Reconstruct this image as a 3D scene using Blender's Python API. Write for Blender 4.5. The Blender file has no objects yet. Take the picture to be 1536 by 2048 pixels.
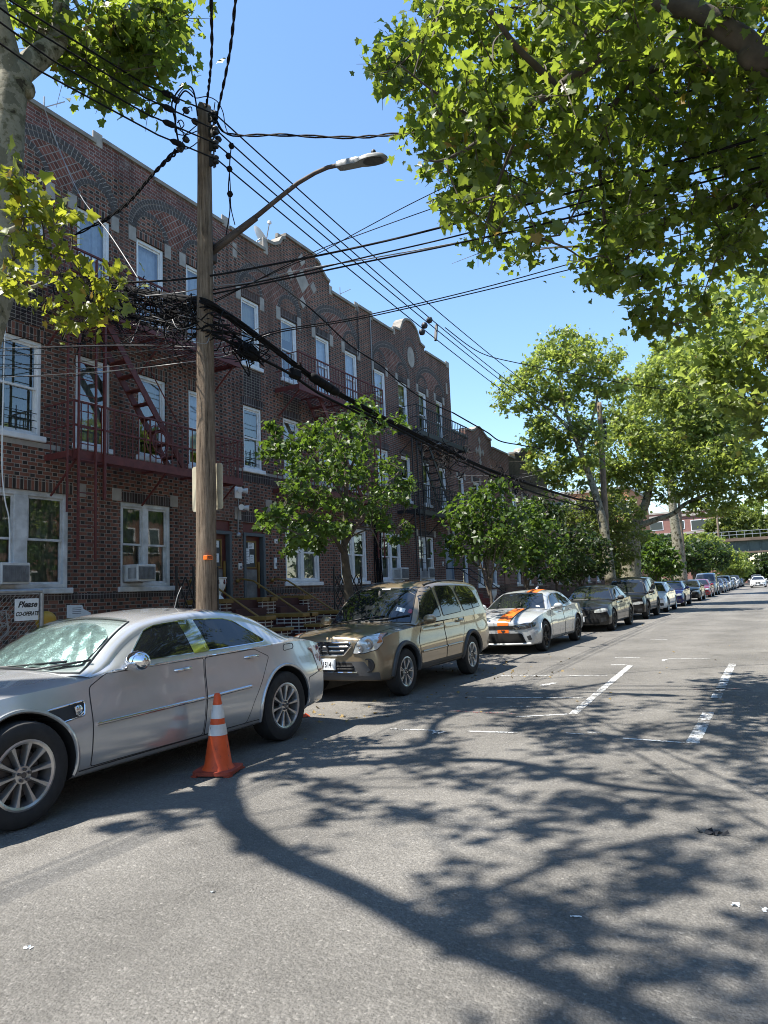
import bpy, math, random
import numpy as np
from mathutils import Vector, Matrix, noise
from mathutils.bvhtree import BVHTree
from mathutils import geometry as mgeo

SC = bpy.context.scene
COL = SC.collection
PI = math.pi
rnd = random.Random(7)

# ---------------------------------------------------------------- camera frame (survey of the place)
CF = 1420.0
CAMZ = 1.57
RM = np.array([[0.87427995618772, -0.08759858620131894, -0.477452663521661],
               [0.48379361222796297, 0.07674391056915655, 0.8718108240656185],
               [-0.03972781111284303, -0.9931952778210755, 0.10947529921447517]])
CC = np.array([0.0, 0.0, CAMZ])
SUNX, SUNY = 0.38, 0.33            # shadow shift per metre of height

def ray(px, py):
    v = np.array([px - 768.0, py - 1024.0, CF])
    return RM @ (v / np.linalg.norm(v))
def onx(px, py, x):
    r = ray(px, py); return Vector(CC + r * (x / r[0]))
def ony(px, py, y):
    r = ray(px, py); return Vector(CC + r * (y / r[1]))
def onz(px, py, z=0.0):
    r = ray(px, py); return Vector(CC + r * ((z - CAMZ) / r[2]))
def pd(px, py, d):
    return Vector(CC + ray(px, py) * d)
def project(p):
    c = RM.T @ (np.array(p, float) - CC)
    if c[2] <= 0.05: return None
    return (768 + CF * c[0] / c[2], 1024 + CF * c[1] / c[2], c[2])

# ---------------------------------------------------------------- mesh builder
class MB:
    def __init__(s): s.v = []; s.f = []; s.m = []; s.k = []
    def add(s, vs, fs, mi=0):
        o = len(s.v); s.k.append((o, len(s.f))); s.v.extend([tuple(v) for v in vs])
        for f in fs: s.f.append(tuple(o + i for i in f)); s.m.append(mi)
        return s
    def box(s, x0, x1, y0, y1, z0, z1, mi=0):
        v = [(x0,y0,z0),(x1,y0,z0),(x1,y1,z0),(x0,y1,z0),(x0,y0,z1),(x1,y0,z1),(x1,y1,z1),(x0,y1,z1)]
        return s.add(v, [(0,3,2,1),(4,5,6,7),(0,1,5,4),(1,2,6,5),(2,3,7,6),(3,0,4,7)], mi)
    def bbox(s, x0, x1, y0, y1, z0, z1, b=0.01, mi=0):
        # box with chamfered edges
        vs = []; idx = {}
        for sx in (0,1):
            for sy in (0,1):
                for sz in (0,1):
                    X = (x0,x1)[sx]; Y = (y0,y1)[sy]; Z = (z0,z1)[sz]
                    dx = b if sx == 0 else -b; dy = b if sy == 0 else -b; dz = b if sz == 0 else -b
                    idx[(sx,sy,sz)] = len(vs)
                    vs += [(X, Y+dy, Z+dz), (X+dx, Y, Z+dz), (X+dx, Y+dy, Z)]
        I = lambda a,b_,c,k: idx[(a,b_,c)] + k
        fs = []
        fs.append((I(0,0,0,0),I(0,0,1,0),I(0,1,1,0),I(0,1,0,0))); fs.append((I(1,0,0,0),I(1,1,0,0),I(1,1,1,0),I(1,0,1,0)))
        fs.append((I(0,0,0,1),I(1,0,0,1),I(1,0,1,1),I(0,0,1,1))); fs.append((I(0,1,0,1),I(0,1,1,1),I(1,1,1,1),I(1,1,0,1)))
        fs.append((I(0,0,0,2),I(0,1,0,2),I(1,1,0,2),I(1,0,0,2))); fs.append((I(0,0,1,2),I(1,0,1,2),I(1,1,1,2),I(0,1,1,2)))
        for a in (0,1):
            for c in (0,1):
                fs.append((I(a,0,c,0),I(a,0,c,2),I(a,1,c,2),I(a,1,c,0)))
                fs.append((I(0,a,c,1),I(0,a,c,2),I(1,a,c,2),I(1,a,c,1)))
                fs.append((I(a,c,0,0),I(a,c,0,1),I(a,c,1,1),I(a,c,1,0)))
        for k in idx: fs.append((idx[k], idx[k]+1, idx[k]+2))
        return s.add(vs, fs, mi)
    def tube(s, pts, r, seg=6, mi=0, cap=True):
        pts = [Vector(p) for p in pts]; n = len(pts)
        if n < 2: return s
        rr = r if isinstance(r, (list, tuple)) else [r] * n
        t0 = (pts[1] - pts[0]).normalized()
        a = t0.orthogonal().normalized(); vs = []
        for i, p in enumerate(pts):
            t = (pts[min(i+1, n-1)] - pts[max(i-1, 0)])
            if t.length < 1e-9: t = t0
            t = t.normalized()
            a = (a - t * a.dot(t))
            a = a.normalized() if a.length > 1e-6 else t.orthogonal().normalized()
            b = t.cross(a)
            for k in range(seg):
                an = 2 * PI * k / seg
                vs.append(p + (a * math.cos(an) + b * math.sin(an)) * rr[i])
        fs = []
        for i in range(n - 1):
            for k in range(seg):
                k2 = (k + 1) % seg
                fs.append((i*seg+k, i*seg+k2, (i+1)*seg+k2, (i+1)*seg+k))
        if cap:
            fs.append(tuple(reversed(range(seg)))); fs.append(tuple(range((n-1)*seg, n*seg)))
        return s.add(vs, fs, mi)
    def bar(s, p, q, w, h=None, mi=0):
        # rectangular bar from p to q
        p = Vector(p); q = Vector(q); t = (q - p).normalized()
        up = Vector((0,0,1)) if abs(t.z) < 0.95 else Vector((1,0,0))
        a = t.cross(up).normalized() * (w/2); b = a.cross(t).normalized() * ((h or w)/2)
        vs = [p-a-b, p+a-b, p+a+b, p-a+b, q-a-b, q+a-b, q+a+b, q-a+b]
        return s.add(vs, [(0,3,2,1),(4,5,6,7),(0,1,5,4),(1,2,6,5),(2,3,7,6),(3,0,4,7)], mi)
    def prism(s, poly, axis, a, b, mi=0):
        # poly in the two other axes, extruded from a to b along axis
        n = len(poly)
        def P(u, v, w):
            return {'x': (w,u,v), 'y': (u,w,v), 'z': (u,v,w)}[axis]
        vs = [P(u,v,a) for u,v in poly] + [P(u,v,b) for u,v in poly]
        fs = [tuple(range(n)), tuple(reversed(range(n, 2*n)))]
        for i in range(n): j = (i+1) % n; fs.append((i, i+n, j+n, j))
        return s.add(vs, fs, mi)
    def lathe(s, prof, seg=24, axis='z', c=(0,0,0), mi=0, close=False):
        # prof: list of (r, h)
        vs = []; c = Vector(c)
        for r, h in prof:
            for k in range(seg):
                an = 2*PI*k/seg; u = r*math.cos(an); w = r*math.sin(an)
                vs.append(c + Vector({'z': (u,w,h), 'x': (h,u,w), 'y': (u,h,w)}[axis]))
        fs = []; n = len(prof)
        for i in range(n-1):
            for k in range(seg):
                k2 = (k+1) % seg
                fs.append((i*seg+k, i*seg+k2, (i+1)*seg+k2, (i+1)*seg+k))
        if close:
            fs.append(tuple(range(seg))); fs.append(tuple(range((n-1)*seg, n*seg)))
        return s.add(vs, fs, mi)
    def ball(s, c, r, seg=12, mi=0, sz=(1,1,1)):
        prof = []
        vs = []; c = Vector(c); R = seg//2
        vs.append(c + Vector((0,0,-r*sz[2])))
        for i in range(1, R):
            ph = -PI/2 + PI*i/R
            for k in range(seg):
                an = 2*PI*k/seg
                vs.append(c + Vector((math.cos(ph)*math.cos(an)*r*sz[0], math.cos(ph)*math.sin(an)*r*sz[1], math.sin(ph)*r*sz[2])))
        vs.append(c + Vector((0,0,r*sz[2]))); fs = []
        for k in range(seg): fs.append((0, 1+(k+1)%seg, 1+k))
        for i in range(R-2):
            for k in range(seg):
                k2=(k+1)%seg; a=1+i*seg
                fs.append((a+k, a+k2, a+seg+k2, a+seg+k))
        a = 1+(R-2)*seg; t = len(vs)-1
        for k in range(seg): fs.append((a+k, a+(k+1)%seg, t))
        return s.add(vs, fs, mi)
    def build(s, name, mats, parent=None, smooth=None, world=True):
        me = bpy.data.meshes.new(name); me.from_pydata(s.v, [], s.f)
        mats = mats if isinstance(mats, (list, tuple)) else [mats]
        for m in mats: me.materials.append(m)
        if len(mats) > 1: me.polygons.foreach_set('material_index', s.m)
        if smooth:
            me.polygons.foreach_set('use_smooth', [True]*len(me.polygons))
            if smooth < 179: me.set_sharp_from_angle(angle=math.radians(smooth))
        me.update()
        o = bpy.data.objects.new(name, me); COL.objects.link(o)
        if parent is not None: attach(o, parent, world)
        return o

    def split(s, name, mats, parent=None, smooth=None, world=True):
        # every added piece becomes a part of its own
        ks = s.k + [(len(s.v), len(s.f))]; out = []
        for (v0, f0), (v1, f1) in zip(ks, ks[1:]):
            m = MB(); m.v = s.v[v0:v1]; m.f = [tuple(i-v0 for i in f) for f in s.f[f0:f1]]; m.m = s.m[f0:f1]
            out.append(m.build(name, mats, parent, smooth, world))
        return out

def attach(o, parent, world=True):
    o.parent = parent
    if world and 'w_inv' in parent.keys():
        l = parent.location; r = parent.rotation_euler.z
        o.matrix_parent_inverse = (Matrix.Translation(l) @ Matrix.Rotation(r, 4, 'Z')).inverted()

def tag(o, label=None, cat=None, group=None, kind=None):
    if label: o['label'] = label
    if cat: o['category'] = cat
    if group: o['group'] = group
    if kind: o['kind'] = kind
    return o

def thing(name, label, cat, loc=(0,0,0), group=None, rz=0.0):
    o = bpy.data.objects.new(name, None); COL.objects.link(o)
    o.location = loc; o.rotation_euler = (0,0,rz); o.empty_display_size = 0.2
    o['w_inv'] = 1
    return tag(o, label, cat, group)

def copy_thing(o, parent=None):
    c = o.copy(); COL.objects.link(c)
    if parent is not None:
        c.parent = parent; c.matrix_parent_inverse = o.matrix_parent_inverse.copy()
    for ch in list(o.children): copy_thing(ch, c)
    return c

# ---------------------------------------------------------------- materials
class NT:
    def __init__(s, name):
        s.m = bpy.data.materials.new(name); s.m.use_nodes = True
        s.t = s.m.node_tree; s.t.nodes.clear()
        s.out = s.t.nodes.new('ShaderNodeOutputMaterial')
    def n(s, typ, **kw):
        nd = s.t.nodes.new('ShaderNode' + typ)
        for k, v in kw.items():
            if k.startswith('i_'):
                nd.inputs[int(k[2:])].default_value = v
            else: setattr(nd, k, v)
        return nd
    def l(s, a, b): s.t.links.new(a, b)
    def math(s, op, a, b=None, c=None):
        nd = s.n('Math', operation=op)
        for i, x in enumerate((a, b, c)):
            if x is None: continue
            if isinstance(x, (int, float)): nd.inputs[i].default_value = x
            else: s.l(x, nd.inputs[i])
        return nd.outputs[0]
    def mix(s, fac, a, b, typ='MIX'):
        nd = s.n('Mix', data_type='RGBA', blend_type=typ)
        for sock, x in ((nd.inputs['Factor'], fac), (nd.inputs[6], a), (nd.inputs[7], b)):
            if isinstance(x, (int, float)): sock.default_value = x
            elif isinstance(x, (tuple, list)): sock.default_value = (*x[:3], 1)
            else: s.l(x, sock)
        return nd.outputs[2]
    def ramp(s, fac, stops):
        nd = s.n('ValToRGB'); cr = nd.color_ramp
        while len(cr.elements) < len(stops): cr.elements.new(0.5)
        for e, (p, c) in zip(cr.elements, stops):
            e.position = p; e.color = (c, c, c, 1) if isinstance(c, (int, float)) else (*c[:3], 1)
        s.l(fac, nd.inputs[0]); return nd.outputs[0]
    def noise(s, vec=None, scale=5, detail=4, rough=0.55, out=0):
        nd = s.n('TexNoise'); nd.inputs['Scale'].default_value = scale
        nd.inputs['Detail'].default_value = detail; nd.inputs['Roughness'].default_value = rough
        if vec is not None: s.l(vec, nd.inputs['Vector'])
        return nd.outputs[out]
    def obj(s): return s.n('TexCoord').outputs['Object']
    def bump(s, h, strength=0.3, dist=0.01):
        nd = s.n('Bump'); nd.inputs['Strength'].default_value = strength
        nd.inputs['Distance'].default_value = dist; s.l(h, nd.inputs['Height']); return nd.outputs[0]
    def bsdf(s, col, rough=0.6, metal=0.0, spec=0.5, normal=None, coat=0.0, coat_rough=0.03):
        b = s.n('BsdfPrincipled')
        for k, x in (('Base Color', col), ('Roughness', rough), ('Metallic', metal), ('Specular IOR Level', spec), ('Coat Weight', coat), ('Coat Roughness', coat_rough)):
            if isinstance(x, (int, float)): b.inputs[k].default_value = x
            elif isinstance(x, (tuple, list)): b.inputs[k].default_value = (*x[:3], 1)
            else: s.l(x, b.inputs[k])
        if normal is not None: s.l(normal, b.inputs['Normal'])
        s.l(b.outputs[0], s.out.inputs[0]); return b

def simple(name, col, rough=0.6, metal=0.0, spec=0.5, var=0.15, scale=6.0, coat=0.0, bump=0.0, bscale=None):
    t = NT(name); oc = t.obj()
    nz = t.noise(oc, scale, 5)
    f = t.ramp(nz, [(0.3, 1 - var), (0.7, 1 + var*0.6)])
    c = t.mix(1.0, col, f, 'MULTIPLY')
    nrm = t.bump(t.noise(oc, bscale or scale*8, 5), bump, 0.01) if bump else None
    t.bsdf(c, rough, metal, spec, nrm, coat)
    return t.m

def brick_mat(name, red, dark, mortar, period=0.315, split=0.667, ch=0.074, shift=0.5, mw=0.011, rot=0.0,
              darkprob=0.0, swap=False, grime=0.35, wash=0.0, jit=0.22):
    t = NT(name); sep = t.n('SeparateXYZ'); t.l(t.obj(), sep.inputs[0])
    u0 = t.math('ADD', sep.outputs[0], sep.outputs[1]); v0 = sep.outputs[2]
    if rot:
        c, s = math.cos(rot), math.sin(rot)
        u = t.math('SUBTRACT', t.math('MULTIPLY', u0, c), t.math('MULTIPLY', v0, s))
        v = t.math('ADD', t.math('MULTIPLY', u0, s), t.math('MULTIPLY', v0, c))
    elif swap: u, v = v0, u0
    else: u, v = u0, v0
    vr = t.math('DIVIDE', v, ch); row = t.math('FLOOR', vr); fv = t.math('FRACT', vr)
    us = t.math('ADD', t.math('DIVIDE', u, period), t.math('MULTIPLY', t.math('PINGPONG', row, 1.0), shift))
    cell = t.math('FLOOR', us); fr = t.math('FRACT', us)
    head = t.math('GREATER_THAN', fr, split)
    du = t.math('MULTIPLY', t.math('MINIMUM', t.math('MINIMUM', fr, t.math('SUBTRACT', 1.0, fr)), t.math('ABSOLUTE', t.math('SUBTRACT', fr, split))), period)
    dv = t.math('MULTIPLY', t.math('MINIMUM', fv, t.math('SUBTRACT', 1.0, fv)), ch)
    d = t.math('MINIMUM', du, dv)
    ms = t.n('MapRange', interpolation_type='SMOOTHSTEP'); t.l(d, ms.inputs[0])
    ms.inputs[1].default_value = mw*0.35; ms.inputs[2].default_value = mw*0.75
    mask = ms.outputs[0]
    wn = t.n('TexWhiteNoise', noise_dimensions='3D'); cv = t.n('CombineXYZ')
    t.l(t.math('ADD', t.math('MULTIPLY', cell, 2.0), head), cv.inputs[0]); t.l(row, cv.inputs[1]); t.l(cv.outputs[0], wn.inputs['Vector'])
    rv = wn.outputs['Value']
    wn2 = t.n('TexWhiteNoise', noise_dimensions='3D'); cv2 = t.n('CombineXYZ'); t.l(cv.outputs[0], wn2.inputs['Vector'])
    va = t.n('VectorMath', operation='ADD'); va.inputs[1].default_value = (17.3, 5.1, 2.0); t.l(cv.outputs[0], va.inputs[0]); t.l(va.outputs[0], wn2.inputs['Vector'])
    isd = t.math('MAXIMUM', head, t.math('LESS_THAN', wn2.outputs['Value'], darkprob))
    redv = t.mix(rv, tuple(x*(1-jit) for x in red), tuple(x*(1+jit) for x in red))
    darkv = t.mix(rv, tuple(x*0.7 for x in dark), tuple(x*1.5 for x in dark))
    bc = t.mix(isd, redv, darkv)
    nz = t.noise(t.obj(), 60, 3); bc = t.mix(0.5, bc, t.mix(1.0, bc, t.ramp(nz, [(0.3, 0.75), (0.7, 1.2)]), 'MULTIPLY'))
    mort = t.mix(t.noise(t.obj(), 9, 4), tuple(x*0.7 for x in mortar), tuple(x*1.15 for x in mortar))
    col = t.mix(mask, mort, bc)
    g = t.ramp(t.noise(t.obj(), 0.9, 6, 0.65), [(0.3, 1 - grime), (0.62, 1.08)])
    col = t.mix(1.0, col, g, 'MULTIPLY')
    mp_ = t.n('Mapping'); mp_.inputs['Scale'].default_value = (2.6,2.6,0.22); t.l(t.obj(), mp_.inputs[0])
    col = t.mix(1.0, col, t.ramp(t.noise(mp_.outputs[0], 1.0, 6, 0.65), [(0.30, 0.58), (0.50, 0.98), (0.72, 1.12)]), 'MULTIPLY')
    pv = t.math('MULTIPLY', t.ramp(t.noise(t.obj(), 0.55, 3), [(0.60, 0.0), (0.63, 1.0)]), 0.30)
    col = t.mix(pv, col, (0.17,0.10,0.075))
    if wash > 0:
        wv = t.math('MULTIPLY', t.ramp(t.noise(t.obj(), 1.6, 8, 0.72), [(0.56, 0.0), (0.68, 1.0)]), wash)
        col = t.mix(wv, col, (0.36, 0.34, 0.32))
    bh = t.math('ADD', mask, t.math('MULTIPLY', nz, 0.35))
    t.bsdf(col, 0.85, 0, 0.25, t.bump(bh, 0.6, 0.006))
    return t.m

def glass_mat(name, tint=(0.75,0.8,0.8), refl=0.18, rough=0.02):
    t = NT(name)
    tr = t.n('BsdfTransparent'); tr.inputs[0].default_value = (*tint, 1)
    gl = t.n('BsdfGlossy'); gl.inputs['Roughness'].default_value = rough; gl.inputs[0].default_value = (0.95,0.97,1,1)
    fr = t.n('Fresnel'); fr.inputs[0].default_value = 1.5
    nz = t.bump(t.noise(t.obj(), 1.3, 2), 0.03, 0.05)
    t.l(nz, gl.inputs['Normal'])
    fac = t.math('MINIMUM', t.math('ADD', t.math('MULTIPLY', fr.outputs[0], 1.3), refl), 1.0)
    mx = t.n('MixShader'); t.l(fac, mx.inputs[0]); t.l(tr.outputs[0], mx.inputs[1]); t.l(gl.outputs[0], mx.inputs[2])
    t.l(mx.outputs[0], t.out.inputs[0]); return t.m

def leaf_mat(name, dark, light, trans, yellow=0.0):
    t = NT(name); g = t.n('NewGeometry'); r = g.outputs['Random Per Island']
    c = t.mix(r, dark, light)
    if yellow:
        wn = t.n('TexWhiteNoise', noise_dimensions='1D'); t.l(t.math('MULTIPLY', r, 931.7), wn.inputs['W'])
        c = t.mix(t.math('LESS_THAN', wn.outputs['Value'], yellow), c, (0.28, 0.16, 0.03))
    pb = t.n('BsdfPrincipled'); t.l(c, pb.inputs['Base Color']); pb.inputs['Roughness'].default_value = 0.42
    pb.inputs['Specular IOR Level'].default_value = 0.45
    tl = t.n('BsdfTranslucent'); tc = t.mix(r, tuple(x*0.75 for x in trans), tuple(x*1.2 for x in trans)); t.l(tc, tl.inputs[0])
    mx = t.n('MixShader'); mx.inputs[0].default_value = 0.5
    t.l(pb.outputs[0], mx.inputs[1]); t.l(tl.outputs[0], mx.inputs[2]); t.l(mx.outputs[0], t.out.inputs[0])
    return t.m

M = {}
RED = (0.185, 0.078, 0.052); DARK = (0.046, 0.038, 0.033); MORT = (0.31, 0.27, 0.225)
M['brick'] = brick_mat('flemish_brick', RED, DARK, MORT, wash=0.0)
M['brick_top'] = brick_mat('parapet_brick', (0.16,0.062,0.050), (0.12,0.062,0.055), (0.30,0.265,0.24), wash=0.45)
M['brick_c'] = brick_mat('plum_brick', (0.145,0.060,0.043), (0.048,0.037,0.033), (0.32,0.28,0.24))
M['brick_d'] = brick_mat('row_brick', (0.18,0.072,0.054), (0.065,0.046,0.040), (0.36,0.32,0.29))
M['brick_moss'] = brick_mat('weathered_brick', (0.070,0.052,0.030), (0.045,0.038,0.024), (0.10,0.085,0.06), grime=0.5)
M['soldier'] = brick_mat('soldier_brick', RED, DARK, MORT, period=0.148, split=0.5, ch=0.215, shift=0.0)
M['soldier_dark'] = brick_mat('dark_soldier_brick', (0.055,0.036,0.034), DARK, (0.26,0.235,0.22), period=0.148, split=0.5, ch=0.215, shift=0.0)
M['stack'] = brick_mat('dark_panel_brick', DARK, (0.045,0.03,0.03), MORT, period=0.22, split=0.5, ch=0.074, shift=0.0)
M['herring'] = brick_mat('herringbone_brick', (0.185,0.070,0.050), (0.155,0.060,0.044), (0.30,0.265,0.23), period=0.30, split=0.5, ch=0.10, shift=0.5, rot=PI/4*1.1, mw=0.016)
M['voussoir'] = simple('dark_header_brick', (0.062,0.050,0.044), 0.8, var=0.4, scale=14)
M['voussoir_mortar'] = simple('arch_mortar', (0.33,0.295,0.27), 0.9, var=0.2)
M['stoop_brick'] = brick_mat('stoop_brick', (0.065,0.020,0.020), (0.055,0.02,0.02), (0.62,0.60,0.57), period=0.42, split=0.5, ch=0.082, mw=0.022, grime=0.2)
M['shaded_steps'] = simple('shaded_steps', (0.06,0.018,0.017), 0.7, var=0.3)  # red step paint with the shade between the cheek walls put into its colour
M['red_stoop'] = simple('red_painted_stoop', (0.20,0.030,0.028), 0.7, var=0.3)
M['stone'] = simple('limestone', (0.33,0.30,0.265), 0.85, var=0.25, scale=3, bump=0.2)
M['coping'] = simple('weathered_coping', (0.235,0.215,0.185), 0.9, var=0.35, scale=2.5, bump=0.3)
M['white_paint'] = simple('white_window_paint', (0.72,0.735,0.74), 0.5, var=0.14, scale=5)
M['white_old'] = simple('worn_white_paint', (0.55,0.56,0.56), 0.6, var=0.35, scale=4, bump=0.2)
M['pane'] = glass_mat('window_glass', (0.80,0.85,0.83), 0.09)
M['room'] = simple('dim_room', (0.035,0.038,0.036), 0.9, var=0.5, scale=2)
M['curtain_blue'] = simple('lavender_curtain', (0.60,0.64,0.78), 0.9, var=0.16, scale=9)
M['curtain_green'] = simple('grey_green_curtain', (0.20,0.24,0.20), 0.9, var=0.4, scale=7)
M['curtain_grey'] = simple('grey_curtain', (0.36,0.38,0.38), 0.9, var=0.35, scale=7)
M['curtain_plum'] = simple('plum_curtain', (0.10,0.02,0.05), 0.8, var=0.3, scale=7)
M['curtain_cream'] = simple('cream_blind', (0.50,0.45,0.36), 0.9, var=0.1)
M['screen'] = simple('dark_window_screen', (0.05,0.055,0.058), 0.6, var=0.3)
M['fe_red'] = simple('rust_red_iron', (0.125,0.026,0.021), 0.6, var=0.35, scale=9, bump=0.15)
M['fe_black'] = simple('black_iron', (0.018,0.018,0.020), 0.5, var=0.3, scale=9)
M['roof'] = simple('tar_roof', (0.06,0.06,0.06), 0.95)
M['yellow'] = simple('ochre_paint', (0.21,0.125,0.028), 0.6, var=0.25, scale=6)
M['door_red'] = simple('oxblood_door', (0.095,0.022,0.018), 0.45, var=0.35, scale=3)
M['door_panel'] = simple('transom_red', (0.115,0.020,0.018), 0.5, var=0.2)
M['door_worn'] = simple('scuffed_steel_plate', (0.16,0.165,0.17), 0.5, var=0.5, scale=4)
M['grey_frame'] = simple('slate_grey_frame', (0.075,0.092,0.105), 0.5, var=0.15)
M['blue_door'] = simple('blue_grey_door', (0.20,0.26,0.32), 0.5, var=0.15)
M['paper'] = simple('white_paper', (0.70,0.74,0.76), 0.8, var=0.1, scale=14)
M['paper_dark'] = simple('black_paper', (0.03,0.035,0.04), 0.8)
M['ink'] = simple('black_ink', (0.02,0.02,0.022), 0.7, var=0.05)
M['ink_grey'] = simple('grey_ink', (0.16,0.17,0.20), 0.7, var=0.05)
M['white_plastic'] = simple('white_plastic', (0.74,0.75,0.74), 0.4, var=0.06)
M['ac_grey'] = simple('air_conditioner_grille', (0.17,0.175,0.18), 0.6, var=0.3, scale=12)
M['ac_white'] = simple('air_conditioner_shell', (0.58,0.585,0.57), 0.45, var=0.2, scale=5)
M['galv'] = simple('galvanised_steel', (0.36,0.375,0.385), 0.45, 0.6, var=0.25, scale=12)
M['dish'] = simple('dish_grey', (0.60,0.60,0.59), 0.5, var=0.08)
M['rubber'] = simple('black_cable', (0.009,0.009,0.010), 0.75, spec=0.15, var=0.2)
M['cable_pale'] = simple('pale_cable', (0.26,0.255,0.25), 0.5, var=0.3, scale=3)
M['cable_grey'] = simple('grey_cable', (0.05,0.05,0.053), 0.6, spec=0.2, var=0.2)
# ================================================================ ground
def asphalt():
    t = NT('asphalt'); oc = t.obj()
    vo = t.n('TexVoronoi'); vo.inputs['Scale'].default_value = 75; t.l(oc, vo.inputs['Vector'])
    n1 = t.noise(oc, 42, 6, 0.7); n2 = t.noise(oc, 0.55, 6, 0.6); n3 = t.noise(oc, 7, 5, 0.6)
    base = t.ramp(n1, [(0.30, (0.090,0.086,0.078)), (0.5, (0.140,0.133,0.121)), (0.70, (0.205,0.196,0.178))])
    wn = t.n('TexVoronoi'); wn.inputs['Scale'].default_value = 75; t.l(oc, wn.inputs['Vector'])
    sp = t.ramp(wn.outputs['Color'], [(0.80, 0.0), (0.95, 1.0)])
    base = t.mix(t.math('MULTIPLY', sp, 0.32), base, (0.40,0.38,0.345))
    base = t.mix(1.0, base, t.ramp(n2, [(0.32, 0.76), (0.62, 1.1)]), 'MULTIPLY')
    base = t.mix(1.0, base, t.ramp(n3, [(0.3, 0.88), (0.7, 1.08)]), 'MULTIPLY')
    # worn wheel tracks and tar seams along the street
    sep = t.n('SeparateXYZ'); t.l(oc, sep.inputs[0])
    wob = t.math('ADD', sep.outputs[0], t.math('MULTIPLY', t.noise(oc, 0.35, 3), 0.35))
    tr = t.math('ABSOLUTE', t.math('SUBTRACT', t.math('FRACT', t.math('MULTIPLY', wob, 0.55)), 0.5))
    base = t.mix(1.0, base, t.ramp(tr, [(0.1, 0.93), (0.4, 1.05)]), 'MULTIPLY')
    # oil drips, old patches and hairline cracks
    st = t.ramp(t.noise(oc, 1.9, 3, 0.5), [(0.63, 1.0), (0.72, 0.74)]); base = t.mix(1.0, base, st, 'MULTIPLY')
    pm_ = t.n('Mapping'); pm_.inputs['Scale'].default_value = (0.45,0.12,1); t.l(oc, pm_.inputs[0]); pv = t.n('TexVoronoi'); pv.inputs['Scale'].default_value = 1.0; t.l(pm_.outputs[0], pv.inputs['Vector'])
    base = t.mix(1.0, base, t.ramp(pv.outputs['Color'], [(0.1, 0.90), (0.9, 1.06)]), 'MULTIPLY')
    va = t.n('VectorMath', operation='ADD'); nw = t.n('TexNoise'); nw.inputs['Scale'].default_value = 2.2; t.l(oc, nw.inputs['Vector']); sc_n = t.n('VectorMath', operation='SCALE'); sc_n.inputs['Scale'].default_value = 0.5; t.l(nw.outputs['Color'], sc_n.inputs[0]); t.l(oc, va.inputs[0]); t.l(sc_n.outputs[0], va.inputs[1])
    ck = t.n('TexVoronoi', feature='DISTANCE_TO_EDGE'); ck.inputs['Scale'].default_value = 0.34; t.l(va.outputs[0], ck.inputs['Vector'])
    base = t.mix(1.0, base, t.ramp(ck.outputs['Distance'], [(0.0, 0.82), (0.004, 1.0)]), 'MULTIPLY')
    h = t.math('ADD', t.math('MULTIPLY', vo.outputs['Distance'], -0.5), n1)
    t.bsdf(base, t.ramp(n1, [(0.3, 0.75), (0.7, 0.95)]), 0, 0.3, t.bump(h, 0.9, 0.012))
    return t.m

def paint_mat(name, col, wear=0.5):
    t = NT(name); oc = t.obj(); n = t.noise(oc, 26, 7, 0.75); n2 = t.noise(oc, 3.0, 4)
    f = t.ramp(t.math('ADD', n, t.math('MULTIPLY', n2, 0.5)), [(wear + 0.20, 0.0), (wear + 0.30, 1.0)])
    a = t.ramp(t.noise(oc, 60, 6, 0.7), [(0.3, (0.06,0.058,0.055)), (0.7, (0.18,0.175,0.165))])
    t.bsdf(t.mix(f, a, col), 0.8, 0, 0.3, t.bump(t.noise(oc, 150, 5), 0.5, 0.008)); return t.m

def concrete(name, col, slab=1.5):
    t = NT(name); oc = t.obj(); sep = t.n('SeparateXYZ'); t.l(oc, sep.inputs[0])
    c = t.mix(1.0, col, t.ramp(t.noise(oc, 1.3, 7, 0.65), [(0.3, 0.7), (0.7, 1.12)]), 'MULTIPLY')
    if slab:
        for k in (0, 1):
            d = t.math('ABSOLUTE', t.math('SUBTRACT', t.math('FRACT', t.math('DIVIDE', sep.outputs[k], slab)), 0.5))
            c = t.mix(1.0, c, t.ramp(d, [(0.006, 0.35), (0.012, 1.0)]), 'MULTIPLY')
    t.bsdf(c, 0.9, 0, 0.3, t.bump(t.noise(oc, 60, 6), 0.35, 0.01)); return t.m

M['asphalt'] = asphalt(); M['concrete'] = concrete('sidewalk_concrete', (0.27,0.26,0.24))
M['kerb'] = concrete('kerb_stone', (0.25,0.245,0.235), 0)
M['mark'] = paint_mat('worn_road_paint', (0.58,0.59,0.58), 0.52)
M['chalk'] = paint_mat('survey_paint', (0.62,0.63,0.62), 0.50)
M['redmark'] = paint_mat('faded_red_paint', (0.42,0.12,0.11), 0.60)
M['earth'] = simple('bare_earth', (0.09,0.07,0.05), 0.95, var=0.4, bump=0.4)

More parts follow.
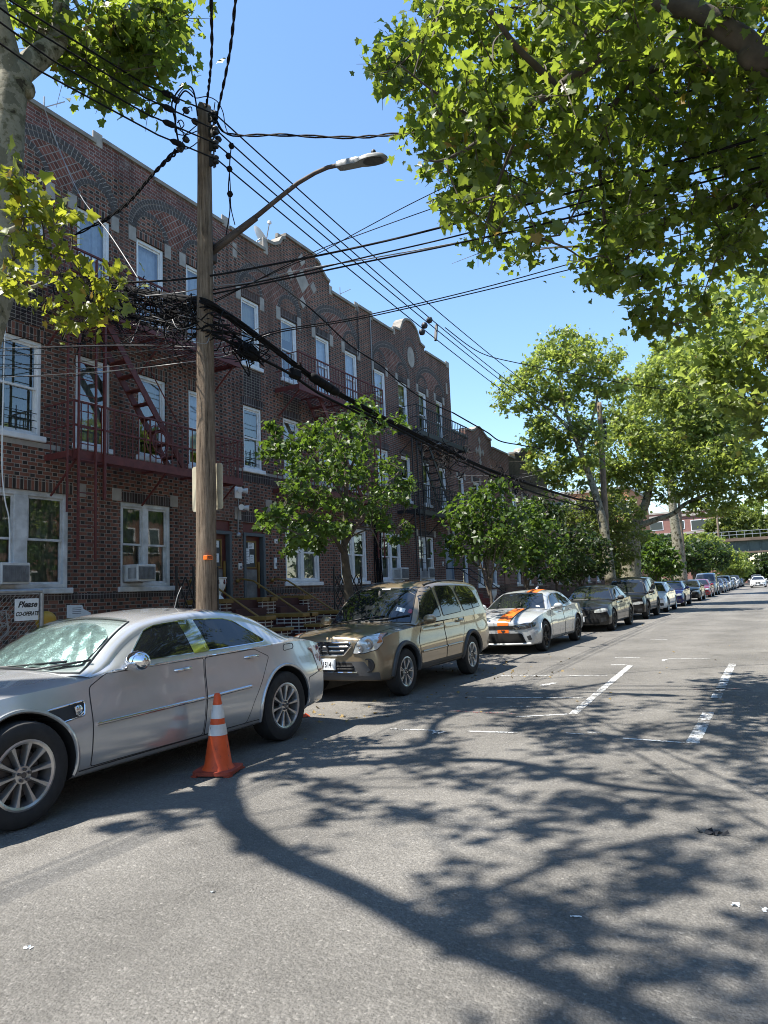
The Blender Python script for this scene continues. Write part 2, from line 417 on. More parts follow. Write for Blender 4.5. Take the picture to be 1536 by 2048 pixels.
tag(MB().add([(-900,-900,-0.06),(900,-900,-0.06),(900,1500,-0.06),(-900,1500,-0.06)], [(0,1,2,3)]).build('ground', M['earth']), kind='structure')
tag(MB().add([(-6.6,-80,0),(6.6,-80,0),(6.6,420,0),(-6.6,420,0)], [(0,1,2,3)]).build('road', M['asphalt']), kind='structure')
tag(MB().box(-6.78,-6.6,-80,420,-0.05,0.135).build('kerb', M['kerb']), kind='structure')
tag(MB().box(-9.8,-6.78,-80,420,-0.05,0.13).build('sidewalk', M['concrete']), kind='structure')
tag(MB().box(6.6,6.78,-80,420,-0.05,0.135).build('kerb', M['kerb']), kind='structure')
tag(MB().box(6.78,10.5,-80,420,-0.05,0.13).build('sidewalk', M['concrete']), kind='structure')
tag(MB().box(-12.4,-9.8,-80,420,-0.05,0.10).build('path', concrete('yard_concrete', (0.20,0.185,0.17), 2.0)), kind='structure')

def strip(mb, p, q, w, z=0.004):
    p = Vector((p[0], p[1], z)); q = Vector((q[0], q[1], z)); t = (q-p).normalized(); n = Vector((-t.y, t.x, 0)) * (w/2)
    k = max(2, int((q-p).length/0.10)); vs = []; fs = []
    for i in range(k+1):
        c = p.lerp(q, i/k); j = rnd.uniform(-1,1)*min(0.006, w*0.12); vs += [c - n*(1+j*10), c + n*(1-j*8)]
    for i in range(k): fs.append((2*i, 2*i+2, 2*i+3, 2*i+1))
    mb.add(vs, fs)
mk = MB()
strip(mk, (-2.55,14.0), (-2.30,8.72), 0.105)
for a, b in ((14.45,13.2),(13.12,12.0),(11.9,11.5),(11.42,10.95),(10.8,10.33)): strip(mk, (-0.855,a), (-0.86+(14.4-a)*0.004,b), 0.125)
for a, b in ((9.25,8.75),(8.7,7.5)): strip(mk, (-0.85,a), (-0.855,b), 0.125)
tag(mk.build('road_marking', M['mark']), kind='structure')
mk = MB()
for p, q, w in (((-2.88,8.36),(-2.36,8.70),.05),((-2.90,13.95),(-2.62,14.0),.07),((-1.50,7.53),(-0.92,7.50),.05),((-4.40,12.03),(-3.55,12.18),.05),((-3.45,12.20),(-2.64,12.35),.05),
    ((-3.93,9.65),(-3.0,9.84),.05),((-2.95,9.85),(-2.48,9.95),.05),((-3.12,7.39),(-2.58,7.48),.055),((-4.01,7.26),(-3.42,7.33),.05),((-3.46,7.31),(-3.40,7.16),.06),((-3.40,7.16),(-3.34,7.30),.06),
    ((-2.0,15.15),(-1.29,15.23),.045),((-2.0,15.15),(-2.12,14.95),.045),((-2.12,14.95),(-2.06,14.72),.045),((-3.08,15.24),(-2.59,15.29),.05),((-3.36,11.0),(-3.25,11.35),.10),((-3.08,19.83),(-2.65,19.82),.06),
    ((-3.2,9.05),(-2.95,9.12),.05),((-1.9,7.72),(-1.75,7.75),.04),((-2.1,7.62),(-1.9,7.60),.03),((-4.2,2.2),(-4.1,2.28),.03),((-1.0,3.5),(-0.95,3.52),.02)):
    strip(mk, p, q, w, 0.0045)
tag(mk.build('road_marking', M['chalk']), kind='structure')
mk = MB(); strip(mk, (-3.9,8.55), (-2.95,8.55), .07); strip(mk, (-1.2,11.1), (-0.5,11.3), .08)
tag(mk.build('road_marking', M['redmark']), kind='structure')

# ================================================================ houses
FX = -12.0
def wall(mb, x, y0, y1, z0, z1, ops, depth=0.24, mi=0, mroom=1):
    ys = sorted({y0, y1, *[o[0] for o in ops], *[o[1] for o in ops]}); zs = sorted({z0, z1, *[o[2] for o in ops], *[o[3] for o in ops]})
    ys = [v for v in ys if y0 <= v <= y1]; zs = [v for v in zs if z0 <= v <= z1]
    for i in range(len(ys)-1):
        for j in range(len(zs)-1):
            yc = (ys[i]+ys[i+1])/2; zc = (zs[j]+zs[j+1])/2
            if any(o[0] < yc < o[1] and o[2] < zc < o[3] for o in ops): continue
            mb.add([(x,ys[i],zs[j]),(x,ys[i+1],zs[j]),(x,ys[i+1],zs[j+1]),(x,ys[i],zs[j+1])], [(0,1,2,3)], mi)
    for a, b, c, d in ops:
        xd = x - depth; v = [(x,a,c),(x,b,c),(x,b,d),(x,a,d),(xd,a,c),(xd,b,c),(xd,b,d),(xd,a,d)]
        mb.add(v, [(0,4,5,1),(1,5,6,2),(2,6,7,3),(3,7,4,0)], mi)
        xr = xd - 0.35; e = 0.15
        w = [(xd,a-e,c-e),(xd,b+e,c-e),(xd,b+e,d+e),(xd,a-e,d+e),(xr,a-e,c-e),(xr,b+e,c-e),(xr,b+e,d+e),(xr,a-e,d+e)]
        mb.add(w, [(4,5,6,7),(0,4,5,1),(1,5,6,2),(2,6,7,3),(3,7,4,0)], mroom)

def curtain(parent, x, a, b, c, d, m, amp=0.018, folds=None):
    mb = MB(); n = max(10, int((b-a)*36)); vs = []; fs = []; ph = rnd.random()*6; k = folds or rnd.uniform(38, 60)
    for i in range(n+1):
        y = a + (b-a)*i/n; xx = x + amp*math.sin(k*y+ph) + amp*0.5*math.sin(2.3*k*y+1)
        vs += [(xx, y, c), (xx, y, d)]
    for i in range(n): fs.append((2*i, 2*i+2, 2*i+3, 2*i+1))
    return mb.add(vs, fs).build('curtain', m, parent, 60)

def window(parent, a, b, c, d, units=1, mull=0.10, cur='curtain_grey', cfrac=1.0, guard=False, sillz=0.11, frame='white_paint', x=FX, lower_screen=True, cas=0.075, label=None, uneven=None):
    f = MB(); X0 = x - 0.13; X1 = x - 0.035
    f.bbox(X0, X1, a, a+cas, c, d, 0.006); f.bbox(X0, X1, b-cas, b, c, d, 0.006)
    f.bbox(X0, X1-0.002, a+cas, b-cas, d-cas, d, 0.006); f.bbox(X0, X1-0.002, a+cas, b-cas, c, c+cas*0.8, 0.006)
    us = []
    ia, ib = a+cas, b-cas; w = (ib-ia-mull*(units-1))/units
    if units == 2: f.bbox(X0, X1-0.001, ia+w, ia+w+mull, c+cas*0.8, d-cas, 0.008)
    for k in range(units): us.append((ia+k*(w+mull), ia+k*(w+mull)+w))
    fo = f.build('window', M[frame], parent, 30)
    if label: fo['label'] = label
    sh = MB(); pn = MB(); zm = c + (d-c)*0.5; st = 0.042
    for (p, q) in us:
        for (lo, hi, xs) in ((zm-0.02, d-cas, x-0.075), (c+cas*0.8, zm+0.02, x-0.108)):
            sh.box(xs-0.03, xs, p, p+st, lo, hi); sh.box(xs-0.03, xs, q-st, q, lo, hi)
            sh.box(xs-0.03, xs-0.001, p+st, q-st, lo, lo+st); sh.box(xs-0.03, xs-0.001, p+st, q-st, hi-st, hi)
            pn.add([(xs-0.015,p+st,lo+st),(xs-0.015,q-st,lo+st),(xs-0.015,q-st,hi-st),(xs-0.015,p+st,hi-st)], [(0,1,2,3)])
    sh.build('sash', M[frame], fo, None); pn.build('pane', M['pane'], fo)
    if sillz:
        MB().bbox(x-0.10, x+0.06, a-0.07, b+0.07, c-sillz, c, 0.012).build('sill', M['white_old' if frame == 'white_old' else 'white_paint'] if sillz < 0.2 else M['stone'], fo, 30)
    if cur: curtain(fo, x-0.20, a+0.02, b-0.02, c + (d-c)*(1-cfrac), d-0.03, M[cur])
    if guard:
        g = MB()
        for (p, q) in us:
            for z in (0.16, 0.30, 0.44): g.tube([(x-0.05,p-0.02,c+z),(x-0.05,q+0.02,c+z)], 0.008, 5)
            for k in (0.4, 0.62): g.tube([(x-0.045,p+(q-p)*k,c+0.05),(x-0.045,p+(q-p)*k,c+0.52)], 0.010, 5)
        g.build('window_guard', M['fe_black'], fo)
    return fo

def ac_unit(y, z, x=FX, w=0.56, h=0.40, d=0.34, label='', group='window air conditioners'):
    t = thing('air_conditioner', label, 'air conditioner', (x, y, z), group)
    MB().bbox(x-0.12, x+d, y-w/2, y+w/2, z, z+h, 0.012).build('case', M['ac_white'], t, 30)
    g = MB(); g.box(x+d, x+d+0.012, y-w/2+0.03, y+w/2-0.03, z+0.04, z+h-0.05)
    n = 12
    for k in range(n):
        yy = y-w/2+0.04 + (w-0.09)*k/n; g.box(x+d+0.012, x+d+0.02, yy, yy+0.012, z+0.05, z+h-0.06)
    for k in range(7):
        xx = x + 0.06 + k*0.035; g.box(xx, xx+0.014, y-w/2-0.006, y-w/2, z+0.06, z+h-0.07)
    g.build('grille', M['ac_grey'], t)
    return t

def soldier(parent, a, b, c, d, m='soldier', x=FX, name='soldier_course', pr=0.008):
    return MB().box(x-0.02, x+pr, a, b, c, d).build(name, M[m], parent)
def blocks(parent, lst, x=FX, pr=0.014):
    mb = MB()
    for a, b, c, d in lst: mb.bbox(x-0.03, x+pr, a, b, c, d, 0.006)
    return mb.split('stone_block', M['stone'], parent, 30)

def arch_ring(mb, yc, zc, a, b, th, x, t0=0.0, t1=PI, mi_m=1, mi_b=0, pr=0.012):
    n = max(8, int((PI*(a+b)/2)*(t1-t0)/PI/0.082))
    vs = []; fs = []; N = n*2
    for i in range(N+1):
        t = t0 + (t1-t0)*i/N
        for r in (0, th): vs.append((x+pr*0.6, yc+math.cos(t)*(a+r), zc+math.sin(t)*(b+r)))
    for i in range(N): fs.append((2*i, 2*i+1, 2*i+3, 2*i+2))
    mb.add(vs, fs, mi_m)
    for i in range(n):
        ta = t0 + (t1-t0)*(i+0.09)/n; tb = t0 + (t1-t0)*(i+0.91)/n; e = th*0.05
        q = []
        for X in (x-0.01, x+pr):
            for (t, r) in ((ta,e),(tb,e),(tb,th-e),(ta,th-e)): q.append((X, yc+math.cos(t)*(a+r), zc+math.sin(t)*(b+r)))
        mb.add(q, [(4,5,6,7),(0,4,7,3),(1,2,6,5),(3,7,6,2),(0,1,5,4)], mi_b)

def half_disc(yc, zc, a, b, n=24): return [(yc+math.cos(PI*i/n)*a, zc+math.sin(PI*i/n)*b) for i in range(n+1)]

def pair_arch(parent, ya, yb, w1, w2, zs=9.93, b=0.80, x=FX, brick='brick'):
    yc = (ya+yb)/2; a = (yb-ya)/2
    MB().prism(half_disc(yc, zs, a, b), 'x', x-0.02, x+0.005).build('herringbone_panel', M['herring'], parent)
    s = MB()
    for w in (w1, w2):
        c = (w[0]+w[1])/2; r = (w[1]-w[0])/2+0.02
        s.prism(half_disc(c, zs, r, r*0.95, 16), 'x', x-0.02, x+0.010)
    s.split('arch_infill', M[brick], parent)
    g = MB(); arch_ring(g, yc, zs, a, b, 0.125, x); arch_ring(g, yc, zs, a+0.135, b+0.135, 0.11, x)
    for w in (w1, w2):
        c = (w[0]+w[1])/2; r = (w[1]-w[0])/2+0.02; arch_ring(g, c, zs, r, r*0.95, 0.12, x, pr=0.018)
    g.build('brick_arch', [M['voussoir'], M['voussoir_mortar']], parent)

def coping(parent, pts, x=FX, w=0.40, h=0.09):
    mb = MB()
    for p, q in zip(pts, pts[1:]):
        if abs(p[0]-q[0]) < 1e-4 and abs(p[1]-q[1]) < 1e-4: continue
        mb.bar((x-0.15, p[0], p[1]+h/2), (x-0.15, q[0], q[1]+h/2), w, h)
    return mb.build('coping', M['coping'], parent)

def shell(parent, y0, y1, zt, ops, m, depth=11.0, name='wall', zpar=None, mtop=None):
    mb = MB(); zp = zpar or zt
    wall(mb, FX, y0, y1, 0.1, zp, ops)
    if zp < zt: mb.add([(FX,y0,zp),(FX,y1,zp),(FX,y1,zt),(FX,y0,zt)], [(0,1,2,3)], 2)
    B = FX - depth
    mb.add([(FX,y0,0.1),(B,y0,0.1),(B,y0,zt),(FX,y0,zt)], [(0,3,2,1)]); mb.add([(FX,y1,0.1),(B,y1,0.1),(B,y1,zt),(FX,y1,zt)], [(0,1,2,3)])
    mb.add([(B,y0,0.1),(B,y1,0.1),(B,y1,zt),(B,y0,zt)], [(0,1,2,3)])
    for (a, b, c, d) in ((FX-0.3, FX, y0, y1), (B, B+0.3, y0, y1)):
        mb.add([(a,c,zt),(b,c,zt),(b,d,zt),(a,d,zt)], [(0,1,2,3)])
    for xx in (FX-0.3, B+0.3): mb.add([(xx,y0,zt-0.7),(xx,y1,zt-0.7),(xx,y1,zt),(xx,y0,zt)], [(0,1,2,3)])
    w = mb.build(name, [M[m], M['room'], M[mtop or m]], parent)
    MB().box(B+0.3, FX-0.3, y0+0.01, y1-0.01, zt-0.8, zt-0.7).build('roof', M['roof'], parent)
    return w

def gable(parent, poly, m, x=FX, cop=True, th=0.3):
    g = MB().prism(poly, 'x', x-th, x).build('gable', M[m], parent)
    if cop: coping(parent, poly[1:-1])
    return g

# ---- house A (nearest, behind the utility pole)
hA = thing('brick_rowhouse', 'nearest three-storey brick rowhouse with red fire escape, behind the utility pole', 'house', (FX, 10.5, 0.1), 'attached brick rowhouses')
y0, y1 = 6.9, 13.95
A3 = [(7.45,8.50),(9.25,10.08),(10.80,11.62),(12.34,13.10)]; A2 = [(7.25,8.50),(9.24,10.10),(10.84,11.66),(12.38,13.14)]
opsA = [(a,b,7.80,9.72) for a,b in A3] + [(a,b,4.72,6.56) for a,b in A2] + [(7.15,9.12,1.86,3.68),(10.36,11.78,1.86,3.66),(12.93,13.82,1.48,3.47)]
shell(hA, y0, y1, 11.33, opsA, 'brick', zpar=10.86, mtop='brick_top')
for k, (a, b) in enumerate(A3): window(hA, a, b, 7.80, 9.72, cur='curtain_blue' if k else 'curtain_grey', cfrac=(0.45,1.0,1.0,0.62)[k])
for k, (a, b) in enumerate(A2): window(hA, a, b, 4.72, 6.56, cur=('curtain_green','curtain_grey','curtain_cream','curtain_blue')[k], cfrac=(1,1,.55,.8)[k], guard=(k == 0))
window(hA, 7.15, 9.12, 1.86, 3.68, 2, 0.27, 'curtain_green', frame='white_old', cas=0.10)
window(hA, 10.36, 11.78, 1.86, 3.66, 2, 0.15, 'curtain_green', guard=False, frame='white_old', cas=0.09)
pair_arch(hA, 7.45, 10.08, A3[0], A3[1]); pair_arch(hA, 10.80, 13.10, A3[2], A3[3])
for a, b in A3: soldier(hA, a, b, 9.72, 9.92)
for a, b in A2: soldier(hA, a-0.06, b+0.06, 6.56, 6.80)
soldier(hA, 7.0, 9.2, 3.68, 3.91); soldier(hA, 10.40, 11.74, 3.66, 3.88, 'soldier_dark'); soldier(hA, y0, 12.6, 1.63, 1.75, 'soldier_dark')
blocks(hA, [(a-0.23, a-0.02, 9.58, 9.92) for a, b in A3] + [(b+0.02, b+0.22, 9.58, 9.92) for a, b in A3] + [(9.30,9.50,3.66,3.92),(10.14,10.38,3.66,3.92),(11.76,12.0,3.66,3.92)])
MB().box(FX-0.02, FX+0.009, 7.35, 8.5, 6.85, 7.62).build('brick_panel', M['stack'], hA)
soldier(hA, y0, 8.9, 4.50, 4.60, 'stone', name='stone_band')
coping(hA, [(y0,11.33),(9.68,11.33)]); coping(hA, [(9.85,11.46),(11.3,11.46)]); coping(hA, [(11.3,11.33),(13.7,11.33)])
MB().box(FX-0.3, FX, 9.85, 11.3, 11.33, 11.46).build('raised_parapet', M['brick_top'], hA)
blocks(hA, [(9.62,9.86,11.30,11.62),(13.66,13.95,11.30,11.60)])

# ---- house B
hB = thing('brick_rowhouse', 'three-storey brick rowhouse with stone diamond in its stepped gable', 'house', (FX, 17.6, 0.1), 'attached brick rowhouses')
y0, y1 = 13.95, 21.42
B3 = [(14.38,15.15),(16.13,16.92),(17.92,18.70),(19.64,20.42)]
opsB = [(a,b,7.78,9.62) for a,b in B3] + [(a,b,4.92,6.62) for a,b in B3] + [(16.08,17.80,1.90,3.62),(18.95,20.62,1.90,3.62),(14.28,15.16,1.48,3.47)]
shell(hB, y0, y1, 11.31, opsB, 'brick')
for k, (a, b) in enumerate(B3):
    window(hB, a, b, 7.78, 9.62, cur=('curtain_cream','curtain_grey','curtain_blue','curtain_blue')[k], cfrac=(0.35,0.3,1,1)[k])
    window(hB, a, b, 4.92, 6.62, cur=('curtain_green','curtain_cream','curtain_grey','curtain_grey')[k], guard=(k == 0))
window(hB, 16.08, 17.80, 1.90, 3.62, 2, 0.16, 'curtain_grey', cas=0.10); window(hB, 18.95, 20.62, 1.90, 3.62, 2, 0.16, 'curtain_green', cas=0.10)
pair_arch(hB, 14.38, 16.92, B3[0], B3[1], 9.86, 0.78); pair_arch(hB, 17.92, 20.42, B3[2], B3[3], 9.86, 0.78)
for a, b in B3: soldier(hB, a, b, 9.62, 9.85, 'soldier_dark'); soldier(hB, a-0.06, b+0.06, 6.62, 6.84, 'soldier_dark')
for a, b in B3[:2]: MB().box(FX-0.02, FX+0.007, a+0.02, b-0.02, 6.86, 7.66).build('brick_panel', M['stack'], hB)
soldier(hB, 14.0, y1-0.05, 4.56, 4.80, 'soldier_dark'); soldier(hB, 14.0, y1-0.05, 4.80, 4.87, 'stone', name='stone_band', pr=0.02)
soldier(hB, 16.1, 17.8, 3.62, 3.84, 'soldier_dark'); soldier(hB, 18.97, 20.6, 3.62, 3.84, 'soldier_dark'); soldier(hB, 15.2, y1-0.05, 1.60, 1.76, 'soldier_dark')
soldier(hB, 14.02, 15.4, 3.49, 3.74, 'soldier_dark')
blocks(hB, [(a-0.22,a-0.02,9.48,9.86) for a,b in B3] + [(b+0.02,b+0.21,9.48,9.86) for a,b in B3] + [(15.24,15.5,3.5,4.15),(13.97,14.22,3.52,3.85),(15.85,16.08,3.62,3.9),(17.8,18.0,3.62,3.9),(20.62,20.85,3.62,3.9),(14.06,14.22,10.6,11.0)])
gp = [(15.55,11.31),(15.55,11.62),(15.85,11.66),(16.10,11.80),(16.25,12.02),(16.42,12.08),(16.42,12.20),(18.05,12.20),(18.05,12.08),(18.22,12.02),(18.38,11.82),(18.62,11.66),(18.80,11.62),(18.80,11.31)]
gable(hB, gp, 'brick')
coping(hB, [(13.95,11.31),(15.45,11.31)]); coping(hB, [(18.9,11.31),(20.4,11.31)]); coping(hB, [(20.6,11.43),(y1,11.43)])
MB().box(FX-0.3, FX, 20.6, y1, 11.31, 11.43).build('raised_parapet', M['brick'], hB)
blocks(hB, [(15.38,15.58,11.25,11.72),(18.78,18.96,11.25,11.55),(20.40,20.62,11.25,11.56)])
dm = MB(); dc = (17.25, 11.10)
dm.prism([(dc[0]-0.78,dc[1]),(dc[0],dc[1]-0.88),(dc[0]+0.78,dc[1]),(dc[0],dc[1]+0.88)], 'x', FX-0.02, FX+0.006); dm.build('herringbone_panel', M['herring'], hB)
dm = MB()
for cx, cz, r in ((dc[0],dc[1],0.34),(dc[0]-0.6,dc[1],0.17),(dc[0]+0.6,dc[1],0.17),(dc[0],dc[1]-0.68,0.18),(dc[0],dc[1]+0.68,0.18)):
    dm.prism([(cx-r,cz),(cx,cz-r*1.15),(cx+r,cz),(cx,cz+r*1.15)], 'x', FX-0.02, FX+0.02)
dm.split('stone_diamond', M['stone'], hB)
MB().tube([(FX+0.03,21.40,11.45),(FX+0.03,21.40,9.0),(FX+0.03,21.42,7.3)], 0.022, 6).build('conduit', M['cable_pale'], hB)
MB().tube([(FX+0.03,20.5,11.4),(FX+0.03,20.52,9.9),(FX+0.03,20.45,9.6)], 0.015, 5).build('conduit', M['fe_black'], hB)

# ---- house C
hC = thing('brick_rowhouse', 'three-storey brick rowhouse with rounded gable, stone oval and black fire escape', 'house', (FX, 24.9, 0.1), 'attached brick rowhouses')
y0, y1 = 21.42, 28.46
C3 = [(21.60,22.42),(23.42,24.20),(25.20,25.92),(26.86,27.54)]
opsC = [(a,b,7.62,9.50) for a,b in C3] + [(a,b,4.90,6.60) for a,b in C3] + [(21.62,23.12,1.90,3.60),(24.60,25.98,1.90,3.60),(27.05,27.95,1.50,3.62)]
shell(hC, y0, y1, 11.30, opsC, 'brick_c')
for k, (a, b) in enumerate(C3):
    window(hC, a, b, 7.62, 9.50, cur=('curtain_blue','curtain_cream','curtain_blue','curtain_grey')[k], cfrac=(1,.45,.4,1)[k]); window(hC, a, b, 4.90, 6.60, cur=('curtain_grey','curtain_cream','curtain_green','curtain_grey')[k], cfrac=(1,.35,.6,.8)[k])
window(hC, 21.62, 23.12, 1.90, 3.60, 2, 0.15, 'curtain_green', cas=0.10); window(hC, 24.60, 25.98, 1.90, 3.60, 2, 0.14, 'curtain_grey', cas=0.09)
pair_arch(hC, 21.60, 24.20, C3[0], C3[1], 9.78, 0.76, brick='brick_c'); pair_arch(hC, 25.20, 27.54, C3[2], C3[3], 9.74, 0.74, brick='brick_c')
for a, b in C3: soldier(hC, a, b, 9.50, 9.72, 'soldier_dark'); soldier(hC, a-0.06, b+0.06, 6.60, 6.82, 'soldier_dark')
soldier(hC, 24.55, 26.02, 3.60, 3.82, 'soldier_dark'); soldier(hC, y0, 26.9, 1.60, 1.76, 'soldier_dark')
blocks(hC, [(a-0.20,a-0.02,9.40,9.74) for a,b in C3] + [(b+0.02,b+0.20,9.40,9.74) for a,b in C3] + [(24.36,24.58,3.6,3.86),(26.0,26.2,3.6,3.86),(27.4,27.62,3.74,4.15),(28.0,28.14,10.0,10.5)])
dome = [(23.30,11.30),(23.30,11.48),(23.72,11.52),(23.80,11.66)] + [(24.62-math.cos(t)*0.76, 11.66+math.sin(t)*0.52) for t in [PI*i/14 for i in range(1,14)]] + [(25.44,11.66),(25.52,11.52),(25.94,11.46),(25.94,11.30)]
gable(hC, dome, 'brick_c')
coping(hC, [(21.55,11.30),(23.2,11.30)]); coping(hC, [(26.0,11.30),(28.1,11.30)]); blocks(hC, [(21.44,21.62,11.25,11.58),(28.1,28.46,11.25,11.52),(23.16,23.34,11.25,11.56)])
ov = MB(); ov.prism([(24.62+math.cos(t)*0.30, 10.72+math.sin(t)*0.42) for t in [2*PI*i/28 for i in range(28)]], 'x', FX-0.02, FX+0.02); ov.build('stone_oval', M['stone'], hC)
dl = MB(); arch_ring(dl, 24.62, 10.65, 0.55, 0.75, 0.12, FX); dl.build('brick_arch', [M['voussoir'], M['voussoir_mortar']], hC)
d = MB(); d.box(FX-0.12, FX-0.08, 27.10, 27.90, 1.5, 3.15); do = d.build('door', M['blue_door'], hC); MB().box(FX-0.08, FX-0.06, 27.22, 27.38, 2.35, 2.6).build('door_window', M['ink'], do)
f = MB(); f.box(FX-0.14, FX-0.02, 27.05, 27.11, 1.5, 3.62); f.box(FX-0.14, FX-0.02, 27.89, 27.95, 1.5, 3.62); f.box(FX-0.14, FX-0.021, 27.11, 27.89, 3.15, 3.22); f.box(FX-0.14, FX-0.021, 27.11, 27.89, 3.56, 3.62); f.build('door_frame', M['blue_door'], do)

# ---- lower houses further along
def lowhouse(y0, y1, zt, label, wins, poly, m='brick_d', gm=None, uz=(4.95,6.45), bz=(1.6,3.1), frame='white_paint', extra=True):
    h = thing('brick_rowhouse', label, 'house', (FX, (y0+y1)/2, 0.1), 'attached brick rowhouses')
    ops = [(a,b,uz[0],uz[1]) for a,b in wins] + ([(a,b,bz[0],bz[1]) for a,b in wins[:-1]] if extra else [])
    shell(h, y0, y1, zt, ops, m, zpar=uz[1]+0.35 if gm else None, mtop=gm)
    for a, b in wins: window(h, a, b, uz[0], uz[1], cur=rnd.choice(('curtain_grey','curtain_cream','curtain_blue','curtain_green')), cfrac=rnd.choice((1,.4,.6,.5)), cas=0.08)
    if extra:
        for a, b in wins[:-1]: window(h, a, b, bz[0], bz[1], cur='curtain_grey', cas=0.08)
    if extra:
        a, b = wins[-1]; d = MB().box(FX-0.02, FX+0.03, a, b, 1.3, 3.2).build('door', M['door_red'], h); MB().box(FX+0.03, FX+0.045, a+0.12, b-0.12, 2.2, 3.05).build('door_window', M['screen'], d)
    blocks(h, [(a-0.20,a-0.02,uz[1]-0.1,uz[1]+0.22) for a,b in wins] + [(b+0.02,b+0.2,uz[1]-0.1,uz[1]+0.22) for a,b in wins])
    for a, b in wins: soldier(h, a, b, uz[1], uz[1]+0.2, 'soldier_dark')
    if poly: gable(h, poly, gm or m)
    coping(h, [(y0+0.05,zt),((poly[0][0]-0.05) if poly else y1-0.05,zt)])
    if poly: coping(h, [(poly[-1][0]+0.05,zt),(y1-0.05,zt)])
    return h
gd = [(30.05,8.42),(30.05,8.78),(30.7,8.80),(31.1,8.92),(31.45,9.10),(31.75,9.16),(32.05,9.10),(32.4,8.95),(32.8,8.82),(33.35,8.80),(33.35,8.42)]
hD = lowhouse(28.46, 35.9, 8.42, 'two-storey brick rowhouse with stepped gable and pale diamond, beside the three-storey row', [(28.86,29.52),(30.62,31.42),(32.50,33.22),(34.20,34.92)], gd)
dm = MB()
for cx, cz, r in ((31.7,8.0,0.24),(31.7,8.52,0.15),(31.7,7.48,0.15),(31.28,8.0,0.13),(32.12,8.0,0.13)): dm.prism([(cx-r,cz),(cx,cz-r*1.3),(cx+r,cz),(cx,cz+r*1.3)], 'x', FX-0.02, FX+0.02)
dm.split('stone_diamond', M['stone'], hD)
dm = MB()
for a, b in ((29.3,30.5),(30.8,31.2),(32.2,32.6),(33.0,33.9),(34.4,35.4)): dm.box(FX-0.02, FX+0.006, a, b, 7.25, 7.85)
dm.split('herringbone_panel', M['herring'], hD)
ge = [(37.0,8.40),(37.0,8.72),(37.6,8.74),(37.9,8.9)] + [(38.75-math.cos(t)*0.8, 8.9+math.sin(t)*0.28) for t in [PI*i/10 for i in range(1,10)]] + [(39.6,8.9),(39.9,8.74),(40.3,8.70),(40.3,8.40)]
hE = lowhouse(35.9, 43.0, 8.40, 'two-storey rowhouse with mossy brown parapet and rounded gable', [(36.12,36.90),(37.95,38.72),(39.8,40.5),(41.3,42.0)], ge, 'brick_d', 'brick_moss')
hF = lowhouse(43.0, 51.0, 7.2, 'low brick rowhouse with white porch roof beyond the mossy gable', [(43.8,44.7),(46.2,47.1),(48.6,49.5)], None)
MB().box(FX, FX+1.9, 43.6, 50.5, 3.9, 4.12).build('porch_roof', M['white_old'], hF); MB().box(FX, FX+1.6, 43.4, 50.7, 6.3, 6.55).build('cornice', M['white_old'], hF)
hG = lowhouse(51.0, 63.0, 7.0, 'low brick rowhouse half hidden behind the big plane trees', [(52,53),(55,56),(58,59),(60.5,61.5)], None)
# near neighbour just outside the frame
hZ = lowhouse(-0.2, 6.9, 11.3, 'three-storey brick rowhouse next to the nearest one with the red fire escape', [(0.8,1.7),(2.4,3.3),(4.0,4.9),(5.5,6.3)], None, 'brick', None, (7.8,9.7), (1.86,3.6), extra=False)

# ---- doors of A and B
def front_door(h, a, b, papers, label):
    d = MB().box(FX-0.16, FX-0.11, a+0.09, b-0.09, 1.48, 3.12).build('door', M['door_red'], h); d['label'] = label
    MB().box(FX-0.11, FX-0.103, a+0.10, b-0.22, 1.52, 2.25).build('kick_plate', M['door_worn'], d)
    f = MB(); w0, w1, z0, z1 = a+0.13, b-0.25, 2.28, 3.0
    for q in ((w0,w0+0.04,z0,z1),(w1-0.04,w1,z0,z1),(w0+0.04,w1-0.04,z0,z0+0.04),(w0+0.04,w1-0.04,z1-0.04,z1)): f.box(FX-0.11, FX-0.085, *q)
    f.build('door_window_frame', M['yellow'], d)
    MB().box(FX-0.11, FX-0.104, w0+0.04, w1-0.04, z0+0.04, z1-0.04).build('door_window', M['screen'], d)
    if papers:
        for k, (y, z, w, hh, m) in enumerate(((0.0,0.49,0.12,0.14,'paper_dark'),(0.13,0.45,0.24,0.18,'paper'),(0.0,0.26,0.18,0.2,'paper'),(0.01,0.06,0.18,0.19,'paper'),(0.21,0.08,0.15,0.22,'paper'))):
            s = MB().box(FX-0.104, FX-0.099, w0+0.05+y, w0+0.05+y+w, z0+0.06+z, z0+0.06+z+hh).build('paper_notice', M[m], d)
            if m == 'paper':
                i = MB()
                for q in range(4): i.box(FX-0.099, FX-0.0975, w0+0.07+y, w0+0.03+y+w*rnd.uniform(0.6,0.95), z0+0.09+z+q*hh*0.21, z0+0.10+z+q*hh*0.21)
                i.build('lettering', M['ink_grey'], s)
    MB().box(FX-0.10, FX-0.06, b-0.20, b-0.15, 1.75, 2.45).build('door_handle', M['yellow'], d)
    fr = MB(); fr.box(FX-0.17, FX+0.03, a, a+0.085, 1.48, 3.2); fr.box(FX-0.17, FX+0.03, b-0.085, b, 1.2, 3.2); fr.box(FX-0.17, FX+0.029, a+0.085, b-0.085, 3.12, 3.2)
    fr.build('door_frame', M['grey_frame'], d)
    MB().box(FX-0.17, FX-0.05, a, b, 3.2, 3.47).build('transom', M['door_panel'], h)
front_door(hA, 12.93, 13.82, True, 'oxblood door half hidden by the pole'); front_door(hB, 14.28, 15.16, True, 'oxblood door with papers taped in its window')

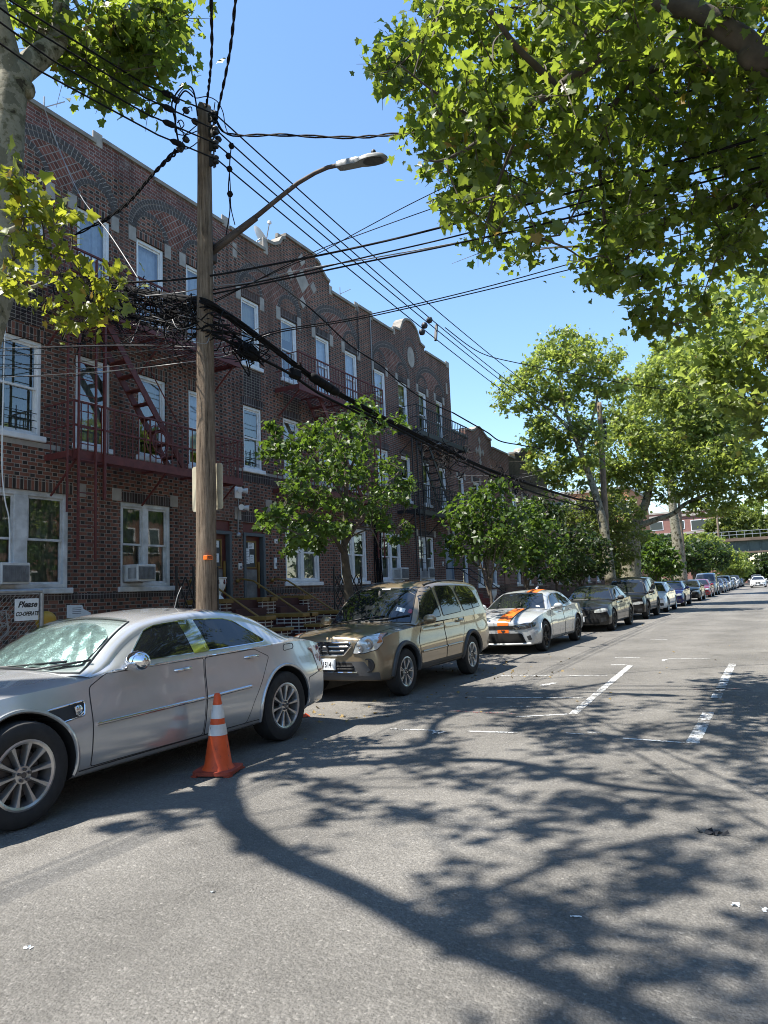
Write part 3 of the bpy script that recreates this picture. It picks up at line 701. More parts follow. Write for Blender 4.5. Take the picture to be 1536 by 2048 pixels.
# ---- stoops
def stoop(y0, y1, label, rails=(0,1)):
    t = thing('brick_stoop', label, 'stoop', (FX+1, (y0+y1)/2, 0.1), 'brick front stoops')
    b = MB()
    for y in (y0, y1):
        b.box(FX+0.01, FX+1.14, y-0.13, y+0.13, 0.1, 1.42); b.box(FX+1.15, FX+2.3, y-0.14, y+0.14, 0.1, 1.03); b.box(FX+2.31, FX+2.75, y-0.16, y+0.16, 0.1, 0.80)
    b.split('cheek_wall', M['stoop_brick'], t)
    c = MB()
    for y in (y0, y1):
        c.bbox(FX+0.012, FX+1.18, y-0.17, y+0.17, 1.42, 1.52, 0.01); c.bbox(FX+1.19, FX+2.36, y-0.18, y+0.18, 1.03, 1.12, 0.01); c.bbox(FX+2.37, FX+2.82, y-0.2, y+0.2, 0.80, 0.87, 0.01)
    c.split('cap', M['yellow'], t, 30)
    s = MB(); s.box(FX+0.011, FX+1.0, y0+0.13, y1-0.13, 0.1, 1.47)
    for k in range(6): s.box(FX+1.0+k*0.27, FX+1.27+k*0.27, y0+0.14, y1-0.14, 0.1, 1.27-k*0.2)
    s.build('steps', M['shaded_steps'], t)
    for y in [(y0+0.02, y1-0.02)[k] for k in rails]:
        r = MB(); r.tube([(FX+0.05,y,1.95),(FX+0.16,y,2.0),(FX+0.55,y,1.93),(FX+2.15,y,1.02),(FX+2.2,y,0.9),(FX+2.2,y,0.7)], 0.024, 8); r.ball((FX+0.05,y,1.96), 0.06, 8)
        r.build('handrail', M['yellow'], t, 60)
    return t
stoop(13.98, 15.42, 'brick stoop with white mortar and ochre caps below the door with taped papers')
stoop(12.35, 13.72, 'brick stoop with ochre caps behind the utility pole', (0,))

def lattice_gate(p, q, z0, z1, label):
    t = thing('lattice_gate', label, 'gate', p, 'black folding lattice gates')
    P = Vector((p[0],p[1],0)); Q = Vector((q[0],q[1],0)); L = (Q-P).length; n = max(3, round(L/0.26)); m = MB(); po = MB()
    H = z1-z0
    def at(u, z): v = P.lerp(Q, u); return Vector((v.x, v.y, z))
    rows = max(2, round(H/0.42))
    for r in range(rows):
        za = z0+H*r/rows; zb = z0+H*(r+1)/rows
        for k in range(n):
            m.bar(at(k/n, za), at((k+1)/n, zb), 0.028, 0.016); m.bar(at((k+1)/n, za)+Vector((0.012,0,0)), at(k/n, zb)+Vector((0.014,0,0)), 0.028, 0.016)
    for k in (0, n//2, n): po.bar(at(k/n, z0-0.15), at(k/n, z1+0.22), 0.035)
    m.build('lattice', M['fe_black'], t); po.split('post', M['fe_black'], t)
    return t
lattice_gate((-10.2,15.75,0), (-10.2,17.15,0), 0.95, 2.02, 'black lattice gate on the low wall beside the door with taped papers')
lattice_gate((-10.6,10.55,0), (-10.6,11.75,0), 1.0, 2.0, 'black lattice gate left of the utility pole')
yw = thing('yard_wall', 'low brick yard wall with ochre cap behind the tan SUV', 'wall', (-10.1,17.5,0.1), 'low front yard walls')
MB().box(-10.3,-10.1,15.75,21.3,0.1,0.72).build('wall', M['stoop_brick'], yw); MB().bbox(-10.34,-10.06,15.72,21.3,0.72,0.83,0.01).build('cap', M['yellow'], yw)
yw = thing('yard_wall', 'low brick yard wall behind the silver sedan', 'wall', (-10.1,10,0.1), 'low front yard walls')
MB().box(-10.7,-10.5,7.3,12.0,0.1,0.85).build('wall', M['brick'], yw)

# ---- chain-link fence with sign, ball, notice
def text_mesh(s, size, loc, rot, name, m, parent=None, ext=0.002, bold=0.0, shear=0.0, sx=1.0, align='CENTER'):
    cu = bpy.data.curves.new(name, 'FONT'); cu.body = s; cu.size = size; cu.extrude = ext; cu.offset = bold; cu.shear = shear
    cu.align_x = align; cu.align_y = 'CENTER'; cu.resolution_u = 3
    tmp = bpy.data.objects.new(name + '_tmp', cu); COL.objects.link(tmp)
    dg = bpy.context.evaluated_depsgraph_get(); me = bpy.data.meshes.new_from_object(tmp.evaluated_get(dg))
    bpy.data.objects.remove(tmp); bpy.data.curves.remove(cu)
    me.materials.clear(); me.materials.append(m); me.name = name
    mt = Matrix.Translation(loc) @ rot @ Matrix.Diagonal((sx,1,1,1)); me.transform(mt)
    o = bpy.data.objects.new(name, me); COL.objects.link(o)
    if parent is not None: attach(o, parent)
    return o
ROT_X = Matrix(((0,0,1,0),(1,0,0,0),(0,1,0,0),(0,0,0,1)))       # text reading along +y, facing +x
ROT_Y = Matrix(((1,0,0,0),(0,0,-1,0),(0,1,0,0),(0,0,0,1)))      # text reading along +x, facing -y

fx = -10.0
ft = thing('chain_link_fence', 'galvanised chain-link fence with coiled wire at the left edge', 'fence', (fx,6.4,0.1))
m = MB()
for k in range(-30, 26):
    y = 4.8 + k*0.075
    for s in (1,-1):
        pts = []
        a = Vector((fx+0.004*s, y, 0.5)); b = Vector((fx+0.004*s, y+s*1.22, 1.72))
        if s < 0: a.y += 1.22*0; 
        # clip to the panel
        ta, tb = 0.0, 1.0
        d = b-a
        for lim, sg in ((4.6,1),(7.1,-1)):
            if d.y*sg > 0: ta = max(ta, (lim-a.y)/d.y)
            else: tb = min(tb, (lim-a.y)/d.y)
        if tb-ta > 0.03: m.tube([a+d*ta, a+d*tb], 0.0035, 4, cap=False)
m.build('wire_mesh', M['galv'], ft)
r = MB(); r.tube([(fx,4.6,1.77),(fx,7.12,1.77)], 0.034, 8); r.tube([(fx,4.6,0.5),(fx,7.12,0.5)], 0.025, 8); r.split('rail', M['galv'], ft, 60)
MB().tube([(fx,7.12,0.1),(fx,7.12,1.74)], 0.032, 8).build('post', M['galv'], ft, 60)
cw = MB()
for k in range(5):
    c0 = Vector((fx+0.05, 6.35+0.10*math.sin(k*2.1), 1.42-0.05*k)); R = 0.10+0.03*(k%3)
    cw.tube([c0 + Vector((0.01*math.sin(3*a), math.cos(a)*R, math.sin(a)*R*0.8)) for a in [2*PI*i/16*(0.95) for i in range(17)]], 0.009, 5)
cw.tube([(fx+0.05,6.2,1.45),(fx+0.06,6.5,1.5),(fx+0.05,6.55,1.2),(fx+0.05,6.4,1.05)], 0.012, 5)
cw.build('coiled_wire', M['cable_pale'], ft, 60)
sg = thing('fence_sign', 'small white sign reading PLEASE CO-OPERATE wired to the chain-link fence', 'sign', (fx+0.03,6.86,1.5))
SM = Matrix.Rotation(math.radians(-3), 4, 'X')
bd = MB().bbox(fx+0.022,fx+0.034,6.66,7.05,1.33,1.66,0.004).build('sign_board', M['paper'], sg)
text_mesh('Please', 0.125, Vector((fx+0.0355,6.86,1.57)), ROT_X, 'lettering', M['ink'], sg, 0.001, 0.004, 0.35)
text_mesh('CO-OPERATE', 0.085, Vector((fx+0.0355,6.855,1.43)), ROT_X, 'lettering', M['ink'], sg, 0.001, 0.003, 0.35, 0.72)
nt = thing('wall_notice', 'torn white paper notice on the brick under the nearest window', 'notice', (FX+0.02,9.3,1.38))
MB().prism([(9.08,1.28),(9.62,1.27),(9.62,1.36),(9.45,1.44),(9.42,1.52),(9.08,1.53)], 'x', FX+0.004, FX+0.012).build('paper_sheet', M['paper'], nt)
g = MB()
for k in range(4): g.box(FX+0.012, FX+0.0135, 9.2, 9.40, 1.46-k*0.035, 1.472-k*0.035)
g.build('lettering', M['ink_grey'], nt)
by = tag(MB().ball((fx-0.25, 7.38, 1.30), 0.155, 20).build('yellow_ball', simple('yellow_ball', (0.42,0.25,0.02), 0.5, var=0.2), None, 179), 'dull yellow ball on top of the post beside the chain-link fence', 'ball')
bpst = tag(MB().bbox(fx-0.40, fx-0.10, 7.25, 7.5, 0.1, 1.15, 0.02).build('brick_pier', M['brick']), 'short brick pier under the yellow ball', 'pier')

# ---- air conditioners
ac_unit(7.80, 1.93, w=0.54, h=0.38, label='dented air conditioner in the nearest ground floor window, above the chain-link fence')
ac_unit(10.76, 1.96, w=0.50, h=0.36, label='air conditioner in the double window just left of the utility pole')
ac_unit(22.70, 1.93, w=0.58, h=0.42, label='white air conditioner in the window above the tan SUV roof')
ac_unit(24.95, 1.95, w=0.52, h=0.42, label='white air conditioner in the double window beside the blue-grey door')

# ---- security lights, boxes
def flood(y, z, label, n=2, plate=True):
    t = thing('security_light', label, 'light', (FX,y,z), 'white security lights')
    if plate: MB().bbox(FX, FX+0.03, y-0.13, y+0.13, z-0.15, z+0.15, 0.008).build('back_plate', M['white_plastic'], t)
    for k in range(n):
        s = -1 if k == 0 else 1
        b = MB(); c = Vector((FX+0.12, y+0.08*s, z+0.05)); dv = Vector((0.7,0.5*s,-0.1)).normalized()
        b.tube([c-dv*0.10, c-dv*0.04, c+dv*0.02, c+dv*0.11], [0.025,0.045,0.055,0.075], 10); b.tube([(FX+0.02,y,z), tuple(c-dv*0.08)], 0.018, 6)
        b.build('lamp_head', M['white_plastic'], t, 50)
    return t
flood(14.10, 4.22, 'white security light with camera above the brick pier between the oxblood doors', 2); flood(14.14, 3.78, 'lower pair of white security lights between the oxblood doors', 2, False)
flood(28.02, 3.82, 'white security light above the blue-grey door', 1)
for (y, z, w, h, mm, lab) in ((14.12,2.32,0.12,0.16,'ac_white','small grey utility box on the brick pier between the oxblood doors'),(15.58,2.42,0.09,0.30,'paper','white intercom plate right of the door with taped papers'),(12.62,2.35,0.09,0.34,'paper','white intercom plate left of the utility pole'),(15.62,3.02,0.10,0.12,'white_plastic','small white box above the intercom plate'),(26.72,2.55,0.10,0.18,'ac_white','small box beside the blue-grey door')):
    t = thing('wall_box', lab, 'wall box', (FX,y,z)); MB().bbox(FX, FX+0.05, y-w/2, y+w/2, z-h/2, z+h/2, 0.006).build('case', M[mm], t); MB().box(FX+0.05, FX+0.054, y-w*0.3, y+w*0.3, z-h*0.3, z+h*0.05).build('face_plate', M['ink_grey'], t)
MB_c = thing('wall_conduit', 'pale conduit running down the brick pier from the security lights', 'conduit', (FX+0.02,14.10,3.3))
MB().tube([(FX+0.025,14.10,4.05),(FX+0.025,14.06,3.2)], 0.014, 6).build('pipe', M['cable_pale'], MB_c); MB().ball((FX+0.04,14.06,3.12), 0.07, 10).build('junction_box', M['galv'], MB_c)
# cables bunched down the facade at the B/C party wall
cd = MB()
for k in range(9):
    y = 21.05 + k*0.055; cd.tube([(FX+0.05+0.02*math.sin(k), y+0.05*math.sin(k*1.7+j*0.9), 4.4-j*0.4) for j in range(9)], 0.018+0.006*(k%2), 5)
tag(cd.build('facade_cables', M['rubber']), 'thick bunch of black cables hanging down the wall behind the small street tree', 'cables')
# urns
def urn(x, y, z, label, h=0.5, deco=True):
    t = thing('planter_urn', label, 'urn', (x,y,z), 'white planter urns')
    MB().lathe([(0.0,0),(0.11,0),(0.10,0.03),(0.05,0.08),(0.05,0.12),(0.10,0.18),(0.15,0.28),(0.17,0.38),(0.165,0.46),(0.19,0.48),(0.19,h),(0.16,h),(0.15,h-0.05),(0,h-0.06)], 24, 'z', (x,y,z)).build('bowl', M['white_plastic'], t, 40)
    if deco:
        d = MB()
        for k in range(7):
            a = k*0.9; c = Vector((x+math.cos(a)*0.172, y+math.sin(a)*0.172, z+0.38))
            d.ball(c, 0.04, 8, 0, (0.5,0.9,1.0)); d.ball(c+Vector((0,0,0.05)), 0.022, 6)
        d.build('painted_flower', M['door_panel'], t, 179)
    return t
p = onx(438, 1192, -11.5); urn(p.x, p.y, 1.52, 'white urn with painted red flowers on the stoop behind the utility pole')
urn(-9.9, 26.7, 0.92, 'plain white urn on the red stoop behind the grey car with the orange stripe', 0.5, False)

# ---- fire escapes
def fire_escape(name_label, m, x1, levels, stair=None, ladder=None, supports=(), braces=True, depth=0.86, grp='iron fire escapes'):
    t = thing('fire_escape', name_label, 'fire escape', (FX, levels[0][0], levels[0][2]), grp)
    mat = M[m]; xo = FX + depth
    for (a, b, z, rh, bars) in levels:
        p = MB(); p.box(xo-0.04, xo, a, b, z-0.14, z+0.03); p.box(FX+0.02, xo-0.03, a, a+0.03, z-0.10, z+0.02); p.box(FX+0.02, xo-0.03, b-0.03, b, z-0.10, z+0.02)
        n = 9
        for k in range(n): xx = FX+0.06+(depth-0.12)*k/(n-1); p.box(xx-0.02, xx+0.02, a+0.03, b-0.03, z-0.012, z)
        for k in range(5): yy = a+0.1+(b-a-0.2)*k/4; p.box(FX+0.02, xo-0.03, yy-0.015, yy+0.015, z-0.06, z-0.014)
        p.build('platform', mat, t)
        r = MB()
        for zz in (rh, rh*0.52):
            r.bar((xo-0.015,a,z+zz),(xo-0.015,b,z+zz),0.04,0.035)
            for yy in (a+0.012, b-0.012): r.bar((FX+0.02,yy,z+zz),(xo-0.03,yy,z+zz),0.022,0.022)
        nb = int((b-a)/bars)
        for k in range(nb+1): yy = a+0.012+(b-a-0.024)*k/nb; r.tube([(xo-0.015,yy,z),(xo-0.015,yy,z+rh)], 0.013 if k%6 else 0.02, 5, cap=False)
        for k in range(1,5): xx = FX+0.02+(depth-0.05)*k/5; r.tube([(xx,a+0.012,z),(xx,a+0.012,z+rh)], 0.009, 5, cap=False); r.tube([(xx,b-0.012,z),(xx,b-0.012,z+rh)], 0.009, 5, cap=False)
        r.build('railing', mat, t)
        if braces:
            br = MB()
            for k in range(3):
                yy = a+0.15+(b-a-0.3)*k/2; br.bar((FX+0.01,yy,z-0.75),(xo-0.1,yy,z-0.1),0.03,0.03)
            br.split('bracket', mat, t)
    for st in (stair or []):
        s = MB(); p, q, w, n = st; P = Vector(p); Q = Vector(q)
        for dx in (0, w): s.bar(P+Vector((dx,0,0)), Q+Vector((dx,0,0)), 0.03, 0.14)
        for k in range(1, n): c = P.lerp(Q, k/n); s.box(c.x, c.x+w, c.y-0.09, c.y+0.09, c.z-0.012, c.z+0.012)
        s.build('stair', mat, t)
        hr = MB(); hr.tube([P+Vector((w,0,0.75)), Q+Vector((w,0,0.75))], 0.014, 5); hr.build('stair_rail', mat, t)
    for ld in (ladder or []):
        s = MB(); (x, ya, yb, za, zb) = ld
        s.bar((x,ya,za),(x,ya,zb),0.035); s.bar((x,yb,za),(x,yb,zb),0.035)
        n = int(abs(zb-za)/0.30)
        for k in range(1, n): zz = za+(zb-za)*k/n; s.tube([(x,ya,zz),(x,yb,zz)], 0.011, 5)
        s.build('ladder', mat, t)
    if supports:
        s = MB()
        for (x, y, za, zb, w) in supports: s.bar((x,y,za),(x,y,zb),w)
        s.split('upright', mat, t)
    return t
feA = fire_escape('rust red fire escape on the nearest house, behind the utility pole', 'fe_red', -11.15, [(8.55,13.3,4.36,0.95,0.15),(8.45,13.3,7.30,0.98,0.15)],
    stair=[((-11.75,9.35,7.25),(-11.75,11.55,4.42),0.42,11)], ladder=[(-11.10,8.62,9.00,2.35,8.2)], supports=((-11.12,9.22,3.5,7.3,0.05),(-11.12,8.40,3.2,7.3,0.03)))
ci = MB()
for cy, R in ((10.55,0.30),(10.62,0.2)): ci.tube([(-11.12,cy+math.cos(a)*R,4.84+math.sin(a)*R*1.15) for a in [2*PI*i/20 for i in range(21)]], 0.013, 5)
ci.build('rail_ornament', M['fe_red'], feA)
feB = fire_escape('rust red fire escape above the small street tree', 'fe_red', -11.15, [(15.75,20.6,7.34,0.95,0.16),(15.55,20.3,4.45,0.95,0.16)],
    stair=[((-11.75,17.0,7.3),(-11.75,19.3,4.5),0.42,11)], ladder=[(-11.10,19.8,20.2,2.6,7.2)])
feC = fire_escape('black fire escape on the house with the rounded gable', 'fe_black', -11.15, [(23.2,28.1,7.42,0.95,0.17),(22.9,28.0,4.42,0.98,0.16)],
    stair=[((-11.75,24.2,7.4),(-11.75,26.5,4.5),0.42,11)], ladder=[(-11.10,22.95,23.35,2.2,7.3)], supports=((-11.12,22.6,2.0,7.2,0.04),))

# ---- roof things
p = onx(520, 478, -12.9)
dsh = thing('satellite_dish', 'grey satellite dish on the roof edge left of the stepped gable', 'dish', (p.x,p.y,11.35))
c = p; ax = Vector((0.62, 0.52, 0.58)).normalized(); u = ax.orthogonal().normalized(); v = ax.cross(u)
dd = MB(); vs = []; fs = []; nr = 7; ns = 28
for i in range(nr+1):
    r = 0.40*i/nr
    for k in range(ns): a = 2*PI*k/ns; vs.append(c + (u*math.cos(a)+v*math.sin(a))*r + ax*(r*r*0.42))
for i in range(nr):
    for k in range(ns): k2 = (k+1)%ns; fs.append((i*ns+k, i*ns+k2, (i+1)*ns+k2, (i+1)*ns+k))
dd.add(vs, fs).build('reflector', M['dish'], dsh, 179)
MB().tube([c, c-ax*0.12, Vector((c.x-0.05,c.y+0.15,11.0))], 0.025, 8).build('mast', M['galv'], dsh, 50)
e = c + ax*0.55 + Vector((0,-0.25,0.12)); MB().tube([c-v*0.3, e], 0.018, 6).build('feed_arm', M['galv'], dsh); MB().bbox(e.x-0.05,e.x+0.05,e.y-0.05,e.y+0.05,e.z-0.04,e.z+0.05,0.01).build('feed_horn', M['dish'], dsh)
def antenna(px, py, label, h=0.6):
    p = onx(px, py, -12.35); t = thing('roof_antenna', label, 'antenna', (p.x,p.y,11.4)); MB().tube([(p.x,p.y,11.2),(p.x,p.y,p.z+h*0.4)], 0.018, 5).build('mast', M['galv'], t)
    MB().tube([(p.x,p.y,p.z),(p.x+0.25,p.y+0.3,p.z+0.22)], 0.012, 5).build('arm', M['galv'], t)
antenna(680, 588, 'thin antenna on the parapet right of the stepped gable')
antenna(88, 215, 'thin leaning rod on the parapet of the nearest house')

# ---- yard fence and red stoop of the lower houses
fc = thing('iron_fence', 'black iron fence along the front yards behind the small trees', 'fence', (-9.9,32,0.1))
b = MB()
for k in range(130):
    y = 27.6+k*0.135
    b.tube([(-9.9,y,0.1),(-9.9,y,1.62)], 0.011, 4, cap=False)
b.build('pickets', M['fe_black'], fc); r = MB(); r.bar((-9.9,27.6,1.5),(-9.9,45.1,1.5),0.03); r.bar((-9.9,27.6,0.3),(-9.9,45.1,0.3),0.03); r.build('rail', M['fe_black'], fc)
fe2 = thing('iron_fence', 'black iron fence further along the street, past the mossy house', 'fence', (-9.9,52,0.1))
b = MB()
for k in range(110): y = 45.5+k*0.15; b.tube([(-9.9,y,0.1),(-9.9,y,1.6)], 0.011, 4, cap=False)
b.build('pickets', M['fe_black'], fe2)
rs = thing('brick_stoop', 'red painted stoop with black rails below the blue-grey door', 'stoop', (-11,27.5,0.1), 'brick front stoops')
s = MB(); s.box(FX+0.01, FX+0.9, 26.9, 28.1, 0.1, 1.5)
for k in range(6): s.box(FX+0.9+k*0.27, FX+1.17+k*0.27, 26.92, 28.08, 0.1, 1.28-k*0.2)
s.build('steps', M['red_stoop'], rs)
s = MB()
for y in (26.8, 28.2): s.box(FX+0.01, FX+1.1, y-0.1, y+0.1, 0.1, 1.0); s.box(FX+1.1, FX+2.5, y-0.1, y+0.1, 0.1, 0.88)
s.split('cheek_wall', M['red_stoop'], rs)
for y in (26.95, 28.05):
    r = MB(); r.tube([(FX+0.05,y,2.35),(FX+0.6,y,2.35),(FX+2.4,y,1.1),(FX+2.45,y,0.3)], 0.02, 6)
    r.build('handrail', M['fe_black'], rs, 60)

# ---- houses across the street (they show in the window reflections)
def across(y0, y1, zt, label, m):
    h = thing('brick_rowhouse', label, 'house', (13.0,(y0+y1)/2,0.1), 'houses across the street')
    MB().box(13.0, 22, y0, y1-0.02, 0.0, zt).build('wall', M[m], h); MB().box(12.85, 22.1, y0-0.02, y1-0.04, zt, zt+0.25).build('cornice', M['stone'], h)
    n = max(2, int((y1-y0)/2.0))
    for k in range(n):
        for z in ((1.7,4.6,7.5) if zt > 9 else (1.7,4.6)):
            y = y0 + (y1-y0)*(k+0.5)/n
            f = MB(); f.box(12.94, 12.999, y-0.5, y+0.5, z, z+1.8); fo = f.build('window', M['white_paint'], h); MB().box(12.92, 12.939, y-0.42, y+0.42, z+0.08, z+1.72).build('pane', M['carglass'], fo)
t_ = NT('dark_glass'); t_.bsdf((0.012,0.014,0.016), 0.03, 0, 0.8); M['carglass'] = t_.m
for k, (a, b, zt, m_, lab) in enumerate(((-14,-4,7.2,'brick_d','low brick house across the street, behind the camera'),(-4,4,10.6,'brick','three-storey brick house across the street beside the camera'),(4,13,7.4,'brick_c','low plum brick house across the street, first ahead of the camera'),(13,23,10.8,'brick_d','three-storey brick house across the street, second ahead'),(23,36,7.3,'brick','low brick house across the street, third ahead'))): across(a, b, zt, lab, m_)
# ---- far buildings and elevated railway
def far_block(x0, x1, y0, y1, z1, label, m, wins, parap=True):
    h = thing('apartment_block', label, 'building', ((x0+x1)/2,(y0+y1)/2,0), 'far brick buildings')
    w = MB(); w.box(x0, x1, y0, y1, -0.05, z1); w.build('wall', M[m], h)
    if parap: MB().box(x0-0.15, x1+0.15, y0-0.15, y1+0.15, z1, z1+0.4).build('parapet', M['stone'], h)
    for (a, b, c, d, face) in wins:
        f = MB()
        if face == 'y':
            f.box(a-0.15, b+0.15, y0-0.06, y0-0.001, c-0.15, d+0.15); fo = f.build('window', M['white_paint'], h)
            MB().box(a, b, y0-0.09, y0-0.061, c, d).build('pane', M['carglass'], fo)
        else:
            f.box(x1+0.001, x1+0.06, a-0.15, b+0.15, c-0.15, d+0.15); fo = f.build('window', M['white_paint'], h)
            MB().box(x1+0.061, x1+0.09, a, b, c, d).build('pane', M['carglass'], fo)
    return h
M['far_red'] = simple('far_red_brick', (0.23,0.115,0.095), 0.9, var=0.12, scale=1.5)
M['far_orange'] = simple('far_orange_brick', (0.36,0.17,0.085), 0.9, var=0.12, scale=1.5)
M['carglass'] = None
t_ = NT('dark_glass'); t_.bsdf((0.012,0.014,0.016), 0.03, 0, 0.8); M['carglass'] = t_.m
def wx(px, y): return ony(px, 1050, y).x
def wz(py, px, y): return ony(px, py, y).z
yy = 96.0
a = wx(1120, yy); b = wx(1262, yy)
far_block(a, b, yy, yy+16, wz(985, 1180, yy), 'orange brick block with white windows glimpsed behind the second utility pole', 'far_orange',
    [(a+(b-a)*f, a+(b-a)*f+1.3, wz(1030,1200,yy)+dz, wz(1030,1200,yy)+dz+1.5, 'y') for f in (0.08,0.30,0.52,0.74,0.88) for dz in (0,-3.2)])
MB2 = None
yy = 178.0
a = wx(1268, yy); b = wx(1484, yy); zt = wz(1022, 1400, yy)
hfar = far_block(a, b, yy, yy+20, zt, 'large red brick building beyond the elevated railway', 'far_red',
    [(wx(1383,yy), wx(1418,yy), wz(1059,1400,yy), wz(1040,1400,yy), 'y'), (wx(1345,yy), wx(1368,yy), wz(1058,1350,yy), wz(1043,1350,yy), 'y'), (wx(1300,yy), wx(1325,yy), wz(1060,1310,yy), wz(1045,1310,yy), 'y'), (wx(1440,yy), wx(1472,yy), wz(1052,1450,yy), wz(1036,1450,yy), 'y')])
for pz in (1030, 1066): z = wz(pz, 1400, yy); MB().box(a, b, yy-0.25, yy-0.001, z, z+0.5).build('stone_band', M['stone'], hfar)
# elevated railway viaduct
M['rail_green'] = simple('viaduct_green', (0.060,0.085,0.078), 0.7, var=0.35, scale=0.8)
M['rail_rust'] = simple('viaduct_rust', (0.12,0.085,0.06), 0.8, var=0.4, scale=1)
yb = 138.0
er = thing('elevated_railway', 'green steel elevated railway crossing the far end of the street', 'railway', (0,yb,0))
xa = wx(1424, yb); zt = wz(1078, 1450, yb); zb = wz(1105, 1480, yb)
MB().box(xa+1.0, 70, yb, yb+0.3, zb, zt-0.5).build('girder', M['rail_green'], er); MB().box(xa+1.0, 70, yb+8, yb+8.3, zb, zt-0.5).build('girder', M['rail_green'], er)
MB().box(xa-1.5, 70, yb-0.7, yb+9, zt-0.5, zt).build('deck', M['rail_rust'], er); MB().box(xa+1.0, 70, yb-0.25, yb-0.001, zb-0.15, zb+0.15).build('flange', M['rail_rust'], er)
s = MB()
for k in range(40): s.box(xa+1.5+k*1.9, xa+1.62+k*1.9, yb-0.2, yb-0.002, zb+0.15, zt-0.5)
s.split('stiffener', M['rail_green'], er)
s = MB()
for k in range(60): s.bar((xa-1+k*1.2, yb-0.6, zt), (xa-1+k*1.2, yb-0.6, zt+1.2), 0.07)
s.bar((xa-1.5,yb-0.6,zt+1.2),(70,yb-0.6,zt+1.2),0.09); s.bar((xa-1.5,yb-0.6,zt+0.6),(70,yb-0.6,zt+0.6),0.09); s.build('railing', M['galv'], er)
s = MB()
for x in (xa+1.6, 5.5, 18, 30, 44):
    for y in (yb+0.8, yb+7.5): s.box(x-0.3, x+0.3, y-0.3, y+0.3, -0.05, zb)
    s.box(x-0.25, x+0.25, yb+0.3, yb+8, zb-0.7, zb)
s.split('column', M['rail_green'], er)
# ================================================================ cars
def pchip(pts):
    xs = [p[0] for p in pts]; ys = [p[1] for p in pts]; n = len(xs)
    h = [xs[i+1]-xs[i] for i in range(n-1)]; dl = [(ys[i+1]-ys[i])/h[i] for i in range(n-1)]
    m = [dl[0]] + [0 if dl[i-1]*dl[i] <= 0 else 2*dl[i-1]*dl[i]/(dl[i-1]+dl[i]) for i in range(1, n-1)] + [dl[-1]]
    def f(x):
        if x <= xs[0]: return ys[0]
        if x >= xs[-1]: return ys[-1]
        i = 0
        while x > xs[i+1]: i += 1
        t = (x-xs[i])/h[i]; t2 = t*t; t3 = t2*t
        return (2*t3-3*t2+1)*ys[i] + (t3-2*t2+t)*h[i]*m[i] + (-2*t3+3*t2)*ys[i+1] + (t3-t2)*h[i]*m[i+1]
    return f

def paint(name, col, metal=0.0, rough=0.32, flake=False):
    t = NT(name); oc = t.obj()
    c = t.mix(1.0, col, t.ramp(t.noise(oc, 1.6, 6, 0.65), [(0.3, 0.93), (0.7, 1.04)]), 'MULTIPLY')
    # road dust towards the sills (dirt with its own ragged edge)
    sep = t.n('SeparateXYZ'); t.l(oc, sep.inputs[0])
    d = t.math('SUBTRACT', 0.62, t.math('ADD', sep.outputs[2], t.math('MULTIPLY', t.noise(oc, 3.5, 6, 0.7), 0.42)))
    c = t.mix(t.math('MULTIPLY', t.ramp(d, [(0.0, 0.0), (0.35, 1.0)]), 0.30 if sum(col) > 0.3 else 0.10), c, (0.17,0.155,0.135))
    r = t.math('ADD', t.math('MULTIPLY', t.ramp(t.noise(oc, 4, 6, 0.7), [(0.35, 0.0), (0.7, 1.0)]), 0.05), rough)
    t.bsdf(c, r, metal, 0.5 if sum(col) > 0.3 else 0.15, None, 0.9 if sum(col) > 0.1 else 0.6, 0.03); return t.m
M['chrome'] = simple('chrome', (0.72,0.73,0.75), 0.07, 1.0, var=0.03)
M['alloy'] = simple('alloy_wheel', (0.50,0.50,0.50), 0.28, 0.85, var=0.12, scale=9)
M['alloy_dark'] = simple('black_alloy', (0.018,0.018,0.020), 0.3, 0.3, var=0.1)
M['tyre'] = simple('tyre_rubber', (0.020,0.020,0.021), 0.85, var=0.35, scale=14)
M['void'] = simple('wheel_well', (0.008,0.008,0.008), 0.95, var=0.1)
M['gap'] = simple('panel_gap', (0.015,0.015,0.016), 0.8, var=0.05)
M['trim_black'] = simple('black_trim', (0.022,0.023,0.025), 0.55, var=0.2)
M['trim_grey'] = simple('grey_cladding', (0.055,0.057,0.060), 0.6, var=0.2)
t_ = NT('headlamp_lens'); t_.bsdf(t_.ramp(t_.noise(t_.obj(), 14, 3), [(0.3, (0.40,0.42,0.40)), (0.7, (0.74,0.76,0.73))]), 0.10, 0.25, 0.6, None, 1.0); M['lens'] = t_.m
M['lens_dark'] = simple('smoked_lens', (0.03,0.032,0.036), 0.08, 0.0, 0.7, var=0.3, scale=20, coat=1.0)
M['amber'] = simple('amber_lens', (0.50,0.16,0.05), 0.2, var=0.2, coat=1.0)
M['tail_red'] = simple('red_tail_lens', (0.28,0.012,0.012), 0.15, var=0.15, coat=1.0)
M['orange'] = simple('orange_vinyl', (0.74,0.155,0.018), 0.4, var=0.06)
M['brake'] = simple('brake_disc', (0.12,0.11,0.11), 0.5, 0.6, var=0.2)

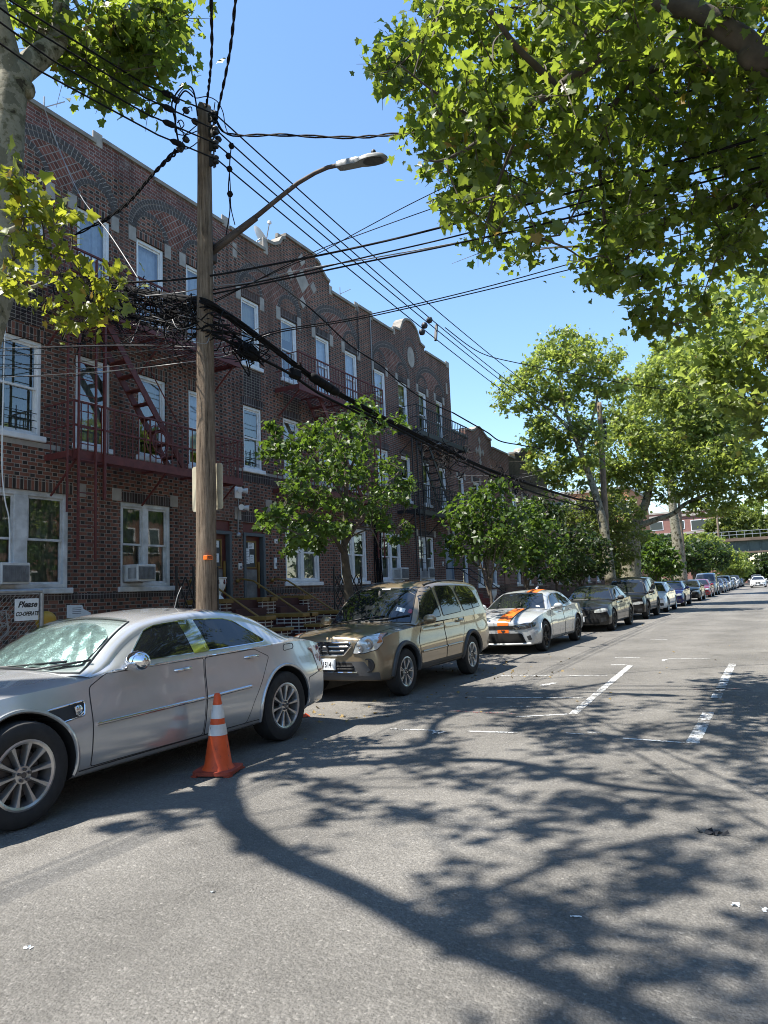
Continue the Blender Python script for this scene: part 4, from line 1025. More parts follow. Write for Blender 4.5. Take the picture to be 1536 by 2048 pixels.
def inpoly(x, y, poly):
    c = False; n = len(poly); j = n-1
    for i in range(n):
        xi, yi = poly[i]; xj, yj = poly[j]
        if (yi > y) != (yj > y) and x < (xj-xi)*(y-yi)/(yj-yi)+xi: c = not c
        j = i
    return c
def smooth_poly(poly, r=0.03, k=4):
    out = []; n = len(poly)
    for i in range(n):
        p = Vector(poly[i]); a = Vector(poly[i-1])-p; b = Vector(poly[(i+1) % n])-p
        ra = min(r, a.length*0.45); rb = min(r, b.length*0.45)
        A = p + a.normalized()*ra; B = p + b.normalized()*rb
        for q in range(k+1):
            t = q/k; out.append(tuple((1-t)**2*A + 2*t*(1-t)*p + t*t*B))
    return out
def dens(poly, step):
    out = []; n = len(poly)
    for i in range(n):
        p = Vector(poly[i]); q = Vector(poly[(i+1) % n]); k = max(1, int((q-p).length/step))
        for j in range(k): out.append(tuple(p.lerp(q, j/k)))
    return out
DIRS = {'x': (lambda u,v: Vector((3,u,v)), Vector((-1,0,0))), '-x': (lambda u,v: Vector((-3,u,v)), Vector((1,0,0))),
        'y': (lambda u,v: Vector((u,-5,v)), Vector((0,1,0))), '-y': (lambda u,v: Vector((u,9,v)), Vector((0,-1,0))), 'z': (lambda u,v: Vector((u,v,4)), Vector((0,0,-1)))}
class Surf:
    def __init__(s, *bvhs): s.b = bvhs
    def hit(s, mode, u, v, off=0.0):
        f, d = DIRS[mode]; o = f(u, v); best = None
        for b in s.b:
            h = b.ray_cast(o, d)
            if h[0] is not None and (best is None or h[3] < best[3]): best = h
        if best is None: return None
        n = best[1]
        if n.dot(d) > 0: n = -n
        return best[0] + n*off
    def patch(s, mode, poly, off=0.004, step=0.05, rad=0.02):
        if rad: poly = smooth_poly(poly, rad)
        b = dens(poly, step); nb = len(b); vs = [Vector(p) for p in b]
        us = [p[0] for p in b]; ws = [p[1] for p in b]
        u = min(us)+step*0.5
        while u < max(us):
            w = min(ws)+step*0.5
            while w < max(ws):
                if inpoly(u, w, poly) and min((Vector((u,w))-q).length for q in vs[:nb]) > step*0.35: vs.append(Vector((u,w)))
                w += step
            u += step
        r = mgeo.delaunay_2d_cdt(vs, [(i,(i+1)%nb) for i in range(nb)], [], 1, 1e-5)
        P = [s.hit(mode, p.x, p.y, off) for p in r[0]]; mb = MB(); idx = {}; fs = []
        for i, p in enumerate(P):
            if p is not None: idx[i] = len(mb.v); mb.v.append(tuple(p))
        d = DIRS[mode][1]
        for f in r[2]:
            if all(i in idx for i in f):
                q = [P[i] for i in f]; f = list(f)
                if (q[1]-q[0]).cross(q[2]-q[0]).dot(d) > 0: f.reverse()
                mb.f.append(tuple(idx[i] for i in f)); mb.m.append(0)
        return mb
    def line(s, mb, mode, pts, r=0.004, off=0.0, step=0.05, closed=False, seg=5, rad=0):
        if rad: pts = smooth_poly(pts, rad)
        if closed: d = dens(pts, step); d.append(d[0])
        else:
            d = []
            for p, q in zip(pts, pts[1:]):
                k = max(1, int((Vector(q)-Vector(p)).length/step)); d += [tuple(Vector(p).lerp(Vector(q), j/k)) for j in range(k)]
            d.append(pts[-1])
        run = []
        for p in d:
            h = s.hit(mode, p[0], p[1], off)
            if h is None or (run and (h-run[-1]).length > 0.35):
                if len(run) > 1: mb.tube(run, r, seg)
                run = [] if h is None else [h]
                continue
            run.append(h)
        if len(run) > 1: mb.tube(run, r, seg)
        return mb

def make_body(S):
    fo, wb, ro, W = S['fo'], S['wb'], S['ro'], S['W']
    zb, zs, zt, w, ws = (pchip(S[k]) for k in ('zb','zs','zt','w','ws'))
    side = pchip(S.get('side', [(0,-.060),(.12,-.022),(.30,-.003),(.52,0),(.80,-.012),(1,0)]))
    r = S.get('er', 0.11); fb, rb = S.get('fb', .22), S.get('rb', .14)
    def sec(y):
        b, s_, t_, ww, wt = zb(y), zs(y), zt(y), w(y), ws(y)
        h = [(0,b),(0.5*(ww-.1),b),(ww-.11,b),(ww-.075,b+.012)]
        for k in range(13):
            q = 0.05 + 0.95*k/12; base = side(q); sh = (wt-ww)*max(0, (q-0.45)/0.55)**1.6
            h.append((ww+base+sh, b+q*(s_-b)))
        for f in (.985,.955,.90,.82,.72,.60,.46,.31,.15,0): h.append((wt*f, s_+(t_-s_)*(1-f**2.3)))
        return h
    def bow(x, y):
        ya = -0.05; yr = wb+0.2
        if y < ya: t = (ya-y)/(ya+fo); y += fb*(t**1.6)*(abs(x)/W)**2.4
        elif y > yr: t = (y-yr)/(wb+ro-yr); y -= rb*(t**1.6)*(abs(x)/W)**2.4
        return y
    rings = []
    def ring(h, y, inset=0.0, scale=1.0):
        zs_ = [p[1] for p in h]; zc = (min(zs_)+max(zs_))/2; hh = (max(zs_)-min(zs_))/2; xm = max(p[0] for p in h)
        kx = scale*(xm-inset)/xm; kz = scale*(hh-inset)/hh
        pts = [(x*kx, zc+(z-zc)*kz) for x, z in h]
        full = pts + [(-x, z) for x, z in reversed(pts[1:-1])]
        rings.append([(x, bow(x, y), z) for x, z in full])
    y0, y1 = -fo+r, wb+ro-r
    hf, hr = sec(y0), sec(y1)
    for sc in (0.04, 0.35, 0.7): ring(hf, -fo, r, sc)
    for a in (90,75,60,45,30,15): ring(hf, y0-r*math.sin(math.radians(a)), r*(1-math.cos(math.radians(a))))
    n = S.get('n', 84)
    for i in range(n+1): y = y0+(y1-y0)*i/n; ring(sec(y), y)
    for a in (15,30,45,60,75,90): ring(hr, y1+r*math.sin(math.radians(a)), r*(1-math.cos(math.radians(a))))
    for sc in (0.7, 0.35, 0.04): ring(hr, wb+ro, r, sc)
    mb = MB(); k = len(rings[0])
    for rg in rings: mb.v.extend(rg)
    for i in range(len(rings)-1):
        for j in range(k): j2 = (j+1)%k; mb.f.append((i*k+j, i*k+j2, (i+1)*k+j2, (i+1)*k+j)); mb.m.append(0)
    mb.f.append(tuple(reversed(range(k)))); mb.m.append(0); L = len(rings)-1; mb.f.append(tuple(range(L*k, L*k+k))); mb.m.append(0)
    return mb, bow

def make_cabin(S, bow_w=0.2):
    G = S['cab']; y0, y1, y2, y3 = G['y']; zr = pchip(G['roof']); zbt = pchip(G['belt']); wbt = pchip(G['wb']); wr = pchip(G['wr']); cr = G.get('crown', .035)
    gb, gr = G.get('bow', .20), G.get('rbow', .14); W = S['W']
    def bow(x, y):
        f = (abs(x)/W)**2.2
        if y < y1: y += gb*f*min(1,(y1-y)/(y1-y0))
        elif y > y2: y -= gr*f*min(1,(y-y2)/(y3-y2))
        return y
    rings = []; n = 56
    for i in range(n+1):
        y = y0+(y3-y0)*i/n; b = zbt(y); top = max(zr(y), b+0.01); h = top-b; Wb = wbt(y); Wr = wr(y)
        r = min(G.get('fil', .085), 0.45*h); c = min(cr, h*0.3); pts = []
        tz = top-c-r
        for k in range(9):
            s = k/8; z = b+s*(tz-b); x = Wb+(Wr-Wb)*((z-b)/max(1e-3, h-c)) + 0.012*math.sin(PI*s)
            pts.append((x, z))
        xe = pts[-1][0]; xi = xe - min(G.get('filx', .15), xe*0.5)
        for a in (15,30,45,60,75,90): an = math.radians(a); pts.append((xi+(xe-xi)*math.cos(an), tz+(top-c-tz)*math.sin(an)))
        for f in (.85,.68,.5,.33,.16,0): pts.append((xi*f, top-c*f*f))
        full = pts + [(-x, z) for x, z in reversed(pts[:-1])]
        rings.append([(x, bow(x, y), z) for x, z in full])
    mb = MB(); k = len(rings[0])
    for rg in rings: mb.v.extend(rg)
    for i in range(len(rings)-1):
        for j in range(k-1): mb.f.append((i*k+j, i*k+j+1, (i+1)*k+j+1, (i+1)*k+j)); mb.m.append(0)
    return mb, bow

def wheel(parent, x, y, R, wd, rr, style, side, mats=('tyre','alloy')):
    # tyre as the part, rim as its sub-part; outer face towards +x for side=1
    t = MB(); c = (x, y, R); s = side; wo = wd/2
    prof = [(rr,-wo*s),(rr+0.012,-wo*s),(R-0.05,-wo*0.98*s),(R-0.012,-wo*0.85*s),(R,-wo*0.6*s),(R,wo*0.6*s),(R-0.012,wo*0.85*s),(R-0.05,wo*1.0*s),(rr+0.03,wo*0.98*s),(rr+0.006,wo*0.90*s),(rr,wo*0.80*s),(rr,-wo*s)]
    t.lathe(prof, 40, 'x', c); o = t.build('wheel', M[mats[0]], parent, 40, False)
    m = MB(); xo = wo*0.86
    m.lathe([(rr+0.008,xo*1.05*s),(rr-0.006,xo*1.09*s),(rr-0.022,xo*1.0*s),(rr-0.03,xo*0.6*s),(rr-0.04,-wo*0.7*s)], 40, 'x', c)
    n = {'multi':10,'split':7,'star':10,'five':5}[style]; hub = rr*0.26
    m.lathe([(0,xo*0.93*s),(hub*0.5,xo*0.95*s),(hub,xo*0.88*s),(hub*1.12,xo*0.6*s)], 24, 'x', c)
    def P(r, an, dx): return Vector((x+dx*s, y+math.cos(an)*r, R+math.sin(an)*r))
    for k in range(n):
        an = 2*PI*k/n + 0.1
        offs = [0.0] if style in ('multi','five') else [-0.10, 0.10]
        for of in offs:
            w0, w1 = {'multi': (0.30,0.20),'split': (0.15,0.11),'star': (0.075,0.055),'five': (0.34,0.22)}[style]
            ra, rb_ = hub*0.9, rr-0.012
            A = an + (of*0.5 if style != 'five' else 0); B = an + of*1.0
            e = []
            for (r_, a_, w_, dx) in ((ra,A,w0*hub/ra,xo*0.86),((ra+rb_)/2,(A+B)/2,(w0*hub/ra*0.42+w1*0.5)*0.72,xo*0.92),(rb_,B,w1,xo*1.0)):
                hw = w_*0.62
                e.append((P(r_, a_-hw, dx-0.02), P(r_, a_-hw*0.55, dx), P(r_, a_+hw*0.55, dx), P(r_, a_+hw, dx-0.02), P(r_, a_+hw*0.9, dx-0.06), P(r_, a_-hw*0.9, dx-0.06)))
            vs = [q for l in e for q in l]; fs = []
            for i in range(2):
                for j in range(6): j2 = (j+1)%6; fs.append((i*6+j, i*6+j2, (i+1)*6+j2, (i+1)*6+j))
            m.add(vs, fs)
    rim = m.build('rim', M[mats[1]], o, 40, False)
    b = MB(); b.lathe([(0,0.0),(rr-0.035,0.0)], 32, 'x', (x-0.02*s,y,R)); b.build('wheel_back', M['void'], o, None, False)
    b = MB(); b.lathe([(0,0.015*s),(rr*0.72,0.015*s),(rr*0.72,-0.01*s)], 32, 'x', (x,y,R)); b.build('brake_disc', M['brake'], o, None, False)
    b = MB()
    for k in range(5):
        a = 2*PI*k/5+0.3; p = P(hub*0.66, a, xo*0.90); b.tube([p, p+Vector((0.022*s,0,0))], 0.012, 6)
    b.lathe([(0,xo*0.99*s),(hub*0.30,xo*0.985*s),(hub*0.34,xo*0.93*s)], 16, 'x', c)
    b.build('lug_nuts', M['trim_black' if mats[1] == 'alloy_dark' else 'brake'], o, 40, False)
    return o

def build_car(S, loc, label, pm, detail=True, group='cars parked along the kerb', name='parked_car', cat='car'):
    t = thing(name, label, cat, loc, group)
    del t['w_inv']
    W, wb = S['W'], S['wb']; R, wd, rr = S['wheel']
    mb, bow = make_body(S)
    body = mb.build('body', [pm, M['void']], t, None, False)
    # wheel arches
    Ra = S.get('Ra', R+0.055); dep = 0.34
    cm = MB()
    for y in (0, wb):
        for s in (1,-1): cm.lathe([(0,(W-dep)*s),(Ra,(W-dep)*s),(Ra,(W+0.3)*s),(0,(W+0.3)*s)], 44, 'x', (0,y,R+0.005))
    me = cm.build('cutter', M['void'], t, None, False)
    import bmesh
    bm = bmesh.new(); bm.from_mesh(me.data); bmesh.ops.remove_doubles(bm, verts=bm.verts, dist=1e-5); bmesh.ops.recalc_face_normals(bm, faces=bm.faces); bm.to_mesh(me.data); bm.free()
    bm = bmesh.new(); bm.from_mesh(body.data); bmesh.ops.remove_doubles(bm, verts=bm.verts, dist=1e-5); bmesh.ops.recalc_face_normals(bm, faces=bm.faces); bm.to_mesh(body.data); bm.free()
    md = body.modifiers.new('arch', 'BOOLEAN'); md.object = me; md.operation = 'DIFFERENCE'; md.solver = 'EXACT'
    dg = bpy.context.evaluated_depsgraph_get(); nm = bpy.data.meshes.new_from_object(body.evaluated_get(dg)); body.modifiers.clear()
    old = body.data; body.data = nm; bpy.data.objects.remove(me); bpy.data.meshes.remove(old); nm.name = 'body'
    nm.materials.clear(); nm.materials.append(pm); nm.materials.append(M['void'])
    for p in nm.polygons:
        c = p.center; p.use_smooth = True; p.material_index = 0
        for y in (0, wb):
            d = math.hypot(c.y-y, c.z-R-0.005)
            if d < Ra+0.004 and abs(c.x) > W-dep-0.01: p.material_index = 1
    nm.set_sharp_from_angle(angle=math.radians(S.get('sharp', 33)))
    cb, cbow = make_cabin(S); cab = cb.build('cabin', pm, t, 35, False)
    bB = BVHTree.FromPolygons([v.co for v in nm.vertices], [tuple(p.vertices) for p in nm.polygons]); bC = BVHTree.FromPolygons(cb.v, cb.f)
    sb, sc, sa = Surf(bB), Surf(bC), Surf(bB, bC)
    # arch lips
    for y in (0, wb):
        for md_ in ('x','-x'):
            lip = MB()
            pts = [(y+math.cos(a)*(Ra+0.008), R+0.005+math.sin(a)*(Ra+0.008)) for a in [math.radians(-25+230*i/40) for i in range(41)]]
            sb.line(lip, md_, [p for p in pts if p[1] > S['zb'][1][1]+0.03], S.get('lip', 0.016), 0.0, 0.2, seg=6)
            if lip.v: lip.build('arch_trim', S.get('lipm', pm), t, 60, False)
    for y in (0, wb):
        wheel(t, W-0.012-wd/2, y, R, wd, rr, S['style'], 1, S.get('wm', ('tyre','alloy'))); wheel(t, -W+0.012+wd/2, y, R, wd, rr, S['style'], -1, S.get('wm', ('tyre','alloy')))
    # glass
    G = S['cab']; y0, y1, y2, y3 = G['y']; wbt = pchip(G['wb']); wr = pchip(G['wr'])
    xa, xb = wbt(y0)-G.get('wsin', .13), wr(y1)-G.get('wstop', .13)
    def wspoly(ya, yb_, xa, xb): 
        n = 12
        return [(-xa+2*xa*i/n, cbow(-xa+2*xa*i/n, ya)) for i in range(n+1)] + [(xb-2*xb*i/n, cbow(xb-2*xb*i/n, yb_)) for i in range(n+1)]
    wsm = S.get('wsglass', 'carglass'); ws_ = sc.patch('z', wspoly(y0+0.05, y1-0.03, xa, xb), S.get('wsoff', .005), 0.07, 0.04).build('windscreen', M[wsm], t, 179, False)
    gk = MB(); sc.line(gk, 'z', wspoly(y0+0.05, y1-0.03, xa, xb), 0.010, 0.002, 0.08, True); gk.build('windscreen_seal', M['trim_black'], ws_, 60, False)
    xa2, xb2 = wr(y2)-0.15, wbt(y3)-0.16
    sc.patch('z', wspoly(y2+0.04, y3-0.06, xa2, xb2), .005, 0.08, 0.04).build('rear_window', M['carglass'], t, 179, False)
    for pl in S['dlo']:
        for md_ in ('x','-x'):
            g = sc.patch(md_, pl, .005, 0.06, 0.035).build('side_window', M['carglass'], t, 179, False)
            if detail or md_ == 'x':
                k = MB(); sc.line(k, md_, smooth_poly(pl, 0.035), S.get('dlor', 0.007), 0.003, 0.06, True); k.build('window_trim', M[S.get('dlom', 'chrome')], g, 60, False)
    # doors
    for di, dp in enumerate(S['doors']):
        for md_ in (('x','-x') if detail else ('x',)):
            d = sb.patch(md_, dp, 0.003, 0.06, 0.03).build('door', pm, t, 179, False)
            k = MB(); sb.line(k, md_, smooth_poly(dp, 0.03), 0.0045, 0.001, 0.05, True); k.build('panel_gap', M['gap'], d, None, False)
            hy, hz = S['handles'][di]; p = sb.hit(md_, hy, hz, 0.0); q = sb.hit(md_, hy+0.19, hz+0.005, 0.0); sg = 1 if md_ == 'x' else -1
            if p and q:
                k = MB(); k.tube([p, p+Vector((0.035*sg,0.02,0)), q+Vector((0.035*sg,-0.02,0)), q], [0.012,0.016,0.016,0.012], 8); k.build('door_handle', M[S['handlem']] if S['handlem'] in M else pm, d, 60, False)
    # mirrors
    mx, my, mz = S['mirror']
    for s in (1,-1):
        k = MB(); ms = S.get('ms', 1.0); k.ball((mx*s, my, mz), 0.115*ms, 16, 0, (1.0,0.62,0.66)); k.tube([((mx-0.26)*s, my+0.06, mz-0.06), ((mx-0.06)*s, my+0.01, mz-0.045)], 0.03, 8)
        k.build('mirror', M[S['mirrorm']] if S['mirrorm'] in M else pm, t, 60, False)
    return t, sb, sc, sa, (bow, cbow)

def put(mb, name, m, t, sm=179): return mb.build(name, M[m] if isinstance(m, str) else m, t, sm, False)
def both(t, s, mode, poly, name, m, off=0.006, step=0.04, rad=0.02, trim=None, tr=0.006):
    out = []
    for sg in (1,-1):
        pl = [(u*sg, v) for u, v in poly]
        if sg < 0: pl.reverse()
        o = put(s.patch(mode, pl, off, step, rad), name, m, t); out.append(o)
        if trim: k = MB(); s.line(k, mode, smooth_poly(pl, rad) if rad else pl, tr, off-0.002, 0.04, True); put(k, 'trim', trim, o, 60)
    return out
def plate(t, s, x, z, txt, mode='y', head=None):
    p = s.hit(mode, x, z, 0.0)
    if p is None: return
    b = MB(); yy = p.y-0.03; b.bbox(x-0.155, x+0.155, yy-0.006, yy+0.03, z-0.08, z+0.08, 0.006)
    o = put(b, 'licence_plate', 'paper', t, 30)
    if txt:
        l = text_mesh(txt, 0.105, Vector((x, yy-0.0075, z-0.005)), ROT_Y, 'lettering', M['ink'], None, 0.0008, 0.002, 0, 0.72); l.parent = o
    return o

# ---- silver sedan
S300 = dict(fo=.88, wb=3.07, ro=.97, W=.945, fb=.16, rb=.16, er=.10,
    zb=[(-.9,.24),(-.4,.23),(.6,.225),(2.6,.235),(3.6,.27),(4.1,.30)],
    zs=[(-.9,.79),(-.5,.87),(0,.915),(.4,.94),(.85,.99),(1.6,1.01),(2.6,1.03),(3.3,1.04),(3.7,1.02),(4.05,.96)],
    zt=[(-.9,.90),(-.5,.985),(0,1.03),(.6,1.055),(2,1.06),(3.2,1.09),(3.6,1.10),(4.05,1.05)],
    w=[(-.9,.885),(-.5,.935),(0,.945),(1.0,.925),(2.2,.93),(3.05,.95),(3.6,.935),(4.05,.88)],
    ws=[(-.9,.75),(-.4,.80),(.2,.82),(.8,.862),(2.2,.868),(3.0,.875),(3.6,.84),(4.05,.77)],
    cab=dict(y=(.36,1.30,2.72,3.52), roof=[(.36,1.00),(1.30,1.415),(1.60,1.462),(2.05,1.482),(2.5,1.455),(2.85,1.375),(3.2,1.225),(3.52,1.07)],
        belt=[(.36,.97),(1.2,1.0),(3.5,1.03)], wb=[(.36,.84),(1.2,.855),(2.6,.86),(3.52,.80)], wr=[(.36,.80),(1.3,.635),(2.0,.645),(2.72,.63),(3.52,.66)], bow=.30, rbow=.16, wsin=.09, wstop=.11),
    dlo=[[(1.00,1.045),(1.10,1.14),(1.30,1.30),(1.42,1.335),(1.74,1.355),(1.80,1.055)], [(1.93,1.058),(1.885,1.358),(2.30,1.350),(2.46,1.315),(2.84,1.09),(2.80,1.072)]],
    doors=[[(.56,.30),(.58,.90),(.74,.985),(1.86,1.00),(1.80,.30)], [(1.82,.30),(1.88,1.00),(2.60,1.015),(2.82,.92),(2.66,.70),(2.52,.50),(2.42,.30)]],
    handles=[(1.48,.925),(2.44,.945)], handlem='chrome', mirror=(1.03,.92,1.07), mirrorm='chrome', ms=1.12, wheel=(.368,.235,.238), style='multi', Ra=.425, lip=.017, wsglass='screenglass', wsoff=.026)
M['screenglass'] = glass_mat('windscreen_glass', (0.83,0.92,0.90), 0.0, 0.01)
silver = paint('silver_paint', (0.56,0.57,0.575), 0.55, 0.20)
car1, sb, sc, sa, bw = build_car(S300, (-5.715, 3.30, 0), 'silver sedan with chrome mirror and reflective windscreen shade, nearest in the row', silver)
k = sc.patch('x', [(1.76,1.05),(1.70,1.362),(1.90,1.364),(1.97,1.052)], 0.009, 0.04, 0.01); put(k, 'door_pillar', 'chrome', car1)
for md_ in ('x','-x'):
    mo = MB()
    sb.line(mo, md_, [(.60,.615),(1.79,.635)], 0.017, 0.006, 0.06, seg=8); sb.line(mo, md_, [(1.84,.636),(2.47,.655)], 0.017, 0.006, 0.06, seg=8)
    mo.split('side_moulding', M['chrome'], car1, 60, False)
bl = MB()
for md_ in ('x','-x'): sb.line(bl, md_, [(.82,.992),(1.9,1.012),(2.9,1.035)], 0.010, 0.004, 0.06, seg=6)
bl.split('belt_trim', M['chrome'], car1, 60, False)
sl = MB()
for md_ in ('x','-x'): sb.line(sl, md_, [(.46,.285),(2.62,.30)], 0.005, 0.001, 0.06)
sl.split('sill_gap', M['gap'], car1, None, False)
vp = [(.20,.775),(.24,.70),(.30,.675),(.50,.70),(.52,.79),(.50,.805)]
o = put(sb.patch('x', vp, 0.006, 0.03, 0.012), 'fender_vent', 'trim_black', car1); k = MB(); sb.line(k, 'x', smooth_poly(vp, 0.012), 0.006, 0.006, 0.03, True); put(k, 'vent_trim', 'chrome', o, 60)
bd = MB(); c = sb.hit('x', .455, .745, 0.012); bd.lathe([(0,0.012),(0.028,0.01),(0.036,0)], 16, 'x', c); bd.tube([c+Vector((0.01,-.045,.03)), c+Vector((0.012,-.03,-.03)), c+Vector((0.01,0,-.045)), c+Vector((0.01,.035,-.02))], 0.007, 6); put(bd, 'crest_badge', 'chrome', o, 60)
both(car1, sb, '-y', [(.62,.62),(.70,.97),(.86,.95),(.87,.66)], 'tail_light', 'tail_red', 0.006, 0.04)
k = sb.patch('x', [(3.72,.66),(3.66,.96),(3.96,.93),(3.96,.68)], 0.005, 0.03); put(k, 'tail_light', 'tail_red', car1)
k = MB(); sb.line(k, 'x', [(3.42,.36),(3.50,.62),(3.72,.66),(3.95,.64)], 0.004, 0.001, 0.05); put(k, 'bumper_gap', 'gap', car1)
k = MB(); sb.line(k, 'x', smooth_poly([(3.08,.955),(3.10,1.02),(3.28,1.022),(3.28,.965)], .03), 0.004, 0.001, 0.04, True); put(k, 'fuel_flap_gap', 'gap', car1)
k = MB(); k.bbox(-.75,.75,3.93,4.02,.56,.60,.01); put(k, 'bumper_trim', 'chrome', car1, 30)
for i, pts in enumerate((((-.55,.36),(-.1,.42),(.55,.62)), ((.05,.36),(.4,.46),(.72,.72)))):
    k = MB(); P = [sc.hit('z', x, y, 0.03) or Vector((x,y,1.06)) for x, y in pts]; k.tube(P, 0.010, 5); put(k, 'wiper', 'trim_black', car1)
an = MB(); an.tube([(-.1,2.45,1.46),(-.1,2.50,1.60),(-.1,2.56,1.70)], [0.006,0.004,0.003], 5); put(an, 'aerial', 'cable_pale', car1)
both(car1, sb, 'y', [(.40,.60),(.42,.80),(.80,.80),(.84,.62)], 'headlight', 'lens', 0.006); put(sb.patch('y', [(-.36,.52),(-.40,.82),(.40,.82),(.36,.52)], .006, .05), 'grille', 'alloy', car1)
plate(car1, sb, 0, .40, '')
# crinkled reflective sunshade behind the windscreen
G = S300['cab']
ssm = NT('silver_sunshade'); oc = ssm.obj()
sp_ = ssm.n('SeparateXYZ'); ssm.l(oc, sp_.inputs[0]); wv = ssm.n('TexWave', wave_type='BANDS', bands_direction='X'); wv.inputs['Scale'].default_value = 1.4; wv.inputs['Distortion'].default_value = 1.2; ssm.l(oc, wv.inputs['Vector'])
hh = ssm.math('ADD', ssm.math('MULTIPLY', wv.outputs['Fac'], 2.2), ssm.math('MULTIPLY', ssm.noise(oc, 26, 6, 0.75), 1.3))
ssm.bsdf((0.44,0.51,0.51), 0.24, 0.92, 0.5, ssm.bump(hh, 0.25, 0.02))
sh = sc.patch('z', [(-.68,.60),(-.62,.95),(-.50,1.12),(-.2,1.06),(.1,1.16),(.42,1.10),(.60,.98),(.68,.66),(.5,.52),(0,.44),(-.5,.50)], 0.008, 0.022, 0.03)
rs = random.Random(5)
ss = thing('sun_shade', 'crumpled silver sun shade behind the windscreen of the silver sedan', 'sun shade', (-5.715, 3.30, 0)); del ss['w_inv']
sh.v = [(v[0], v[1], v[2]+0.022*abs(((v[0]*0.8+v[1]*0.75)/0.15+0.25*noise.noise(Vector((v[0]*4,v[1]*4,2))))%1-0.5)-0.002+0.003*noise.noise(Vector((v[0]*12,v[1]*12,5)))) for v in sh.v]
sh.build('foil_sheet', ssm.m, ss, None, False)

# ---- tan SUV
SCRV = dict(fo=.86, wb=2.62, ro=1.10, W=.90, fb=.20, rb=.10, er=.09, sharp=35,
    zb=[(-.9,.30),(-.4,.27),(.5,.30),(2.2,.31),(3.0,.33),(3.7,.38)],
    zs=[(-.9,.83),(-.6,.90),(-.2,.95),(.4,.985),(1.2,1.01),(2.6,1.05),(3.3,1.06),(3.75,1.04)],
    zt=[(-.9,.91),(-.6,.985),(-.2,1.03),(.4,1.075),(1.2,1.08),(3.75,1.08)],
    w=[(-.9,.83),(-.5,.885),(0,.90),(2.7,.90),(3.3,.89),(3.75,.84)], ws=[(-.9,.76),(-.5,.81),(0,.84),(1,.85),(2.7,.85),(3.75,.80)],
    cab=dict(y=(.26,1.10,3.34,3.74), roof=[(.26,1.04),(1.10,1.61),(1.45,1.69),(2.1,1.725),(2.9,1.71),(3.34,1.655),(3.56,1.45),(3.74,1.06)],
        belt=[(.26,1.0),(1.2,1.03),(3.7,1.06)], wb=[(.26,.81),(1.2,.845),(2.8,.845),(3.74,.80)], wr=[(.26,.80),(1.10,.675),(2,.695),(3.3,.68),(3.74,.71)], bow=.24, rbow=.10, fil=.10, filx=.13, wsin=.07, wstop=.10),
    dlo=[[(.62,1.075),(.78,1.30),(.96,1.52),(1.10,1.585),(1.34,1.605),(1.40,1.10)], [(1.50,1.105),(1.46,1.608),(2.02,1.606),(2.12,1.54),(2.30,1.14)], [(2.42,1.15),(2.24,1.53),(2.32,1.605),(2.90,1.58),(3.06,1.49),(3.27,1.20)]],
    doors=[[(.50,.42),(.44,.75),(.62,1.00),(1.45,1.02),(1.44,.40)], [(1.46,.40),(1.47,1.02),(2.34,1.05),(2.36,.92),(2.20,.72),(2.08,.40)]],
    handles=[(1.14,.965),(2.02,.985)], handlem='pm', mirror=(.98,.66,1.09), mirrorm='pm', wheel=(.345,.215,.218), style='split', Ra=.415, lip=.038, dlom='trim_black', wsglass='carglass')
tan = paint('tan_paint', (0.275,0.215,0.135), 0.5, 0.28)
SCRV['lipm'] = M['trim_grey']; tan_car_x = -5.86
car2, sb, sc, sa, bw = build_car(SCRV, (tan_car_x, 9.62, 0), 'tan SUV with round fog lights parked behind the silver sedan', tan)
gp_ = [(-.40,.845),(.40,.845),(.43,.80),(.30,.665),(-.30,.665),(-.43,.80)]
g = put(sb.patch('y', gp_, .008, .04, .02), 'grille', 'trim_black', car2); k = MB(); sb.line(k, 'y', smooth_poly(gp_, .02), .012, .010, .04, True); put(k, 'grille_surround', 'chrome', g, 60)
k = MB()
for z, x in ((.785,.37),(.725,.31)): sb.line(k, 'y', [(-x,z),(x,z)], .016, .014, .04, seg=8)
put(k, 'grille_bar', 'alloy', g, 60)
p = sb.hit('y', 0, .755, .02); k = MB(); yy = p.y-.012
for (xa, za, xb, zb_) in ((-.065,-.06,-.05,.06),(.065,-.06,.05,.06)): k.bar((xa,yy,.755+za),(xb,yy,.755+zb_),.03,.02)
k.bar((-.05,yy,.752),(.05,yy,.752),.02,.026); k.lathe([(.085,0),(.095,.006),(.10,0)], 4, 'y', (0,yy,.755)); put(k, 'letter_badge', 'trim_black', g, 30)
HL = [(.44,.69),(.49,.82),(.57,.905),(.68,.945),(.775,.945),(.805,.82),(.78,.735),(.60,.685)]
hl = both(car2, sb, 'y', HL, 'headlight', 'lens', .010, .03, .02, 'trim_black', .006)
for o, sg in zip(hl, (1,-1)):
    for (x, z, r) in ((.545,.755,.060),(.675,.815,.080)):
        h = sb.hit('y', x*sg, z, .012)
        if h: k = MB(); k.lathe([(r,0),(r*0.96,-.012),(r*.8,-.004),(r*.3,-.002),(0,-.012)], 20, 'y', h); put(k, 'bulb', 'alloy', o, 50)
    pl = [(.70,.94),(.77,.94),(.798,.83),(.77,.82),(.745,.895)]; pl = [(u*sg, v) for u, v in pl]
    put(sb.patch('y', pl if sg > 0 else pl[::-1], .014, .03, .01), 'indicator', 'amber', o)
lg = put(sb.patch('y', [(-.60,.575),(.60,.575),(.74,.37),(-.74,.37)], .007, .05, .03), 'bumper_insert', 'trim_grey', car2)
k = put(sb.patch('y', [(-.42,.56),(.42,.56),(.48,.43),(-.48,.43)], .012, .05, .02), 'lower_grille', 'void', lg)
k = MB()
for z in (.47,.51): sb.line(k, 'y', [(-.45,z),(.45,z)], .008, .014, .05)
